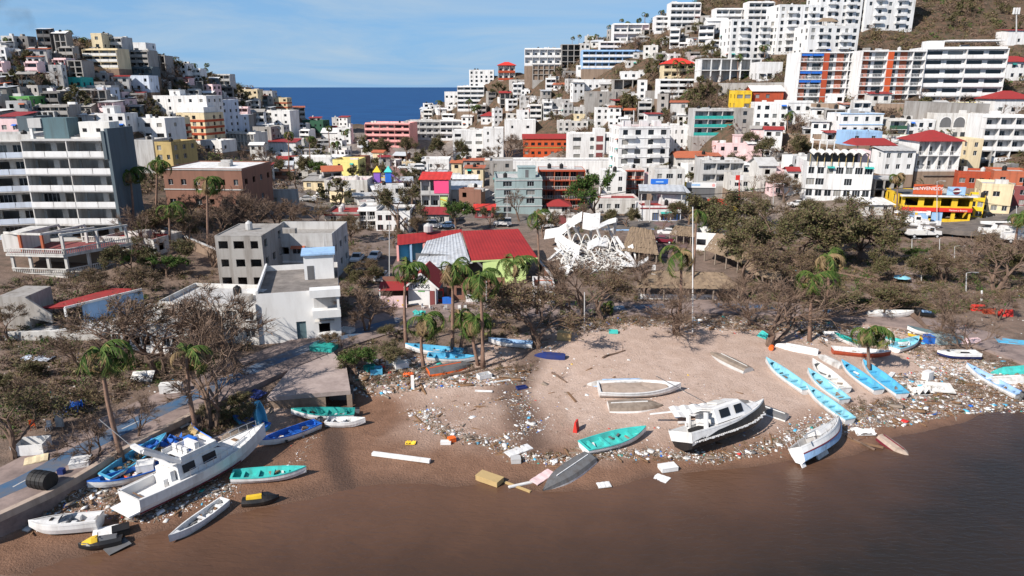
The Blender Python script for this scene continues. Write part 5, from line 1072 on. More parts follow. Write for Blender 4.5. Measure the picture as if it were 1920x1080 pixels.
# ------------------------------------------------------------------ trees, palms, scrub
BARK = mat('oldwood', .95, .5, .6, .1, 2.0)
M_BARK = tint('storm_grey_brown_bark', (.19, .125, .092), (.10, .068, .052), 1.5, .95)
M_TWIG = {'bare': leaf_mat('bare_brown_twigs', [(0, (.175,.115,.082)), (.5, (.11,.074,.054)), (1, (.25,.175,.13))]),
          'brown': leaf_mat('wind_burnt_brown_leaves', [(0, (.13,.088,.05)), (.45, (.17,.115,.065)), (.7, (.09,.085,.035)), (1, (.21,.16,.09))]),
          'olive': leaf_mat('sparse_olive_leaves', [(0, (.075,.07,.028)), (.4, (.125,.095,.05)), (.7, (.075,.095,.03)), (1, (.17,.13,.075))]),
          'green': leaf_mat('green_leaves', [(0, (.03,.065,.014)), (.5, (.05,.105,.02)), (1, (.10,.13,.035))])}
def make_tree(seed, hgt, kind, leaf=6, lean=0, stems=1, depth=5, spread=1.0, lsz=.115):
    r = random.Random(seed); wood = MB(); tw = []; lv = []
    def grow(p, d, L, rad, k):
        n = 3; pts = [p]; rs = [rad]; q = p.copy()
        for i in range(n):
            d = (d + Vector((r.uniform(-.28, .28), r.uniform(-.28, .28), r.uniform(-.16, .22)))).normalized(); q = q + d * (L / n); pts.append(q.copy()); rs.append(rad * (1 - .38 * (i + 1) / n))
        if rad > .03: wood.tube(pts, rs, 6 if rad > .1 else 4, False)
        else: tw.append((pts[0], pts[-1], rad * 1.6))
        if k >= depth - 2:
            for _ in range(leaf if k >= depth - 1 else leaf // 2):
                t = r.random(); b = pts[0].lerp(pts[-1], t); v = (d + Vector((r.uniform(-1, 1), r.uniform(-1, 1), r.uniform(-.6, .8)))).normalized() * r.uniform(.35, 1.1); tw.append((b, b + v, .018 + .014 * r.random()))
                if kind != 'bare' or r.random() < .03:
                    for _ in range(1 if kind in ('brown', 'bare') else 3): lv.append(b + v * r.uniform(.3, 1.1) + Vector((r.uniform(-.25, .25), r.uniform(-.25, .25), r.uniform(-.25, .2))))
        if k < depth:
            for i in range(r.choice([2, 2, 3]) if k else r.choice([3, 4])):
                a = r.uniform(.35, .95) * spread; ax = Vector((r.uniform(-1, 1), r.uniform(-1, 1), r.uniform(-.4, .4))).normalized(); nd = (Matrix.Rotation(a, 3, ax) @ d); nd.z = nd.z * .8 + .12
                s = pts[-1] if i < 2 else pts[2]; grow(s, nd.normalized(), L * r.uniform(.62, .85), rs[-1] * r.uniform(.7, .92), k + 1)
    for s_ in range(stems):
        a = r.uniform(0, 6.3); ln = lean if stems == 1 else .55
        grow(Vector((0, 0, -.4)), Vector((math.cos(a) * ln, math.sin(a) * ln, 1)).normalized(), hgt * (.31 if stems == 1 else .29), hgt * (.036 if stems == 1 else .027), 0)
    V = []; F = []; nv = 0
    for a, b, w in tw:
        d = b - a; u = d.cross(Vector((r.uniform(-1, 1), r.uniform(-1, 1), .3))); u = u.normalized() * w if u.length > 1e-4 else Vector((w, 0, 0)); V += [a - u, a + u, b + u * .4, b - u * .4]
    for c in lv:
        u = Vector((r.uniform(-1, 1), r.uniform(-1, 1), r.uniform(-1, 1))).normalized(); w = u.cross(Vector((r.uniform(-1, 1), r.uniform(-1, 1), r.uniform(-1, 1)))).normalized(); s = lsz * r.uniform(.6, 1.4); V += [c - u*s, c - w*s*.6, c + u*s, c + w*s*.6]
    V = np.array([tuple(v) for v in V]); n = len(V) // 4; F = np.arange(n * 4).reshape(n, 4); mi = np.concatenate([np.zeros(len(tw)), np.ones(len(lv))])
    return wood.mesh('trunk', M_BARK), np_mesh('crown', V, F, [M_TWIG['bare'], M_TWIG[kind]], mi)
TP = {'bareA': make_tree(1, 10, 'bare', 7, .15, 1, 5, 1.05), 'bareB': make_tree(2, 10, 'bare', 6, .1, 3, 5, .95), 'bareC': make_tree(3, 10, 'bare', 8, .3, 2, 5, 1.2), 'brownA': make_tree(4, 10, 'brown', 12, .15, 1, 5, 1.1), 'brownB': make_tree(5, 10, 'brown', 12, .2, 2, 5, 1.15),
      'oliveA': make_tree(6, 10, 'olive', 13, .1, 1, 5, 1.05), 'oliveB': make_tree(7, 10, 'olive', 13, .1, 2, 5, 1.1, .14), 'greenA': make_tree(8, 10, 'green', 15, .05, 1, 5, 1.0, .17), 'hillA': make_tree(9, 10, 'bare', 5, .1, 1, 4, 1.2), 'hillB': make_tree(10, 10, 'olive', 8, .1, 1, 4, 1.2, .3)}
tcount = 0
def tree(label, px, py, hpx, kind, group=None, lean=0, p=None, cat='tree', sx=1.0):
    global tcount; tcount += 1
    p = p or G(px, py); h = hpx * mpp(p); s = h / 10.5
    o = thing('tree', label, cat, (p.x, p.y, p.z), (tcount * 2.4) % 6.28, group); o.rotation_euler = (R(lean), 0, (tcount * 2.4) % 6.28); o.scale = (s * sx, s * sx, s)
    a, b = TP[kind]; link('trunk', a, o); link('crown', b, o); return o
for row in '''large bare storm-stripped tree behind the white motor yacht|402 805 245 bareB 1.0
broad brown tangle tree in front of the white terrace house|300 705 215 bareC 1.15
brown tree covering the low white building|250 690 170 brownA 1.1
leafless tree beside the white two-storey house|455 690 190 bareA 1.25
thin bare tree against the long low white building|372 700 210 bareC 1.1
olive-brown tree at the left edge by the white crate|25 860 170 oliveA 1.2
dark brown tree at the left edge above the promenade|95 790 120 brownA 1.25
bare sapling on the promenade edge|257 830 110 bareA .8
leafless bush tree left of the tall palm by the yacht|185 870 120 bareC 1.1
broken-topped tree beside the dirt street|688 622 120 bareC .9
big brown tree leaning over the debris below the steel wreck|1008 652 150 brownB 1.5
bare forked tree in front of the steel wreck|1095 600 165 bareB .9
brown tree with drooping limbs right of the steel wreck|1130 600 120 brownA 1.3
leaning bare trunk before the long thatched roof|1208 560 110 bareC .8
many-stemmed bare tree by the flagpole|1268 625 130 bareB 1.2
wide bare fan-shaped tree above the white overturned boat|1440 648 170 bareB 1.4
bare tree beside the fan-shaped tree|1405 610 120 bareC 1.1
brown tree over the hut roofs|1400 560 140 brownA 1.15
olive tree before the store signs|1335 445 115 oliveB 1.2
tall brown tree behind the thatched hut|1440 505 150 oliveA 1.1
dense olive-brown tree in the middle of the park|1505 500 150 oliveB 1.2
dense brown tree right of the park centre|1560 500 155 oliveA 1.15
brown tree in front of the grey skeleton house|1610 490 140 oliveB 1.1
tall dark tree left of the bucket trucks|1655 492 135 brownA 1.1
tangled fallen crown behind the white skiff|1590 590 80 oliveB 1.9
brown wind-thrown crown at the park edge|1660 590 70 brownB 1.8
brown fallen crown beside the twin palms|1545 565 70 brownA 1.7
upright dead tree beside the cut log|1757 625 120 bareA .9
large leaning tree by the second bucket truck|1866 545 140 bareC 1.3
bare shrub tree over the blue and white crate|1815 665 100 bareB 1.0
brown tree at the right edge by the truck|1830 500 90 brownA 1.1
leafy dark tree in front of the maroon-door house|745 440 108 oliveA 1.0
round green tree beside the red awning kiosk|857 432 66 greenA 1.1
tall green tree beside the orange-railed hotel|1112 415 108 greenA .85
brown tree before the grey-green building|975 415 70 bareA .9
green trees at the cove ramp|705 308 72 oliveB .9
olive tree right of the cove ramp|762 312 66 oliveA 1.0
leafy tree beside the white low building|832 304 66 oliveB .9
bare tree in front of the white four-storey block|952 300 66 bareB 1.0
brown tree beside the orange inn|930 312 50 brownA 1.0
bare tree left of the yellow house|512 346 84 bareA .9
olive tree behind the felled branches|560 336 60 oliveB 1.1
dark green tree beside the yellow house|600 340 44 greenA 1.2
brown tree right of the yellow house|690 345 52 brownA 1.1
tree with brown leaves over the playground|760 350 46 oliveB 1.2
leafless tree over the low pink walls|1390 330 60 oliveB 1.0
green tree on the slope left of the scalloped block|1480 300 66 oliveB 1.2
olive tree behind the pink house|1425 290 56 oliveA 1.1
bare tree below the deep-eaved white house|1497 262 62 bareC 1.0
brown tree before the ruined peaked house|1470 380 70 brownB 1.1
thin dark tree under the tall hotel|1198 330 62 bareA .6
bare tree below the open terrace|1478 178 62 bareB 1.0
spreading bare tree on the right skyline|1192 100 40 bareB 1.3
bare storm tree beside the ruined hotel end wall|275 470 100 bareA .9
bare trees behind the brick hall|440 430 90 bareC 1.2
stripped tree among the felled branches|480 440 90 bareB 1.3
stripped tree left of the court wall|520 425 70 bareC 1.2
dark leafy tree below the stone garden wall|330 500 70 oliveB 1.2
olive tree beside the garden steps|250 520 90 oliveA 1.0
brown scrub tree behind the weathered house|230 570 90 brownB 1.2
bare tree between the grey house and the palms|360 470 80 bareA 1.0
brown tree in the street beside the grey stone building|655 455 62 brownA 1.0
dark tree at the bend of the dirt street|690 530 56 brownB 1.0
slanting dead tree by the sunken cycle path|640 600 70 bareA 1.0
brown tree at the front corner of the red hall roof|1018 446 66 brownA 1.1
olive tree behind the red hall roof|918 428 50 oliveA 1.1
brown tree behind the torn metal roof|782 436 44 brownB 1.1
olive tree left of the blue-door shops|1176 426 52 oliveB 1.1
olive tree right of the blue-door shops|1292 424 62 oliveA 1.2
brown tree at the grey stone building corner|640 446 60 brownB 1.1
leafy tree between the store signs and the park|1384 432 84 oliveB 1.15
brown tree below the ruined peaked house|1424 426 84 brownA 1.1
bare tree at the edge of the boulevard|1240 432 46 bareA 1.0
bare tree behind the twisted white steel|1090 428 60 bareC 1.1
olive tree by the parked white saloon|676 540 60 oliveB 1.0
brown tree overhanging the dirt street|742 470 56 brownA 1.0
brown tree under the palm by the brick hall|340 450 90 brownB 1.1
bare tree right of the palm by the brick hall|415 455 96 bareA 1.0
brown tree against the brick hall wall|365 420 70 brownA 1.2
dark olive tree behind the low red-edged building|300 455 80 oliveB 1.1
bare tree beside the unfinished grey house|400 500 90 bareB 1.0
thin bare tree over the branch heap|455 425 86 bareA 1.0
bare tree at the right end of the branch heap|548 415 60 bareC 1.1
brown tree behind the grey stone building|600 425 50 brownA 1.2
bare tree beside the small palm by the garden wall|290 500 80 bareC 1.0
olive tree in front of the balustraded villa|60 590 70 oliveB 1.2
brown tree beside the weathered house tower|20 640 90 brownA 1.1
bare tree in front of the weathered house|150 690 90 bareA 1.0
brown tree below the balustraded villa corner|150 560 70 brownB 1.2
brown tree right of the park path|1770 530 84 brownB 1.1
olive tree at the right edge of the park|1900 520 84 oliveB 1.1
bare tree beside the red barriers|1872 600 76 bareC 1.1
olive tree behind the fallen parasol|1668 530 84 oliveB 1.1
brown tree behind the windswept palms|1490 545 96 brownB 1.1
olive tree under the scalloped block|1545 432 76 oliveA 1.2'''.split('\n'):
    lb, nums = row.split('|'); px, py, h, k, sx = nums.split()
    tree(lb, float(px), float(py), float(h), k, 'storm-stripped trees', sx=float(sx))
# round bushes
for row in '''rounded yellow-green bush at the culvert end|670 705 62 greenA
dark green bush behind the yellow-green bush|716 690 66 oliveB
low green bush beside the pathway|745 640 44 oliveA
brown-green bush at the foot of the leaning palm|450 790 60 oliveB
green shrub against the villa steps|262 505 46 greenA
green shrub below the garden wall|315 520 50 greenA
green bush in the park by the path|1722 490 30 greenA
olive bush below the brown tree by the gable kiosk|640 655 44 brownB
bush left of the weathered house|20 730 60 oliveB
shrub by the promenade under the tall palm|380 800 46 oliveA'''.split('\n'):
    lb, nums = row.split('|'); px, py, h, k = nums.split(); tree(lb, float(px), float(py), float(h), k, 'bushes along the seafront', cat='bush', sx=1.5)
# small trees on the hills
hr = random.Random(31); HILL = [('town', [(440,300),(560,270),(690,290),(760,300),(900,310),(920,395),(780,400),(690,400),(590,395),(540,350)], 34), ('town edge', [(1220,310),(1300,255),(1500,290),(1510,370),(1300,378),(1220,372)], 16), ('upper terraces', [(1500,205),(1700,205),(1910,215),(1910,330),(1640,290),(1500,275)], 16), ('left hill', [(-10,80),(250,110),(420,165),(520,200),(500,240),(300,250),(240,225),(-10,230)], 96), ('right hill', [(880,200),(1000,140),(1150,100),(1300,60),(1360,90),(1340,220),(1250,250),(1100,235),(950,215)], 104), ('scrub slope', [(1715,60),(1780,5),(1920,5),(1920,110),(1760,90)], 10)]
for zone, poly, n in HILL:
    got = 0
    for _ in range(n * 12):
        if got >= n: break
        px, py = hr.uniform(min(p[0] for p in poly), max(p[0] for p in poly)), hr.uniform(min(p[1] for p in poly), max(p[1] for p in poly))
        if not in_poly(np.array(px), np.array(py), poly): continue
        p = G(px, py)
        if not clear(p.x, p.y, 1.0, .9): continue
        k = hr.choice(['hillA', 'hillA', 'hillB']); th = hr.uniform(5, 10.5); lb = by_landmark('%s %s tree by the' % ('tall' if th > 8.6 else ('small' if th > 6.6 else 'stunted'), 'bare' if k == 'hillA' else 'olive'), px, py); USED.add(lb); tree(lb, px, py, th / mpp(p), k, 'small trees on the ' + zone, p=p); got += 1
# ---- palms
M_FROND = leaf_mat('coconut_frond_green', [(0, (.035,.06,.012)), (.5, (.055,.10,.02)), (.8, (.10,.13,.03)), (1, (.17,.14,.05))]); M_DEAD = leaf_mat('dead_frond_brown', [(0, (.16,.11,.06)), (1, (.26,.18,.09))])
M_PTRUNK = tint('palm_trunk_bark', (.27, .165, .12), (.16, .10, .075), 2.5, .95)
def frond(seed, L, droop, m):
    r = random.Random(seed); mb = MB(); pts = []; p = Vector((0, 0, 0)); a = R(52)
    n = 12
    for i in range(n + 1):
        pts.append(p.copy()); p = p + Vector((math.cos(a), 0, math.sin(a))) * (L / n); a -= R(droop) / n * (1.0 + .8 * i / n)
    mb.tube(pts, [.05 * (1 - .8 * i / n) for i in range(n + 1)], 3, False)
    for i in range(1, n * 4):
        t = i / (n * 4); k = min(int(t * n), n - 1); q = pts[k].lerp(pts[k+1], t * n - k); d = (pts[k+1] - pts[k]).normalized(); ll = L * .26 * (1 - abs(t - .4) * .95) * r.uniform(.75, 1.1)
        for sg in (-1, 1):
            if r.random() < .1: continue
            s = Vector((0, sg, 0)); tip = q + d * ll * .55 + s * ll * r.uniform(.45, .75) + Vector((0, 0, -ll * r.uniform(.3, .8))); w = d * .055
            mb.quad(q - w, q + w, tip + w * .3, tip - w * .3)
    return mb.mesh('frond', m)
FR = [frond(i, 3.6, dr, M_FROND) for i, dr in enumerate((100, 125, 150, 168, 205))]; FD = [frond(9, 3.0, 190, M_DEAD)]
pn = 0
def palm(label, bx, by, cx, cy, n=13, size=1.0, sweep=(0, .5), group='storm-battered coconut palms', droop=1, Yc=None):
    global pn; pn += 1; r = random.Random(pn * 7); p = at(bx, by, Yc) if Yc else G(bx, by); s = mpp(p)
    top = at(cx, cy, p.y + .3); o = thing('palm_tree', label, 'palm', p, 0, group); d = top - p
    bow = Vector((r.uniform(-.4, .4), r.uniform(-.3, .3), 0)); pts = [Vector((0, 0, -.5))] + [d * t + bow * math.sin(t * math.pi) for t in (.2, .4, .6, .8, 1)]
    r0 = max(.16, .21 * size); MB().tube(pts, [r0*1.5, r0*1.1, r0, r0*.9, r0*.8, r0*.7], 7).build('trunk', M_PTRUNK, o, True)
    top_l = d; sw = r.uniform(.35, 1.1) if sweep[1] else 0; n = max(6, n + r.choice([-3, -2, 0, 1])); fset = r.choice([FR[1:], FR[3:], FR[2:] + FD, [FR[1], FR[4], FR[4], FR[4]], [FR[4], FR[4], FR[3], FD[0]]]) if droop else FR[:3]
    for i in range(n):
        a = 2 * math.pi * i / n + r.uniform(-.3, .3); m = r.choice(fset); sc = size * 1.4 * r.uniform(.6, 1.15)
        if sw: a += sw * math.sin(sweep[0] - a)
        link('frond', m, o, top_l, (R(r.uniform(-12, 12)), R(r.uniform(-14, 44)), a), (sc, sc, sc))
    for i in range(r.randint(2, 6)): link('frond', FD[0], o, top_l - Vector((0, 0, .2)), (0, R(r.uniform(25, 50)), r.uniform(0, 6.3)), (size*1.15,) * 3)
    return o
for row in '''tall leaning palm with hanging fronds beside the promenade|232 868 188 660 11 1.0
palm with ragged fronds over the motor yacht|370 815 350 662 10 1.0
slim palm with collapsed skirt left of the kiosk|762 650 762 502 9 1.0
short palm in front of the kiosk chairs|795 690 795 598 9 1.0
palm with swept fronds in front of the torn roof|848 660 848 500 12 1.05
palm with full drooping crown beside the torn roof|905 690 900 520 13 1.05
young palm standing over the orange-rimmed boat|898 685 888 600 13 .95
low palm behind the orange-rimmed boat|862 655 862 590 9 .9
palm before the lime wall|975 600 963 494 12 .95
tall thin palm between the red roof and the steel wreck|1006 590 1006 402 9 .8
round-crowned palm left of the flagpole|1270 620 1276 474 13 1.0
tall palm behind the flagpole|1296 560 1306 398 9 .85
palm sapling sprouting from the debris|1136 590 1136 570 9 .6
lower palm with windswept crown in the park|1518 640 1528 520 11 1.1
taller palm of the windswept pair in the park|1545 600 1552 480 11 1.1
short palm growing among the beached boats|1630 700 1628 622 13 .9
palm before the ruined hotel end wall|250 440 243 322 13 1.0
palm in front of the grey bare-walled house|292 400 294 303 14 1.0
palm in front of the brick hall|390 470 388 338 14 1.05
small palm beside the stone garden wall|318 470 316 388 10 .9
palm by the grey skeleton house|1680 410 1682 330 10 .9
palm beside the red-roofed villa|1728 322 1720 272 9 .8
palm at the right edge over the parked trucks|1902 460 1912 405 11 1.0
palm behind the long white house|541 330 540 250 11 1.0
palm left of the yellow house|584 330 580 258 10 .9
palm behind the yellow house roof|640 300 628 268 11 1.0
palm near the cove obelisk|648 282 646 246 11 1.0
palm at the foot of the cove road|618 282 615 238 11 1.0
palm in front of the deep-eaved white house|1480 262 1478 215 10 .9
palm before the white ruined annex|1384 150 1384 104 9 .9
palm below the curved tower|1432 118 1432 86 9 .9
palm beside the cream house with arches|1272 156 1272 118 9 .9
bare palm before the pale blue villa|1236 140 1236 104 9 .9
palm at the hill foot beside the white terraces|880 232 878 188 10 1.0
second palm beside the white terraces|892 236 890 200 10 1.0
palm on the headland road|826 236 824 190 9 1.0'''.split('\n'):
    lb, nums = row.split('|'); a = [float(q) for q in nums.split()]; palm(lb, *a[:4], int(a[4]), a[5], sweep=(.4, .55))
for px, py, h in [(12,96,24),(103,88,22),(126,84,26),(150,92,20),(362,140,20),(386,146,26),(382,148,18),(1106,92,22),(1118,86,20),(1165,66,30),(1175,66,24),(1210,50,24),(1196,56,20),(1072,88,18),(1085,84,18),(1140,70,22),(1240,40,20),(1270,26,20)]:
    p = G(px, py); side = 'left' if px < 960 else 'right'
    lb = by_landmark('storm-bent skyline palm by the', px, py); USED.add(lb); palm(lb, px, py, px + 1, py - h, 7, .8, sweep=(.4, .8), group='palms on the %s skyline' % side)
# ---- scrub and branch litter (uncountable)
def clump(seed, n, kind_leaf):
    r = np.random.RandomState(seed); q = []
    for i in range(n):
        c = r.uniform(-1, 1, 3) * [.75, .75, .45] + [0, 0, .35]
        if r.rand() < .45: d = r.uniform(-1, 1, 3) * [.8, .8, .6]; u = np.cross(d, r.uniform(-1, 1, 3)); u = u / (np.linalg.norm(u) + 1e-6) * .03; q += [c - d*.5 - u, c - d*.5 + u, c + d*.5 + u*.4, c + d*.5 - u*.4]
        else:
            u = r.uniform(-1, 1, 3); u /= np.linalg.norm(u); w = np.cross(u, r.uniform(-1, 1, 3)); w /= np.linalg.norm(w); s = r.uniform(.10, .22); q += [c - u*s, c - w*s*.6, c + u*s, c + w*s*.6]
    return np.array(q)
CL = [clump(i, 46, 0) for i in range(5)]
def scrub(name, label, pts, mats, cat='scrub'):                        # pts: (x, y, z, size, tint index)
    V = []; MI = []; r = np.random.RandomState(len(pts))
    for x, y, z, s, k in pts:
        c = CL[r.randint(5)]; a = r.uniform(0, 6.28); ca, sa = math.cos(a), math.sin(a); q = c * s
        V.append(np.stack([q[:, 0]*ca - q[:, 1]*sa + x, q[:, 0]*sa + q[:, 1]*ca + y, q[:, 2]*r.uniform(.7, 1.2) + z], 1)); MI.append(np.full(len(c)//4, k))
    V = np.concatenate(V); F = np.arange(len(V)).reshape(-1, 4); o = link(name, np_mesh(name, V, F, mats, np.concatenate(MI))); return tag(o, label, cat, None, 'stuff')
SM = [M_TWIG['bare'], M_TWIG['brown'], M_TWIG['olive'], M_TWIG['green']]
def scatter(poly, n, s0, s1, weights, seed, avoid=True):
    r = random.Random(seed); out = []
    xs = [p[0] for p in poly]; ys = [p[1] for p in poly]; P = []
    while len(P) < n:
        px, py = r.uniform(min(xs), max(xs)), r.uniform(min(ys), max(ys))
        if in_poly(np.array(px), np.array(py), poly): P.append((px, py))
    for px, py in P:
        p = G(px, py)
        if seg_dist(np.array(p.x), np.array(p.y), PROM_L) < 5.2: continue
        if avoid and not clear(p.x, p.y, .4, .8): continue
        out.append((p.x, p.y, p.z, r.uniform(s0, s1), r.choices(range(4), weights)[0]))
    return out
def scatter_w(x0, x1, y0, y1, n, s0, s1, weights, seed, zmin):         # in plan, for hillsides
    r = np.random.RandomState(seed); x, y = r.uniform(x0, x1, n), r.uniform(y0, y1, n); z = H(x, y); ft = np.array(FOOT); out = []
    for a, b, c in zip(x, y, z):
        if c < zmin or abs(a) > b * .86 + 20: continue
        if (((ft[:, 0] - a)**2 + (ft[:, 1] - b)**2) < (ft[:, 2] * .62)**2).any(): continue
        out.append((a, b, c - .1, r.uniform(s0, s1), r.choice(4, p=np.array(weights) / sum(weights))))
    return out
scrub('hillside_scrub', 'brown storm-stripped scrub covering the left hill', scatter_w(-330, -60, 150, 440, 5200, 1.2, 2.8, (4, 3, 2, .6), 1, 5.5), SM)
scrub('hillside_scrub', 'brown storm-stripped scrub covering the right hill', scatter_w(20, 330, 180, 450, 9500, 1.2, 3.0, (4, 3, 2, .5), 2, 5.5), SM)
scrub('undergrowth', 'flattened branches and undergrowth in the seafront park', scatter([(1390,470),(1480,430),(1700,450),(1920,470),(1920,560),(1800,590),(1640,590),(1500,570),(1380,560)], 2300, .35, .95, (5, 4, 2, 1.6), 3) + scatter([(1320,560),(1500,560),(1560,600),(1440,610)], 80, .4, .8, (4, 3, 1, 0), 4), SM, 'undergrowth')
scrub('undergrowth', 'broken branches and undergrowth below the villa', scatter([(0,525),(210,520),(430,500),(480,560),(480,690),(300,745),(120,790),(0,830)], 1200, .4, 1.1, (4, 3, 2, 1), 5), SM, 'undergrowth')
scrub('undergrowth', 'branches piled beside the promenade and kiosk', scatter([(590,620),(760,580),(1000,570),(1180,575),(1180,605),(1000,630),(760,660),(640,660)], 260, .4, .9, (4, 3, 2, .5), 6) + scatter([(260,860),(440,770),(620,735),(500,760),(420,810),(180,905)], 150, .35, .8, (4, 3, 2, .5), 7) + scatter([(1000,415),(1310,424),(1330,480),(1240,500),(1020,440)], 150, .4, .9, (4, 3, 2, 1), 18) + scatter([(620,440),(770,440),(760,500),(640,600)], 160, .4, .8, (4, 3, 2, 1), 19) + scatter([(1020,500),(1200,510),(1210,570),(1020,570)], 160, .4, .8, (4, 3, 2, 1), 20) + scatter([(615,470),(700,440),(700,580),(640,600)], 90, .5, 1, (3, 3, 2, 1), 8), SM, 'undergrowth')
scrub('undergrowth', 'felled branch heap behind the grey houses', scatter([(300,400),(420,340),(560,360),(560,420),(420,440),(300,440)], 300, .6, 1.3, (6, 3, 1, .5), 9) + scatter([(450,300),(620,290),(800,300),(920,320),(900,400),(700,400),(560,400)], 260, .7, 1.6, (3, 3, 3, 2), 10), SM, 'undergrowth')
def strew(pts, wid, n, s0, s1, seed):
    r = random.Random(seed); out = []
    for _ in range(n):
        i = r.randrange(len(pts) - 1); t = r.random(); px = pts[i][0] + (pts[i+1][0] - pts[i][0]) * t + r.gauss(0, wid); py = pts[i][1] + (pts[i+1][1] - pts[i][1]) * t + r.gauss(0, wid * .45); p = G(px, py); out.append((p.x, p.y, p.z - .08, r.uniform(s0, s1), r.choices(range(4), (7, 3, .6, .1))[0]))
    return out
scrub('branch_wrack', 'twigs and torn branches tangled along the beach wrack lines', strew([(1040,612),(1180,600),(1300,602),(1420,612),(1600,620)], 16, 260, .3, .7, 1) + strew([(1570,780),(1700,750),(1800,720),(1900,740)], 26, 420, .2, .45, 2) + strew([(780,775),(850,812),(970,850),(1130,852),(1330,858),(1480,822),(1600,800)], 12, 260, .16, .36, 3) + strew([(670,720),(800,700),(1000,690)], 16, 260, .25, .6, 4) + strew([(60,985),(190,905),(240,975),(420,905)], 14, 160, .2, .4, 5) + strew([(1600,640),(1750,660),(1900,690)], 16, 200, .25, .5, 6), SM, 'branch litter')
# felled logs and bare limbs
lr = random.Random(77)
for lb, a, b, r0 in [('long felled trunk lying across the park', (1592,500), (1706,548), .35), ('split felled trunk beside the park path', (1625,535), (1694,562), .4), ('thick sawn log behind the beached boats', (1705,588), (1742,624), .4), ('thin felled trunk across the park', (1560,512), (1690,536), .22), ('pale bare limb across the branch heap', (420,430), (486,372), .2), ('forked pale limb in the branch heap', (440,400), (530,378), .16), ('bare limb lying by the dirt street', (664,545), (700,600), .2), ('long driftwood pole at the wrack line', (1640,845), (1585,818), .12), ('dark driftwood trunk on the dry sand', (1130,672), (1172,658), .13), ('driftwood spar by the gully', (1035,700), (1063,718), .12), ('driftwood trunk below the orange-rimmed boat', (830,710), (900,692), .18), ('fallen limb over the culvert debris', (655,718), (690,738), .15)]:
    p, q = G(*a), G(*b); o = thing('log', lb, 'log', p, 0, 'felled trunks and driftwood'); d = q - p; mid = d * .5 + Vector((0, 0, r0 * .8)); MB().tube([(0, 0, r0 * .8), mid * .5 + Vector((lr.uniform(-.2, .2), lr.uniform(-.2, .2), .1)), mid, d + Vector((0, 0, r0 * .7))], [r0 * 1.15, r0, r0 * .85, r0 * .6], 7).build('bole', M_BARK, o)
    for k in range(3): b0 = d * lr.uniform(.4, .95) + Vector((0, 0, r0)); MB().tube([b0, b0 + Vector((lr.uniform(-1.2, 1.2), lr.uniform(-1.2, 1.2), lr.uniform(.1, .9)))], [r0 * .35, r0 * .1], 4).build('limb', M_BARK, o)
# ------------------------------------------------------------------ boats
def axes(p_stern, p_bow, roll=0.0, lift=0.0, pitch=0.0):
    d = p_bow - p_stern; L = d.length; x = d.normalized(); y = Vector((0, 0, 1)).cross(x).normalized(); z = x.cross(y)
    M = Matrix((x, y, z)).transposed().to_4x4(); M.translation = p_stern + Vector((0, 0, lift)); return M @ Matrix.Rotation(R(roll), 4, 'X') @ Matrix.Rotation(R(pitch), 4, 'Y'), L
def hull_lines(L, B, D, N=14, transom=.82, rise=.45, keelrise=.55, fine=2.3):
    S = []
    for i in range(N + 1):
        t = i / N; b = B/2 * (transom + (1 - transom) * math.sin(min(t / .4, 1) * math.pi / 2)) if t < .4 else B/2 * max(0, 1 - ((t - .4) / .6) ** fine)
        s = D * (.86 + .10 * (1 - t) ** 2 + rise * t ** 3); k = D * keelrise * max(0, (t - .62) / .38) ** 2.2; S.append((t * L, max(b, .02), s, k))
    return S
def section(b, s, k, full=False):
    h = s - k; half = [(b, s), (b * .95, k + h * .55), (b * .74, k + h * .16), (0, k)]; return half + [(-y, z) for y, z in half[-2::-1]]
def loft(mb, rows, close=False):
    n = len(rows[0]); i0 = len(mb.v); mb.v += [tuple(p) for r in rows for p in r]
    for a in range(len(rows) - 1):
        for j in range(n - (0 if close else 1)):
            q = (i0 + a*n + j, i0 + a*n + (j+1) % n, i0 + (a+1)*n + (j+1) % n, i0 + (a+1)*n + j); mb.f.append(q); mb.m.append(mb.k)
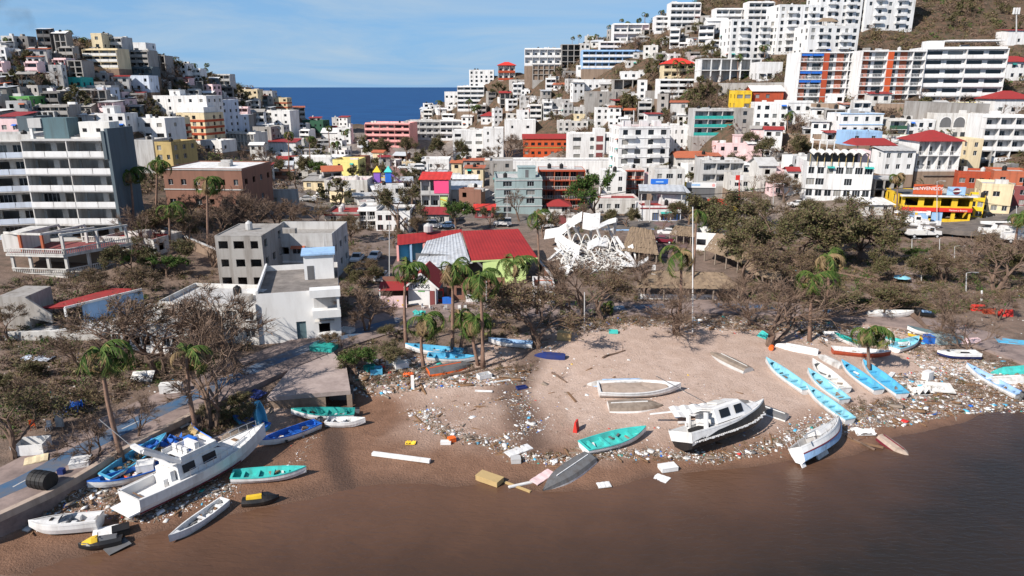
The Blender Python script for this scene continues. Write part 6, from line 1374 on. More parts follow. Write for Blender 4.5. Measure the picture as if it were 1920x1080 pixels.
def open_boat(label, bow, stern, inner='cyan', hull='white', B=.25, D=None, thw=4, motor=False, roll=0, flip=False, sand=False, rim=None, deck=.16, clutter=0, dz=0, group=None, bottom=None, name='fishing_boat', cat='boat', lift=.0, rubble=None, pts3=None):
    pb, ps = pts3 or (G(*bow), G(*stern)); L = (pb - ps).length; D = D or min(.95, .62 + L * .03); Bm = max(1.2, L * B * 1.16)
    M, L = axes(ps, pb, roll + (180 if flip else 0), (D * .93 if flip else -.06) + lift)
    o = thing(name, label, cat, (0, 0, 0), 0, group); o.matrix_world = M
    S = hull_lines(L, Bm, D); hm = gel(hull); bm_ = mat(bottom, .8, .75, .3, .2, 1.2) if bottom else hm
    mb = MB(); loft(mb, [[(x, y, z) for y, z in section(b, s, k)] for x, b, s, k in S]); x, b, s, k = S[0]; mb.quad(*[(x, y, z) for y, z in section(b, s, k)])
    if bottom:
        for fi, f in enumerate(mb.f[:-1]):
            if fi % 6 in (1, 2, 3, 4): mb.m[fi] = 1
    mb.build('hull', [hm, bm_], o)
    g = MB(); gw = .10
    for (x0, b0, s0, k0), (x1, b1, s1, k1) in zip(S[:-1], S[1:]):
        for sg in (1, -1):
            i0, i1 = max(b0 - gw, .0), max(b1 - gw, .0); e = .035
            g.quad((x0, sg*b0*1.02, s0 + e), (x1, sg*b1*1.02, s1 + e), (x1, sg*i1, s1 + e), (x0, sg*i0, s0 + e)); g.quad((x0, sg*b0*1.02, s0 - .06), (x1, sg*b1*1.02, s1 - .06), (x1, sg*b1*1.02, s1 + e), (x0, sg*b0*1.02, s0 + e)); g.quad((x0, sg*i0, s0 + e), (x1, sg*i1, s1 + e), (x1, sg*i1, s1 - .06), (x0, sg*i0, s0 - .06))
    x, b, s, k = S[0]; g.box(-.04, .16, -b, b, s - .08, s + .03); g.build('gunwale', gel(rim or (hull if flip else inner)), o)
    if flip:
        MB().bar((L*.05, 0, -.03), (L*.72, 0, -.03), .07, .1).build('keel', hm, o); return o
    fz = D * .34; im = mat(inner, .55, .45, .1, .4, 1.6); rows = []
    for x, b, s, k in S:
        bi = max(b - gw, .004); f = max(fz, k + .1); f = min(f, s - .02); rows.append([(x + .02, bi, s), (x + .02, bi * .86, f), (x + .02, -bi * .86, f), (x + .02, -bi, s)])
    mb = MB(); loft(mb, rows); mb.quad(*rows[0]); mb.build('liner', im, o)
    def inb(t): i = min(int(t * (len(S) - 1)), len(S) - 2); f = t * (len(S) - 1) - i; return [a + (c - a) * f for a, c in zip(S[i], S[i+1])]
    for i in range(thw):
        t = .14 + i * .6 / max(1, thw - 1) if thw > 1 else .4; x, b, s, k = inb(t); b = (b - gw) * .96; MB().box(x - .13, x + .13, -b, b, fz + .22, fz + .28).box(x - .1, x - .06, -b*.9, b*.9, fz + .005, fz + .215).build('thwart', im, o)
    if deck:
        rows = [];
        for k_ in range(6):
            t = 1 - deck + deck * k_ / 5; x, b, s, kk = inb(min(t, .999)); bi = max(b - gw*.6, .01); rows.append([(x, bi, s - .03), (x, 0, s + .05), (x, -bi, s - .03)])
        mb = MB(); loft(mb, rows); mb.build('foredeck', gel(inner), o)
    if motor:
        mo = MB().box(-.55, -.1, -.2, .2, D * .75, D * 1.35).box(-.4, -.2, -.08, .08, -.1, D * .75).build('outboard_motor', gel('darkgrey'), o); MB().box(-.53, -.12, -.18, .18, D * 1.351, D * 1.42).build('cowl_top', gel('black'), mo)
    if sand or rubble:
        rows = []
        for t in [.04 + .1 * i for i in range(9)]:
            x, b, s, k = inb(t); bi = max(b - gw * 1.2, .03); zz = fz + (D * .42 if sand else .06) ; rows.append([(x, bi, zz), (x, bi * .4, zz + rng.uniform(0, .12)), (x, -bi * .4, zz + rng.uniform(0, .12)), (x, -bi, zz)])
        mb = MB(); loft(mb, rows); mb.build('sand_fill', mat('sandy' if sand else rubble, .95, .6, .5), o)
    r = random.Random(int(bow[0] * 7 + bow[1]))
    cm = [mat('darkgrey'), mat('wood'), mat('white'), mat('black'), mat('oldwood')]
    for i in range(clutter):
        x, b, s, k = inb(r.uniform(.08, .7)); y = r.uniform(-b * .6, b * .6); Mx = Matrix.Translation((x, y, fz + .06 + r.uniform(0, .1))) @ Euler((r.uniform(-.2, .2), r.uniform(-.2, .2), r.uniform(0, 6.3))).to_matrix().to_4x4(); MB().box(-r.uniform(.15, .8), .3, -.1, .1, -.05, .08, Mx).build('gear', r.choice(cm), o)
    return o
PG = 'fishing boats thrown onto the beach'
for row in '''turquoise fishing boat with white hull beside the black and yellow jet ski|575 893|436 902|turq white .25 4 0 0 0 5
long white flat skiff half in the water|320 1024|424 948|white white .2 3 0 0 0 14
blue fishing boat with outboard beside the yacht bow|486 842|596 802|blue white .24 3 1 0 0 8
teal fishing boat with outboard at the stream mouth|546 782|664 782|teal white .26 3 1 0 0 8
small white dinghy beside the teal fishing boat|686 798|613 797|white white .3 3 0 0 0 6
white fishing boat with blue gunwale trapped behind the yacht|166 922|310 882|blue white .26 2 0 0 0 10
long cyan fishing boat lying behind the yacht flybridge|312 828|196 905|sky white .2 3 0 12 0 6
sky blue fishing boat under the palms|760 658|868 668|sky white .22 4 1 0 0 4
bright blue hull half buried beside the sky blue boat|892 680|802 674|sky white .2 2 0 8 0 3
white skiff with blue interior under the palm trunks|916 646|998 652|lightblue white .2 3 0 0 0 4
white boat full of sand on the dry beach|1276 735|1122 738|white white .34 0 0 0 1 2
green and white launch with green benches on the wet sand|1211 816|1094 848|turq white .3 4 0 0 0 4
leftmost pale cyan fishing boat of the beached row|1434 684|1512 740|cyan white .2 4 0 0 0 2
pale cyan boat with folded canopy frame|1512 704|1582 758|cyan white .23 3 0 0 0 5
pale cyan boat nearest the tilted sailing boat|1510 735|1592 796|cyan white .21 5 0 0 0 3
bright blue boat right of the cream console skiff|1575 688|1646 740|sky white .23 3 0 0 0 2
rightmost bright blue boat of the beached row|1615 688|1690 748|sky white .22 3 0 0 0 2
cream console skiff between the cyan boats|1521 686|1582 738|pale white .26 1 0 0 0 5
red-striped white fishing boat beside the small palm|1668 672|1560 662|white rust .22 3 0 0 0 6
white open skiff at the top of the beach|1712 594|1626 592|white white .24 3 0 0 0 2
teal dinghy full of rubbish|1722 642|1676 660|cyan white .3 2 0 0 0 6
pale blue fishing boat with yellow mark near the right edge|1808 694|1908 748|lightblue white .2 4 1 0 0 3
teal-rimmed boat behind the small palm|1562 634|1612 652|teal white .26 2 0 0 0 5
teal-sided hull under the crates|1700 650|1660 640|turq white .26 2 0 0 0 4
long white and teal hull beside the yellow kayak|1700 622|1768 634|tealgrey white .18 2 0 0 0 2
small white boat stranded on a town wall|592 366|624 378|white white .3 2 0 0 0 2'''.split('\n'):
    lb, bw, st, o_ = row.split('|'); bw = tuple(map(float, bw.split())); st = tuple(map(float, st.split())); i, h_, B_, th, mo, ro, sa, cl = o_.split()
    pts3 = (at(592, 366, 200), at(624, 378, 198)) if 'town wall' in lb else None
    open_boat(lb, bw, st, i, h_, float(B_), None, int(th), mo == '1', float(ro), False, sa == '1', None, .16, int(cl), group=PG, pts3=pts3)
for row in '''overturned white boat with weathered dark bottom at the water edge|1018 922|1106 862|white darkgrey .3
upturned grey hull with bright orange rim|888 684|802 700|orangebuoy darkgrey .34
overturned white boat with grey planked bottom in front of the sand-filled boat|1243 762|1140 766|white oldwood .36
overturned white boat with black bottom behind the cruiser|1376 752|1476 788|white darkgrey .22
overturned grey hull alone on the dry sand|1332 662|1404 698|palegrey oldwood .28
overturned white hull below the fan-shaped tree|1450 648|1534 664|white white .28
overturned grey hull beside the red-striped boat|1532 668|1578 692|palegrey palegrey .24
overturned maroon hull in the shallows|1710 866|1652 824|maroon sandy .34
overturned teal hull at the right edge|1856 700|1935 694|turq turq .24
overturned white hull at the right edge below the teal one|1935 712|1856 716|white dirtywhite .24
overturned pale pink hull by the crates|1800 644|1834 642|palepink palepink .4
navy hull half buried near the brown tree|1002 668|1060 672|navy navy .26
overturned grey wreck behind the yacht bow|412 832|474 800|palegrey oldwood .34
overturned blue-striped hull touching the sand-filled boat|1100 722|1204 720|lightblue palegrey .26'''.split('\n'):
    lb, bw, st, o_ = row.split('|'); i, bt, B_ = o_.split(); open_boat(lb, tuple(map(float, bw.split())), tuple(map(float, st.split())), i, i, float(B_), .8, flip=True, group='overturned boats on the beach', bottom=bt, roll=rng.uniform(-7, 7), lift=-.12)
bl = open_boat('broken blue boat bow standing on end', (470, 752), (492, 800), 'sky', 'sky', .4, .8, 0, group=PG, pts3=(G(474, 795) + Vector((0, .4, 2.3)), G(486, 800)), deck=0, roll=20); open_boat('torn blue boat half lying by the standing blue bow', (436, 790), (502, 806), 'blue', 'sky', .3, .6, 1, group=PG, clutter=4); open_boat('blue-edged tan hull propped on the promenade wall', (346, 808), (394, 838), 'blue', 'tan', .34, .8, 1, group=PG, roll=50)
# ---- decked boats
def decked(o, L, Bm, D, hull_m, deck_m, cockpit=.28, stripe=None, boot=None, **kw):
    S = hull_lines(L, Bm, D, 18, **kw); mb = MB(); loft(mb, [[(x, y, z) for y, z in section(b, s, k)] for x, b, s, k in S]); x, b, s, k = S[0]; mb.quad(*[(x, y, z) for y, z in section(b, s, k)])
    mats = [hull_m]
    if boot:
        mats.append(boot)
        for fi in range(len(mb.f) - 1):
            if fi % 6 in (1, 2, 3, 4): mb.m[fi] = 1
    mb.build('hull', mats, o, False)
    n0 = int(cockpit * 18); rows = [[(x, max(b - .05, .01), s - .04), (x, 0, s + .06), (x, -max(b - .05, .01), s - .04)] for x, b, s, k in S[n0:]]; mb = MB(); loft(mb, rows); mb.build('deck', deck_m, o)
    rows = []
    for x, b, s, k in S[:n0+1]: bi = b - .28; rows.append([(x + .1, b, s), (x + .1, bi, s), (x + .1, bi, D*.5), (x + .1, -bi, D*.5), (x + .1, -bi, s), (x + .1, -b, s)])
    mb = MB(); loft(mb, rows); mb.quad(*rows[0][1:5]); mb.quad(*rows[-1][1:5]); mb.build('cockpit', deck_m, o)
    g = MB()
    for (x0, b0, s0, k0), (x1, b1, s1, k1) in zip(S[:-1], S[1:]):
        for sg in (1, -1): g.quad((x0, sg*b0*1.015, s0 - .12), (x1, sg*b1*1.015, s1 - .12), (x1, sg*b1*1.015, s1 + .03), (x0, sg*b0*1.015, s0 + .03)); g.quad((x0, sg*b0*1.015, s0 + .03), (x1, sg*b1*1.015, s1 + .03), (x1, sg*max(b1-.1, 0), s1 + .03), (x0, sg*max(b0-.1, 0), s0 + .03))
    g.build('gunwale', stripe or hull_m, o); return S
def cabin(o, rows, name, m):                       # rows: (x, half width bottom, half width top, z0, z1)
    mb = MB(); P = [[(x, wb, z0), (x, wt, z1), (x, -wt, z1), (x, -wb, z0)] for x, wb, wt, z0, z1 in rows]; loft(mb, P); mb.quad(*P[0]); mb.quad(*P[-1]); return mb.build(name, m, o)
WG = gel('white')
# motor yacht
pb, ps = G(502, 838), G(248, 966); M, L = axes(ps, pb, -3, .1); ya = thing('motor_yacht', 'big white sport-fishing yacht lying on the sand at left', 'yacht', (0, 0, 0)); ya.matrix_world = M
Bm, D = L * .28, 1.8; S = decked(ya, L, Bm, D, WG, mat('white', .5, .25), .26, None, None, transom=.88, rise=.5, keelrise=.6, fine=2.2)
zd = D * .93; CH = 1.42
cabin(ya, [(L*.27, Bm*.40, Bm*.36, zd, zd + CH), (L*.52, Bm*.40, Bm*.36, zd, zd + CH), (L*.68, Bm*.35, Bm*.20, zd + .1, zd + .45)], 'cabin', WG)
cabin(ya, [(L*.66, Bm*.30, Bm*.26, zd + .1, zd + .38), (L*.82, Bm*.18, Bm*.12, zd + .25, zd + .5)], 'trunk_cabin', WG)
for sg in (1, -1):
    for x0, x1 in ((.30, .385), (.44, .535)): y = sg * Bm * .402; MB().quad((x0*L, y, zd + .42), (x1*L, y, zd + .42), (x1*L, y*.935, zd + CH - .28), (x0*L, y*.935, zd + CH - .28)).build('side_window', glass(), ya)
MB().quad((L*.555, Bm*.33, zd + CH - .12), (L*.555, -Bm*.33, zd + CH - .12), (L*.64, -Bm*.2, zd + .62), (L*.64, Bm*.2, zd + .62)).build('windscreen', mat('navy', .25, .1, 0, .5), ya)
fb = MB().box(L*.24, L*.56, -Bm*.39, Bm*.39, zd + CH + .01, zd + CH + .11).build('flybridge_deck', WG, ya); rim = MB()
for a, b_ in (((L*.3, Bm*.37), (L*.555, Bm*.34)), ((L*.555, Bm*.34), (L*.555, -Bm*.34)), ((L*.555, -Bm*.34), (L*.3, -Bm*.37))): rim.bar((*a, zd + CH + .3), (*b_, zd + CH + .3), .12, .4)
rim.build('flybridge_coaming', WG, ya)
for i in range(3): st = MB().box(L*.36, L*.375, -1.1 + i*.8, -.5 + i*.8, zd + CH + .12, zd + CH + .8).box(L*.36, L*.39, -1.1 + i*.8, -.5 + i*.8, zd + CH + .4, zd + CH + .5).build('seat', gel('white'), ya); MB().box(L*.376, L*.392, -1.05 + i*.8, -.55 + i*.8, zd + CH + .51, zd + CH + .6).build('cushion', mat('blue'), st)
MB().box(L*.43, L*.46, -.8, .8, zd + CH + .12, zd + CH + .85).build('helm_console', WG, ya); MB().box(L*.455, L*.5, .2, 1.5, zd + CH + .13, zd + CH + .75).build('blue_cover', mat('blue'), ya)
MB().box(L*.285, L*.30, -.6, .1, zd + 1.862, zd + CH + .125).build('flybridge_hatch', mat('black'), ya); MB().box(L*.74, L*.765, -.35, .35, zd + .46, zd + .52).build('deck_hatch', mat('wood'), ya)
tw = MB(); tw.bar((L*.30, -Bm*.36, zd + CH + .1), (L*.12, -Bm*.1, zd + CH + 1.9), .5, .3); tw.bar((L*.30, Bm*.36, zd + CH + .1), (L*.14, Bm*.45, zd + CH + 1.8), .35, .25); tw.bar((L*.12, -Bm*.1, zd + CH + 1.9), (L*.14, Bm*.45, zd + CH + 1.8), .4, .3); tw.build('radar_arch', WG, ya)
MB().tube([(L*.13, Bm*.4, zd + CH + 1.8), (L*.02, Bm*.75, zd + CH + 4.6)], .035, 5).build('antenna', mat('palegrey'), ya)
MB().box(-.9, .0, -Bm*.38, Bm*.38, .55, .68).build('swim_platform', WG, ya); MB().box(L*.2, L*.235, -.6, .6, D*.5, D*1.05).build('fighting_chair', WG, ya); MB().box(L*.23, L*.26, -Bm*.3, Bm*.3, D*.9, zd + .9).build('aft_bulkhead', mat('white', .5, .3), ya)
MB().box(L*.06, L*.068, -1, 1, 1.2, 1.25).build('transom_trim', mat('wood'), ya)
rl = MB(); pv = {}
for sg in (1, -1):
    prev = None
    for i in range(6, 18):
        x, b, s, k = S[i]; p = Vector((x, sg * max(b - .12, .03), s + .03)); q = p + Vector((0, 0, .62)); rl.tube([p, q], .025, 4, False)
        if prev: rl.tube([prev, q], .025, 4, False)
        prev = q
rl.build('bow_rail', mat('alum', .3, .05, 0, .5, 1, .8), ya)
mb = MB()
for sg in (1, -1):
    for (x0, b0, s0, k0), (x1, b1, s1, k1) in zip(S[:-6], S[1:-5]): y0, y1 = sg*b0*.80, sg*b1*.80; mb.quad((x0, y0, k0 + (s0-k0)*.2), (x1, y1, k1 + (s1-k1)*.2), (x1, y1*1.055, k1 + (s1-k1)*.30), (x0, y0*1.055, k0 + (s0-k0)*.30))
mb.build('waterline_stripe', mat('maroon', .5), ya)
# wrecked black and white cruiser
pb, ps = G(1440, 796), G(1282, 852); M, L = axes(ps, pb, -21, .35); cz = thing('cabin_cruiser', 'wrecked black-hulled cabin cruiser with torn white stern', 'cruiser', (0, 0, 0)); cz.matrix_world = M
Bm, D = L * .33, 1.95; S = decked(cz, L, Bm, D, gel('black'), mat('white', .5, .25), .3, WG, gel('black'), transom=.9, rise=.34, keelrise=.4, fine=2.4); zd = D * .95
def yf(f): return np.interp(f, [0, .16, .55, 1], [0, .74, .95, 1])
def wlow(t): return np.interp(t, [0, .10, .28, .5, .72, 1], [.30, .48, .76, .84, .95, .96])
for sg in (1, -1):
    mb = MB(); rows = []
    for x, b, s, k in S: l0 = wlow(x / L); rows.append([(x, sg * (b * yf(l0 + (1 - l0) * q) + .02), k + (s - k) * (l0 + (1 - l0) * q) + .01) for q in (0, .33, .66, 1)])
    loft(mb, rows); mb.build('white_topside', WG, cz)
cabin(cz, [(L*.30, Bm*.42, Bm*.37, zd, zd + 1.38), (L*.62, Bm*.41, Bm*.35, zd, zd + 1.38), (L*.74, Bm*.34, Bm*.22, zd + .05, zd + .55)], 'cabin', mat('white', .5, .3)); cabin(cz, [(L*.74, Bm*.26, Bm*.2, zd + .1, zd + .4), (L*.88, Bm*.14, Bm*.08, zd + .3, zd + .5)], 'trunk_cabin', WG)
for sg in (1, -1):
    for x0, x1 in ((.35, .46), (.52, .61)): y = sg * Bm * .421; MB().quad((x0*L, y*.99, zd + .4), (x1*L, y*.985, zd + .4), (x1*L, y*.905, zd + 1.2), (x0*L, y*.915, zd + 1.2)).build('side_window', mat('black', .2, 0, 0, .5), cz)
MB().quad((L*.625, Bm*.32, zd + 1.3), (L*.625, -Bm*.32, zd + 1.3), (L*.72, -Bm*.24, zd + .68), (L*.72, Bm*.24, zd + .68)).build('windscreen', glass(), cz)
cabin(cz, [(L*.29, Bm*.36, Bm*.30, zd + 1.382, zd + 1.5), (L*.62, Bm*.34, Bm*.26, zd + 1.382, zd + 1.56)], 'cabin_roof', WG); MB().box(L*.4, L*.5, -.7, .7, zd + 1.56, zd + 1.75).build('roof_hatch', mat('dirtywhite'), cz)
MB().bar((L*.36, Bm*.38, zd + .02), (L*.18, Bm*.40, zd + .1), .25, .3).build('torn_side', WG, cz); MB().bar((L*.16, -Bm*.4, D*.6), (L*.2, -Bm*.42, zd + 1.38), .5, .2).build('stern_pillar', WG, cz); MB().bar((L*.2, Bm*.42, D*.6), (L*.24, Bm*.4, zd + 1.38), .5, .2).build('stern_pillar', WG, cz); MB().quad((-.03, -Bm*.42, D*.45), (-.03, Bm*.42, D*.45), (-.03, Bm*.46, D*.97), (-.03, -Bm*.46, D*.97)).build('white_transom', WG, cz)
MB().box(L*.12, L*.24, -.9, .5, D*.55, D*.9).build('engine_block', mat('black'), cz); MB().box(L*.17, L*.35, -Bm*.3, Bm*.3, D*.52, D*.6).build('hold_shade_slab', mat('black'), cz); MB().tube([(L*.22, -1.4, D*.9), (L*.34, .8, zd + .8)], .09, 6).build('broken_pipe', mat('black'), cz)  # black slab in the stern stands for the shade of the hold
MB().box(L*.18, L*.28, .2, 1.7, zd + 1.3, zd + 1.36, Matrix.Rotation(R(8), 4, 'Y')).build('bridge_panel', WG, cz); MB().box(L*.2, L*.27, -1.3, .1, zd + 1.2, zd + 1.28).build('dark_rack', mat('darkgrey'), cz)
MB().tube([(L*.44, Bm*.3, zd + 1.5), (L*.1, Bm*.9, zd + 5.2)], .04, 5).build('antenna', mat('darkgrey'), cz); MB().bar((L*.28, Bm*.5, zd + 1.3), (L*.02, Bm*1.2, zd + 1.5), .25, .12).build('fallen_frame', WG, cz)
lb_ = MB()
for i in range(46): t = .02 + i * .9 / 46; (x, b, s, k) = S[min(17, int(t * 18))]; lb_.box(t*L, t*L + rng.uniform(.1, .22), -b*.985 - .05, -b*.96, k + (s-k)*.52 - .1 - rng.uniform(0, .1), k + (s-k)*.52)
lb_.build('peeled_white_streaks', WG, cz)['kind'] = 'stuff'
tp = thing('torn_deck', 'torn white deck section leaning on the sand beside the cruiser', 'wreckage', G(1296, 778), R(20)); sheet(((-2.4, -.8, .35), (2.2, -1.1, .2), (2.6, .9, .5), (-2.2, 1.0, .8)), mat('white', .6, .4), 'deck_sheet', tp, 8, .12); MB().bar((-2.4, -1.2, .1), (1.5, -2.4, .15), .22, .15).build('loose_frame', WG, tp)
# tilted sailing boat
pb, ps = G(1588, 822), G(1502, 878); M, L = axes(ps, pb, -32, .38); sb = thing('sailing_boat', 'white sailing boat with red stripe heeled over at the water edge', 'sailboat', (0, 0, 0)); sb.matrix_world = M
Bm, D = L * .32, 1.7; S = decked(sb, L, Bm, D, gel('white'), mat('palegrey', .7, .5), .4, WG, mat('lightblue', .8, .8, .3, .2, 2.0), transom=.55, rise=.35, keelrise=.75, fine=2.0); zd = D * .93
mb = MB()
for sg in (1, -1):
    for (x0, b0, s0, k0), (x1, b1, s1, k1) in zip(S[:-1], S[1:]): mb.quad((x0, sg*b0*.972, k0 + (s0-k0)*.545), (x1, sg*b1*.972, k1 + (s1-k1)*.545), (x1, sg*b1*.985, k1 + (s1-k1)*.62), (x0, sg*b0*.985, k0 + (s0-k0)*.62))
mb.build('red_stripe', mat('maroon', .5), sb); cabin(sb, [(L*.42, Bm*.30, Bm*.24, zd, zd + .5), (L*.72, Bm*.2, Bm*.14, zd + .05, zd + .4)], 'coach_roof', mat('white', .5, .4)); MB().prism([(L*.3, -.08), (L*.52, -.08), (L*.52, .08), (L*.3, .08)], -1.5, .1).build('keel_fin', mat('dirtywhite', .8, .6), sb); MB().prism([(-.1, -.05), (.5, -.05), (.5, .05), (-.1, .05)], -1.3, .5).build('rudder', WG, sb)
rl = MB()
for sg in (1, -1):
    prev = None
    for i in range(0, 18, 2):
        x, b, s, k = S[i]; p = Vector((x, sg * max(b - .1, .03), s)); q = p + Vector((0, 0, .6)); rl.tube([p, q], .02, 4, False)
        if prev: rl.tube([prev, q], .015, 4, False)
        prev = q
rl.build('lifeline', mat('alum', .3), sb); MB().tube([(L*.5, 0, zd + .4), (L*.1, -Bm*.5, zd + .9), (-L*.1, -Bm*.8, zd + 1.1)], .06, 6).build('broken_mast', mat('alum', .3), sb)
for i in range(12): a = rng.uniform(.05, .4) * L; MB().box(a, a + rng.uniform(.2, .7), -.5, .3, D*.5, D*.5 + rng.uniform(.1, .4)).build('gear', rng.choice([mat('black'), mat('maroon'), mat('darkgrey'), mat('wood')]), sb)
# bowrider at the lower left
pb, ps = G(56, 1000), G(190, 990); M, L = axes(ps, pb, 5, -.05); br = thing('motorboat', 'white bowrider motorboat with open cockpit at the lower left', 'motorboat', (0, 0, 0)); br.matrix_world = M; Bm, D = L * .36, 1.15
S = decked(br, L, Bm, D, WG, mat('white', .5, .3), .55, None, None, transom=.92, rise=.15, fine=2.6); zd = D*.93
MB().quad((L*.56, Bm*.36, zd), (L*.56, -Bm*.36, zd), (L*.50, -Bm*.3, zd + .5), (L*.50, Bm*.3, zd + .5)).build('windscreen', glass(), br); MB().box(L*.44, L*.52, -Bm*.3, -Bm*.05, D*.5, zd).box(L*.44, L*.52, Bm*.05, Bm*.3, D*.5, zd).build('dashboard', mat('palegrey'), br)
for y in (-.7, .3): MB().box(L*.3, L*.37, y, y + .5, D*.5, D*.9).build('seat', WG, br)
MB().box(L*.66, L*.7, -.25, .2, zd + .03, zd + .09).build('bow_hatch', mat('black'), br); MB().box(L*.08, L*.2, -Bm*.3, Bm*.3, D*.5, D*.8).build('rear_bench', WG, br); MB().box(L*.2, L*.42, -.4, .6, D*.5, D*.58).build('debris_heap', mat('oldwood'), br)
# small white deck boat at the right
pb, ps = G(1756, 670), G(1834, 672); M, L = axes(ps, pb, 4, 0); db = thing('motorboat', 'small white runabout with green cockpit mat near the crates', 'motorboat', (0, 0, 0)); db.matrix_world = M; S = decked(db, L, L*.4, .9, gel('white'), WG, .62, None, gel('navy'), transom=.95, rise=.1, fine=2.6); MB().box(L*.1, L*.55, -L*.12, L*.12, .46, .49).build('green_mat', mat('darkgreen'), db); MB().box(L*.2, L*.4, -.4, .5, .5, .7).build('dark_tarp', mat('black'), db); MB().box(L*.7, L*.76, -.2, .2, .86, .93).build('bow_hatch', mat('black'), db)
# jet skis
def jetski(label, px, py, rz, c, roll=0, L=3.0):
    o = thing('jet_ski', label, 'jet ski', G(px, py) + Vector((0, 0, -.05)), 0, 'stranded jet skis'); o.rotation_euler = (R(roll), 0, R(rz)); S = hull_lines(L, 1.2, .5, 10, .85, .25, .6, 2.2); mb = MB(); loft(mb, [[(x - L/2, y, z) for y, z in section(b, s, k)] for x, b, s, k in S]); mb.build('hull', gel('black'), o)
    rows = [[(x - L/2, b*.98, s), (x - L/2, b*.55, s + .18), (x - L/2, -b*.55, s + .18), (x - L/2, -b*.98, s)] for x, b, s, k in S]; mb = MB(); loft(mb, rows); mb.quad(*rows[0]); mb.build('deck', gel('black'), o)
    cabin(o, [(-L*.38, .26, .2, .55, .85), (.1, .24, .16, .6, .92)], 'seat', gel('darkgrey' if roll else c)); cabin(o, [(.15, .32, .2, .6, 1.0), (.55, .34, .24, .6, .98), (1.25, .2, .05, .6, .72)], 'hood', gel(c if roll else 'black')); MB().tube([(.2, -.4, 1.08), (.12, 0, 1.02), (.2, .4, 1.08)], .03, 5).build('handlebar', mat('black'), o); return o
jetski('yellow and black jet ski at the bottom left', 190, 1026, 200, 'yellow', 8); jetski('black jet ski with yellow seat in the shallows', 490, 944, 12, 'yellow'); jetski('white and blue jet ski behind the sawn log', 1728, 592, 150, 'lightblue')
ky = thing('kayak', 'bright yellow kayak under the long white hull', 'kayak', (0, 0, 0)); M, L = axes(G(1702, 630), G(1738, 642), 0, .1); ky.matrix_world = M; S = hull_lines(L, .7, .32, 10, .1, .2, .3, 2); mb = MB(); loft(mb, [[(x, y, z) for y, z in section(b, s, k)] for x, b, s, k in S]); mb.build('hull', gel('yellow'), ky); mb = MB(); loft(mb, [[(x, b, s), (x, 0, s + .06), (x, -b, s)] for x, b, s, k in S]); mb.build('deck', gel('yellow'), ky)
# ------------------------------------------------------------------ vehicles
def wheel(root, x, y, r=.33, w=.24):
    t = MB().tube([(x, y - w/2, r), (x, y + w/2, r)], r, 12).build('wheel', mat('black', .9), root); MB().tube([(x, y - w/2 - .012, r), (x, y + w/2 + .012, r)], r * .55, 8).build('rim', mat('alum', .4), t)
def car(label, px, py, rz, c, kind='car', L=4.3, Y=None, group='parked vehicles'):
    p = at(px, py, Y) if Y else G(px, py); o = thing({'pickup': 'pickup_truck', 'van': 'van'}.get(kind, 'car'), label, {'pickup': 'pickup', 'van': 'van'}.get(kind, 'car'), p + Vector((0, 0, .12)), R(rz), group); m = gel(c); h = L / 2; W = .88
    prof = {'car': [(-h, .35), (-h, .85), (-h*.9, .95), (h*.45, .95), (h*.9, .78), (h, .6), (h, .35)], 'pickup': [(-h, .5), (-h, 1.0), (h*.4, 1.05), (h*.9, .98), (h, .8), (h, .5)], 'van': [(-h, .4), (-h, 1.1), (h*.5, 1.1), (h*.9, .95), (h, .7), (h, .4)]}[kind]
    mb = MB(); P = [[(x, -W, z) for x, z in prof], [(x, W, z) for x, z in prof]]; loft(mb, P, True); mb.quad(*P[0]); mb.quad(*P[1]); mb.build('body', m, o)
    cab = {'car': [(-h*.78, .94, .94), (-h*.5, .94, 1.42), (h*.1, .94, 1.45), (h*.48, .94, .95)], 'pickup': [(-h*.22, 1.04, 1.05), (-h*.18, 1.04, 1.72), (h*.2, 1.04, 1.72), (h*.45, 1.04, 1.06)], 'van': [(-h*.99, 1.09, 1.1), (-h*.96, 1.09, 1.9), (h*.35, 1.09, 1.9), (h*.62, 1.09, 1.1)]}[kind]
    mb = MB(); P = [[(x, W*.96, a), (x, W*.8, b), (x, -W*.8, b), (x, -W*.96, a)] for x, a, b in cab]; loft(mb, P); mb.quad(*P[0]); mb.quad(*P[-1]); mb.build('cabin', m, o)
    for sg in (1, -1):
        for i in range(len(cab) - 1):
            (x0, a0, b0), (x1, a1, b1) = cab[i], cab[i+1]; q = lambda x, z, zb, zt: (x, sg * (W*.96 - (W*.16) * ((z - zb) / max(zt - zb, .01) if zt - zb > .05 else 0) + .012), z)
            lo0, hi0, lo1, hi1 = a0 + .08, max(b0 - .08, a0 + .08), a1 + .08, max(b1 - .08, a1 + .08); MB().quad(q(x0, lo0, a0, b0), q(x1, lo1, a1, b1), q(x1, hi1, a1, b1), q(x0, hi0, a0, b0)).build('side_window', glass(), o)
    (x0, a0, b0), (x1, a1, b1) = cab[-2], cab[-1]; e = .02; MB().quad((x0 + .06 + e, W*.72, b0 - .05), (x0 + .06 + e, -W*.72, b0 - .05), (x1 - .04 + e, -W*.85, a1 + .06), (x1 - .04 + e, W*.85, a1 + .06)).build('windscreen', glass(), o)
    (x0, a0, b0), (x1, a1, b1) = cab[0], cab[1]; MB().quad((x0 + .03 - e, W*.85, b0 + .06), (x0 + .03 - e, -W*.85, b0 + .06), (x1 - .06 - e, -W*.72, b1 - .05), (x1 - .06 - e, W*.72, b1 - .05)).build('rear_window', glass(), o)
    if kind == 'pickup': MB().box(-h*.97, -h*.25, -W*.85, W*.85, 1.051, 1.06).build('load_bed', mat('darkgrey'), o)
    for x in (-h*.62, h*.62):
        for y in (-W + .05, W - .05): wheel(o, x, y)
    for y in (-.6, .6): MB().box(h - .03, h + .02, y - .16, y + .16, .6, .74).build('headlight', mat('pale', .2), o)
    return o
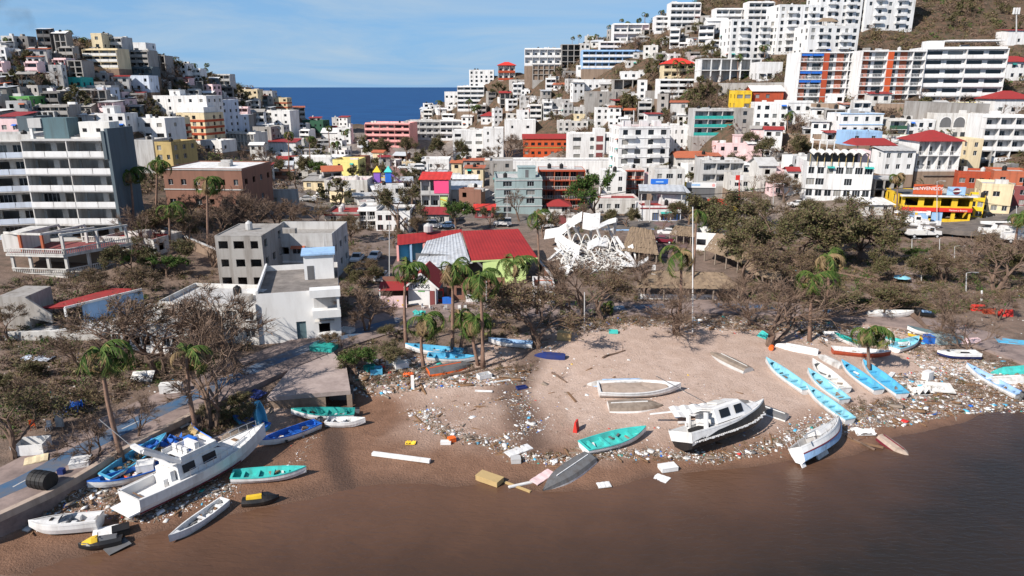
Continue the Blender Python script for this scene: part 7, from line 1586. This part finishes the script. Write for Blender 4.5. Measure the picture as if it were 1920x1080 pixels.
for row in '''white saloon car parked in the dirt street|716 526 -95 white car
white hatchback further up the dirt street|703 487 -95 white car
white pickup beside the grey stone building|670 492 -92 white pickup
black car under branches in the dirt street|684 508 -100 black car
dark red car beside the thatched dome|1244 456 -20 maroon car
white pickup crossing by the cove ramp|758 318 180 white pickup 232
white van behind the crossing pickup|784 320 180 white van 230
black car on the sloping street|1848 408 28 black car
white car by the scalloped block|1494 388 175 white car
white car on the hillside road|1212 190 175 white car 296
second white car on the hillside road|1246 194 178 white car 290
white estate car behind the red hall roof|812 428 0 white van
blue car by the green street tree|838 428 180 lightblue car
white ambulance-like van by the grey-green building|942 424 178 white van
white van by the street wall|1020 428 200 white van
grey car beside the four-storey block|872 306 0 darkgrey car
dark car left of the four-storey block|884 308 180 black car
car with crushed bonnet by the plaza|1250 440 170 white car
black car at the edge of the plaza|1272 432 170 black car
silver car behind the felled branches|578 378 10 palegrey car
white pickup behind the low pink walls|600 374 175 white pickup
silver pickup at the top of the dirt street|728 452 60 palegrey pickup
dark car on the cove motel yard|476 290 0 black car'''.split('\n'):
    lb, nums = row.split('|'); a = nums.split(); car(lb, float(a[0]), float(a[1]), float(a[2]), a[3], a[4], Y=float(a[5]) if len(a) > 5 else None)
def bucket_truck(label, px, py, rz):
    o = thing('bucket_truck', label, 'truck', G(px, py) + Vector((0, 0, .12)), R(rz), 'utility bucket trucks'); m = gel('white')
    MB().box(-3.4, 3.3, -.9, .9, .6, .8).build('chassis', mat('darkgrey'), o); MB().box(-3.4, .4, -1.15, 1.15, .8, 1.9).build('service_body', m, o); mb = MB()
    P = [[(x, -1.05, z) for x, z in [(.6, .8), (.6, 2.5), (1.9, 2.5), (2.3, 1.75), (3.6, 1.6), (3.7, .8)]], [(x, 1.05, z) for x, z in [(.6, .8), (.6, 2.5), (1.9, 2.5), (2.3, 1.75), (3.6, 1.6), (3.7, .8)]]]; loft(mb, P, True); mb.quad(*P[0]); mb.quad(*P[1]); mb.build('cab', m, o)
    for y in (-1.07, 1.07): MB().box(.95, 1.85, y - .01, y + .01, 1.7, 2.35).build('door_window', glass(), o)
    MB().quad((1.93, -.9, 2.45), (1.93, .9, 2.45), (2.32, .9, 1.8), (2.32, -.9, 1.8)).build('windscreen', glass(), o); MB().box(-1.2, -.4, -.4, .4, 1.9, 2.7).build('turret', m, o); bm2 = MB().bar((-.8, 0, 2.8), (-3.6, 0, 3.0), .36, .36).bar((-3.6, .3, 3.15), (3.0, .3, 3.3), .32, .32).build('boom', m, o); MB().box(2.9, 3.7, -.1, .8, 2.7, 3.6).build('bucket', m, o)
    for i in range(4): MB().box(-3.3 + i*.9, -2.5 + i*.9, -1.17, -1.151, .95, 1.75).build('locker_door', mat('pale', .4), o)
    for x in (-2.3, 2.7):
        for y in (-1.0, 1.0): wheel(o, x, y, .48, .3)
    return o
bucket_truck('white bucket truck nearest the park lawn', 1728, 446, 0); bucket_truck('white bucket truck in front of the yellow restaurant', 1706, 424, -25); bucket_truck('white bucket truck right of the bare leaning tree', 1868, 446, -8); bucket_truck('white bucket truck cut by the right edge', 1912, 456, -10)
# ------------------------------------------------------------------ poles, loose objects, rubbish
def pole(label, px, py, top, r=.09, c='palegrey', arm=False, name='lamp_post', cat='pole', lean=0, Y=None):
    p = at(px, py, Y) if Y else G(px, py); q = at(px + lean, top, p.y); o = thing(name, label, cat, p, 0, 'posts and poles'); d = q - p; MB().tube([(0, 0, -.3), d], [r, r * .7], 7).build('shaft', mat(c, .6, .2, 0), o)
    if arm: MB().tube([d, d + Vector((.9, 0, .15)), d + Vector((1.5, 0, .1))], .04, 5).build('arm', mat(c), o); MB().box(d.x + 1.3, d.x + 1.9, -.12, .12, d.z + .02, d.z + .14).build('lamp_head', mat('palegrey'), o)
    return o
pole('tall white flagpole on the dry sand', 1299, 624, 388, .09, 'white', name='flagpole')
for lb, px, py, top, arm in [('grey post in front of the debris line', 1096, 622, 548, 0), ('grey lamp post in the park by the path', 1728, 528, 486, 1), ('lamp post by the first bucket truck', 1710, 470, 448, 1), ('grey lamp post right of the park path', 1790, 492, 462, 1), ('lamp post behind the blue tarp', 1812, 546, 512, 1), ('white bollard-topped post in the park', 1762, 470, 448, 0), ('concrete power pole before the yellow restaurant', 1757, 420, 340, 1), ('power pole beside the sloping street', 1906, 430, 386, 0), ('metal pole in the dirt street', 730, 530, 415, 0), ('lamp post by the palms', 912, 612, 506, 0), ('power pole beside the blue doors', 1198, 420, 352, 1), ('power pole by the grey-green building', 951, 425, 365, 0), ('lamp pole among the park trees', 1450, 390, 345, 1), ('tall pole behind the white pickup', 1218, 420, 375, 0), ('leaning lamp pole on the cove road', 713, 330, 290, 0)]: pole(lb, px, py, top, .1, arm=bool(arm))
pole('red sign pylon behind the leafy tree', 1386, 395, 334, .16, 'red', name='sign_pylon'); o = thing('sign_box', 'small red and white sign on the red pylon', 'sign', at(1386, 336, G(1386, 395).y)); part_box(o, 'red_half', mat('red', .4, .1), -.9, .1, -.2, .1, -.2, 1.0); part_box(o, 'white_half', mat('white', .4, .1), .101, .9, -.2, .1, -.2, 1.0)
pole('white post with aqua base on the seafront', 1841, 568, 545, .2, 'white')
mt = pole('cell antenna mast on the right slope', 1906, 62, 20, .25, 'palegrey', name='antenna_mast', Y=268); p = at(1906, 20, 268) - mt.location
for k in (-1, 0, 1): part_box(mt, 'panel_antenna', mat('white'), p.x + k*.9 - .2, p.x + k*.9 + .2, -.3, .3, p.z - 1.2, p.z + 1.0)
# loose things one can pick out
def GP(px, py):                                    # ground hit, or the promenade slab where it lies above the ground
    p = at_z(px, py, 2.37); return p if seg_dist(np.array(p.x), np.array(p.y), PROM_L) < 3.6 else G(px, py)
def loose(label, px, py, kind, c, dims, rz=0, tilt=(0, 0), cat=None, name=None, lift=0, group=None):
    p = GP(px, py); o = thing(name or kind, label, cat or kind.replace('_', ' '), p + Vector((0, 0, lift)), 0, group); o.rotation_euler = (R(tilt[0]), R(tilt[1]), R(rz)); a, b, h = dims; m = mat(c, .6, .35, .1, .3, 1.5)
    if kind == 'crate':
        t = .06; MB().box(-a, a, -b, b, 0, t).build('floor', m, o)
        for q in ((-a, a, -b, -b+t), (-a, a, b-t, b), (-a, -a+t, -b+t, b-t), (a-t, a, -b+t, b-t)): MB().box(*q, t, h).build('side', m, o)
    elif kind == 'box': MB().box(-a, a, -b, b, 0, h).build('body', m, o); MB().box(-a*1.03, a*1.03, -b*1.03, b*1.03, h, h + .06).build('lid', mat(c, .5, .2), o)
    elif kind == 'panel': sheet(((-a, -b, .05), (a, -b, .1), (a, b, h + .05), (-a, b, h)), m, 'sheet', o, 6, .03); MB().bar((-a, -b, .03), (a, -b, .06), .06).build('edge', m, o)
    elif kind == 'plank': MB().box(-a, a, -b, b, .02, h).build('board', m, o); MB().box(-a*.96, a*.96, -b*.3, b*.3, h, h + .03).build('rib', m, o)
    elif kind == 'drum':
        MB().tube([(-a, 0, b), (a, 0, b)], b, 16).build('barrel', m, o)
        for x in (-a*.5, 0, a*.5): MB().tube([(x - .04, 0, b), (x + .04, 0, b)], b * 1.04, 16).build('hoop', m, o)
    elif kind == 'barrier': mb = MB(); P = [[(x, -b, 0), (x, -b*.35, h), (x, b*.35, h), (x, b, 0)] for x in (-a, a)]; loft(mb, P); mb.quad(*P[0]); mb.quad(*P[1]); mb.build('body', m, o); MB().box(-a*.6, -a*.2, -b*.7, b*.7, h*.4, h*.6).box(a*.2, a*.6, -b*.7, b*.7, h*.4, h*.6).build('slot', mat('maroon'), o)
    elif kind == 'chair':
        MB().box(-.22, .22, -.22, .22, .4, .44).build('seat', m, o); MB().box(-.22, .22, .2, .24, .44, .9).build('backrest', m, o)
        for x in (-.2, .2):
            for y in (-.2, .2): MB().box(x - .02, x + .02, y - .02, y + .02, 0, .4).build('leg', m, o)
    elif kind == 'parasol':
        mb = MB(); n = 8
        for i in range(n): a0, a1 = 6.283*i/n, 6.283*(i+1)/n; mb.quad((a*math.cos(a0), a*math.sin(a0), h), (a*math.cos(a1), a*math.sin(a1), h), (0, 0, h + .5))
        mb.build('canopy', m, o); MB().tube([(0, 0, 0), (0, 0, h + .4)], .03, 5).build('pole', mat('alum'), o)
    elif kind == 'tarp':
        mb = MB(); r = random.Random(int(px)); n = 7; P = [[(-a + 2*a*i/n, -b + 2*b*j/n, r.uniform(.03, h)) for i in range(n+1)] for j in range(n+1)]; loft(mb, P); mb.build('cloth', m, o); MB().tube([(-a, -b, .05), (a*.9, -b, .08)], .04, 5).build('hem', m, o)
    return o
for row in '''black water drum lying on the promenade|82 915|drum black .85 .75 0|-14
white foam block beside the cycle lane|154 884|box white .75 .7 1.1|20
white open crate left of the cycle lane|61 845|crate white 1.3 .9 1.0|10
cream board flat on the promenade|68 862|panel cream .9 .7 .05|30
small blue crate on the promenade kerb|116 888|box navy .25 .22 .4|0
long white fallen beam on the wet sand|752 860|plank white 2.9 .22 .3|-14
orange and white broken deck box at the water edge|918 902|box tan 1.15 .55 .45|-32
red plastic barrier on the sand|1080 808|barrier red .45 .22 1.1|70
white door panel near the gully mouth|972 846|panel white 1.4 .5 .1|35
white plank pointing into the water|985 908|plank white 1.6 .14 .14|22
tan plank crossing the white plank|970 914|plank tan 1.4 .14 .12|-35
pale pink board leaning on the overturned boat|1017 896|panel palepink 1.3 .45 .15|48
white foam block on the wrack line|1252 880|box white .8 .5 .35|15
white foam slab near the shore|1240 898|panel white .7 .5 .1|-40
pale foam board at the shoreline|1132 910|panel white .6 .4 .06|10
yellow plywood chest in the debris|1058 636|box tan .9 .6 1.0|-12
turquoise tray on the debris line|1150 624|crate turq .6 .4 .35|-6
turquoise stall chest with tan lid by the white house|608 660|box teal 1.5 .9 .9|-12
blue slab propped at the culvert|642 716|plank sky 1.0 .12 .1|-20
white upright post board below the debris heap|774 728|plank white .18 .05 1.6|0
blue crate in the debris heap|706 700|crate sky .7 .6 .7|10
white cooler in the debris heap|752 688|box white .8 .6 .6|24
teal crate in the debris heap|694 694|crate teal .6 .5 .6|40
white tank shell in the debris heap|738 682|box dirtywhite .7 .6 .8|-16
orange life jackets in the debris heap|766 704|tarp orangebuoy .6 .45 .35|0
blue chest with white stars beside the cart|1744 642|box blue .75 .6 .95|4
turquoise vendor cart with plywood top|1774 642|box mint 1.7 .8 .9|8
red plastic barrier left on the seafront path|1832 582|barrier red .9 .35 .9|-6
faded red barrier on the seafront path|1854 588|barrier rust .8 .35 .8|-8
red plastic barrier nearest the right edge|1884 592|barrier red .95 .35 .95|-4
pale blue beach parasol lying in the park|1688 530|parasol cyan 1.5 0 .9|0
white canopy frame sheet in the rubbish field|1752 728|panel pale 1.9 1.1 .3|-14
white fridge in the rubbish field|1738 712|box white .5 .4 1.0|30
white crumpled tank in the rubbish field|1724 736|tarp dirtywhite 1.1 .8 .8|0
long white gutter in the rubbish field|1668 708|plank white 1.6 .25 .2|50
blue tarp by the right seafront|1908 642|tarp sky 2.4 1.0 .12|-20
blue tarpaulin behind the yacht flybridge|302 838|tarp blue 1.8 .9 .8|20
orange float pile between the yacht and the blue boat|252 900|tarp orangebuoy .8 .4 .5|10
white console seat beside the radar arch|275 886|box white .7 .6 1.0|20
black box half sunk by the jet ski|228 1000|box black .6 .5 .5|30
white jet ski hood beside the yellow jet ski|198 1004|panel white .9 .6 .4|20
grey foam mat in the shallows|216 1022|panel darkgrey 1.1 .8 .15|-40
white kick board on the promenade edge|335 795|panel dirtywhite .5 1.1 .3|60
dark windscreen frame on the branch pile|480 742|panel navy 1.1 .7 .3|-30
white cabinet with orange drawers by the path|322 734|box white 1.1 .5 .9|12
white sign board by the path|268 712|panel pale 1.2 .6 .8|6
green plastic crate beside the sign board|272 700|box green 1.0 .3 .2|8
white and red post sign on the promenade|113 800|plank palegrey .35 .12 3.2|0
blue folded tent by the leaning palm|140 772|tarp blue .8 .7 1.2|0
lilac corrugated sheet in front of the weathered house|66 672|panel bluewhite 2.2 .7 .1|-8
orange tumbled chair near the left trees|62 805|chair orangebuoy 1 1 1|40
white chair stack near the left trees|92 806|chair white 1 1 1|10
yellow tangled rope on the wet sand|770 832|tarp yellow .5 .3 .25|0
orange float on the wet sand|847 828|box orangebuoy .35 .3 .4|30
white bin beside the orange float|836 832|box white .5 .25 .25|0
grey block on the wrack line|967 866|box palegrey .45 .4 .4|5
dark blue tub by the gully|978 728|crate navy .6 .35 .25|20
white bathtub in the debris|908 708|crate white .8 .45 .5|28
long white pipe below the bathtub|934 716|plank white 1.5 .1 .1|22
white plank below the debris line|907 734|plank white 1.0 .2 .1|-4
red-tipped plank upright in the sand|1072 745|plank wood 1.3 .12 .1|-74
white foam pontoon by the beached row|1598 640|plank white 1.0 .25 .2|-12
white board below the fan-shaped tree|1558 628|panel white 1.0 .5 .3|-5
orange drum by the overturned hull|1446 656|drum orangebuoy .35 .3 0|60
teal panel in the branches by the fan-shaped tree|1432 632|panel turq .8 .5 .6|-60
white plastic chair by the kiosk|835 582|chair white 1 1 1|200
second white plastic chair by the kiosk|862 582|chair white 1 1 1|170
white plastic chair nearest the lamp post|872 582|chair white 1 1 1|190
white toppled chair in front of the kiosk|794 580|chair white 1 1 1|60
white chair left of the red cabinet|808 582|chair white 1 1 1|120
blue counter by the kiosk|840 570|box blue .8 .4 1.0|0
turquoise half tent on the path|786 590|tarp turq .9 .4 .7|0
white freezer by the kiosk|885 566|box white .9 .5 1.0|0
white cooler among the branches|651 622|crate white .9 .6 .5|-20
red cloth on a stick by the branches|628 618|plank red .12 .1 1.5|10
white raft floating in the shallows|1826 886|panel dirtywhite .7 .45 .1|12
orange-white crate floating in the water|1388 966|box tan .4 .3 .2|0
long bamboo pole floating at right|1855 822|plank lime 3.0 .06 .06|-38
tan plank pair at the sailing boat bow|1618 832|plank wood 1.8 .2 .1|-30
white tarp heap beside the sailing boat|1620 812|tarp white 1.0 .6 .35|0
white pylon base standing by the steel wreck|1224 532|plank white .28 .25 3.2|0
blue awning rail by the steel wreck|1190 432|plank lightblue 4.5 .3 .25|4'''.split('\n'):
    lb, pos, a = row.split('|')[:3]; rz = row.split('|')[3]; px, py = pos.split(); k, c, *dm = a.split()
    loose(lb, float(px), float(py), k, c, tuple(map(float, dm)), float(rz), group='storm wreckage lying about')
# ---- uncountable rubbish: small pieces along the wrack lines
LM = [mat('white', .6, .2, 0, .3, 2), mat('dirtywhite', .8, .4, 0, .2, 2), mat('oldwood', .9, .4, 0, .1, 2), mat('wood', .9, .4, 0, .1, 2), mat('sky', .6, .2, 0), mat('darkgrey', .9, .3, 0), mat('red', .6, .2, 0), mat('teal', .6, .2, 0), mat('yellow', .6, .2, 0), mat('blue', .6, .2, 0)]
BOXV = np.array([(-1,-1,0),(1,-1,0),(1,1,0),(-1,1,0),(-.8,-.9,1),(.9,-.8,1),(.8,.9,1),(-.9,.8,1)], float); BOXF = np.array([(0,3,2,1),(4,5,6,7),(0,1,5,4),(1,2,6,5),(2,3,7,6),(3,0,4,7)])
def litter(label, spots, seed, weights=(24, 20, 28, 24, 2.0, 9, 1.1, .8, .6, 1.3), big=1.0):
    r = np.random.RandomState(seed); V = []; F = []; MI = []; nv = 0; w = np.array(weights, float); w /= w.sum()
    for x, y, z in spots:
        k = r.choice(10, p=w); s = np.array([1, 1, 1]) * big * min(.032 * (1 + r.pareto(2.6)), .24); stick = k in (2, 3) and r.rand() < .75
        s = s * ([r.uniform(2, 6), .45, .4] if stick else [r.uniform(.7, 1.8), r.uniform(.6, 1.2), r.uniform(.25, .8)]); s = np.minimum(s * ([1, 1, .5] if stick or big < 2 else [.55, .5, .12]), [1.1, .4, .3]) if big > 2 else s; a, b, c = r.uniform(0, 6.28), r.normal(0, .25), r.normal(0, .25); ca, sa = math.cos(a), math.sin(a)
        q = BOXV * s; q[:, 2] += q[:, 0] * b * .6 + q[:, 1] * c * .6; V.append(np.stack([q[:, 0]*ca - q[:, 1]*sa + x, q[:, 0]*sa + q[:, 1]*ca + y, q[:, 2] + z - .01], 1)); F.append(BOXF + nv); nv += 8; MI += [k] * 6
    o = link('litter', np_mesh('litter', np.concatenate(V), np.concatenate(F), LM, MI)); return tag(o, label, 'rubbish', None, 'stuff')
def belt(pts, wid, n, seed):                       # along a line in the picture, width in photograph pixels across
    r = np.random.RandomState(seed); out = []; seg = [math.hypot(b[0]-a[0], (b[1]-a[1])*2) for a, b in zip(pts[:-1], pts[1:])]; tot = sum(seg)
    for (a, b), L in zip(zip(pts[:-1], pts[1:]), seg):
        for _ in range(int(n * L / tot)):
            t = r.rand(); px = a[0] + (b[0]-a[0])*t + r.normal(0, wid*1.3); py = a[1] + (b[1]-a[1])*t + r.normal(0, wid*.5); out.append((px, py))
    return out
def area(poly, n, seed):
    r = np.random.RandomState(seed); xs = [p[0] for p in poly]; ys = [p[1] for p in poly]; px, py = r.uniform(min(xs), max(xs), n*3), r.uniform(min(ys), max(ys), n*3); k = in_poly(px, py, poly); return list(zip(px[k][:n], py[k][:n]))
def hits(P):                                       # fast ground hits for many small pieces on the near flat
    P = np.array(P); x, y = (P[:, 0] - 960) / FPX, (540 - P[:, 1]) / FPX; dx_, dy_, dz_ = x, CP + y*SP, -SP + y*CP; z = np.full(len(P), 1.0)
    for _ in range(5): t = (z - CAMH) / dz_; z = np.maximum(H(dx_*t, dy_*t), -.02)
    t = (z - CAMH) / dz_; return list(zip(dx_*t, dy_*t, z))
litter('dense white and brown rubbish carpet below the beached row', hits(area([(1560,770),(1700,745),(1640,705),(1760,690),(1880,700),(1920,730),(1920,775),(1800,775),(1690,800),(1600,800)], 9000, 1) + area([(1700,670),(1760,660),(1920,690),(1920,720),(1830,720),(1740,700)], 2600, 2)), 1)
litter('rubbish wrack line along the middle of the beach', hits(belt([(770,775),(815,770),(800,795),(850,815),(930,830),(970,855),(1060,865),(1130,850),(1250,850),(1330,860),(1400,850),(1480,820)], 10, 4200, 3) + belt([(960,735),(1000,800),(940,830)], 12, 700, 4) + belt([(1480,820),(1560,790),(1600,800)], 18, 1300, 5) + belt([(850,810),(880,760),(1000,740)], 20, 200, 6) + area([(690,750),(1250,850),(1500,860),(1450,740),(1050,640),(700,700)], 900, 7)), 2)
litter('plank and plastic debris band at the top of the beach', hits(belt([(1030,615),(1180,600),(1300,600),(1420,615),(1500,610),(1600,620)], 14, 3600, 8) + area([(1480,600),(1640,600),(1760,640),(1720,670),(1600,640),(1500,650)], 1800, 9)), 3, (15, 13, 30, 28, 3, 9, 1.6, 1.4, .8, 1.8), 1.15)
litter('debris heap between the culvert and the palms', hits(area([(660,690),(700,675),(800,665),(860,690),(900,700),(1000,690),(980,720),(800,730),(690,745),(660,735)], 3200, 10) + belt([(900,660),(1000,640),(1040,660)], 12, 300, 11)), 4, (24, 16, 26, 22, 3, 9, 2, 1.5, 1, 2), 1.1)
litter('rubbish under and around the white yacht', hits(belt([(60,985),(130,945),(190,905)], 14, 1800, 12) + belt([(240,975),(330,950),(420,905),(400,935)], 12, 1500, 13) + area([(150,960),(240,900),(300,900),(240,980)], 500, 14) + belt([(420,780),(520,755),(600,745)], 12, 350, 15) + belt([(540,880),(580,830),(590,800)], 6, 120, 16)), 5)
litter('broken planks and sheets piled among the palms and wrack', hits(area([(660,690),(720,672),(820,662),(900,690),(1000,685),(1000,715),(800,728),(690,745)], 520, 31) + belt([(1030,612),(1180,600),(1300,602),(1420,615),(1600,620),(1740,655)], 16, 620, 32) + belt([(60,985),(130,945),(200,905),(250,960),(420,910)], 10, 160, 33) + belt([(780,775),(850,812),(970,850),(1130,855),(1330,860),(1500,815)], 10, 160, 34) + area([(1570,780),(1700,745),(1660,705),(1880,700),(1920,770),(1700,795)], 420, 35) + belt([(420,780),(520,755),(600,745)], 10, 90, 36)), 8, (12, 12, 34, 30, 3, 6, 1.5, 1.5, .8, 2), 3.0)
litter('scattered rubbish on the promenade, park and streets', hits(area([(0,950),(500,660),(640,600),(600,560),(760,560),(1000,580),(1000,600),(700,640),(500,740),(100,930)], 700, 17) + area([(1400,470),(1920,470),(1920,700),(1700,610),(1400,600)], 900, 18) + area([(1100,560),(1420,555),(1400,600),(1100,600)], 500, 19) + area([(640,440),(760,440),(760,560),(660,560)], 250, 20) + area([(0,640),(400,640),(300,760),(0,800)], 350, 21)), 6, (26, 14, 22, 18, 6, 8, 3, 3, 1.5, 3))
litter('rubble and scraps strewn through the town', hits(area([(440,300),(900,300),(1300,340),(1300,420),(700,430),(560,400)], 2200, 22) + area([(1300,380),(1900,400),(1900,450),(1300,450)], 700, 23)), 7, (24, 20, 20, 14, 4, 8, 4, 2, 1, 2), 2.2)

# sagging power lines
for k, (a, b, lb) in enumerate([((1757,342),(1906,388),'overhead cable before the yellow restaurant'), ((1757,346),(1450,348),'overhead cable above the park trees'), ((1198,355),(951,368),'overhead cable above the mid-town street'), ((951,372),(730,418),'overhead cable above the boulevard'), ((1198,359),(1450,350),'overhead cable past the store signs')]):
    pa, pb = at(*a, 150 if a[0] > 1100 else 160), at(*b, 150 if b[0] > 1100 else 160)
    o = thing('power_line', lb, 'cable', pa, 0, 'overhead cables')
    for j in range(3): off = Vector((0, .35 * j, -.12 * j)); MB().tube([(pb - pa) * t + off + Vector((0, 0, -2.2 * math.sin(t * math.pi) * .5)) for t in [i / 10 for i in range(11)]], .025, 4, False).build('wire', mat('black', .6, 0, 0), o)

# thin smoke rising behind the left hilltop
sm = bpy.data.materials.new('thin_grey_smoke'); sm.use_nodes = True; nt = sm.node_tree; nt.nodes.remove(nt.nodes['Principled BSDF']); pv = nt.nodes.new('ShaderNodeVolumePrincipled'); pv.inputs['Color'].default_value = (.22, .19, .2, 1)
tcn = nt.nodes.new('ShaderNodeTexCoord'); nz = nt.nodes.new('ShaderNodeTexNoise'); nz.inputs['Scale'].default_value = .07; nz.inputs['Detail'].default_value = 4; nt.links.new(tcn.outputs['Object'], nz.inputs['Vector'])
mr = nt.nodes.new('ShaderNodeMapRange'); mr.inputs[1].default_value = .46; mr.inputs[2].default_value = .75; mr.inputs[3].default_value = 0; mr.inputs[4].default_value = .09; nt.links.new(nz.outputs['Fac'], mr.inputs[0]); nt.links.new(mr.outputs[0], pv.inputs['Density']); nt.links.new(pv.outputs[0], nt.nodes['Material Output'].inputs['Volume'])
mb = MB(); c0 = at(58, 84, 350); mb.tube([(0, 0, 0), (-2, 0, 6), (-6, 0, 14), (-12, 0, 24), (-20, 0, 38)], [2.5, 6, 9, 12, 13], 14); o = mb.build('smoke', sm); o.location = c0; tag(o, 'thin grey smoke drifting up behind the left hilltop', 'smoke', None, 'stuff')
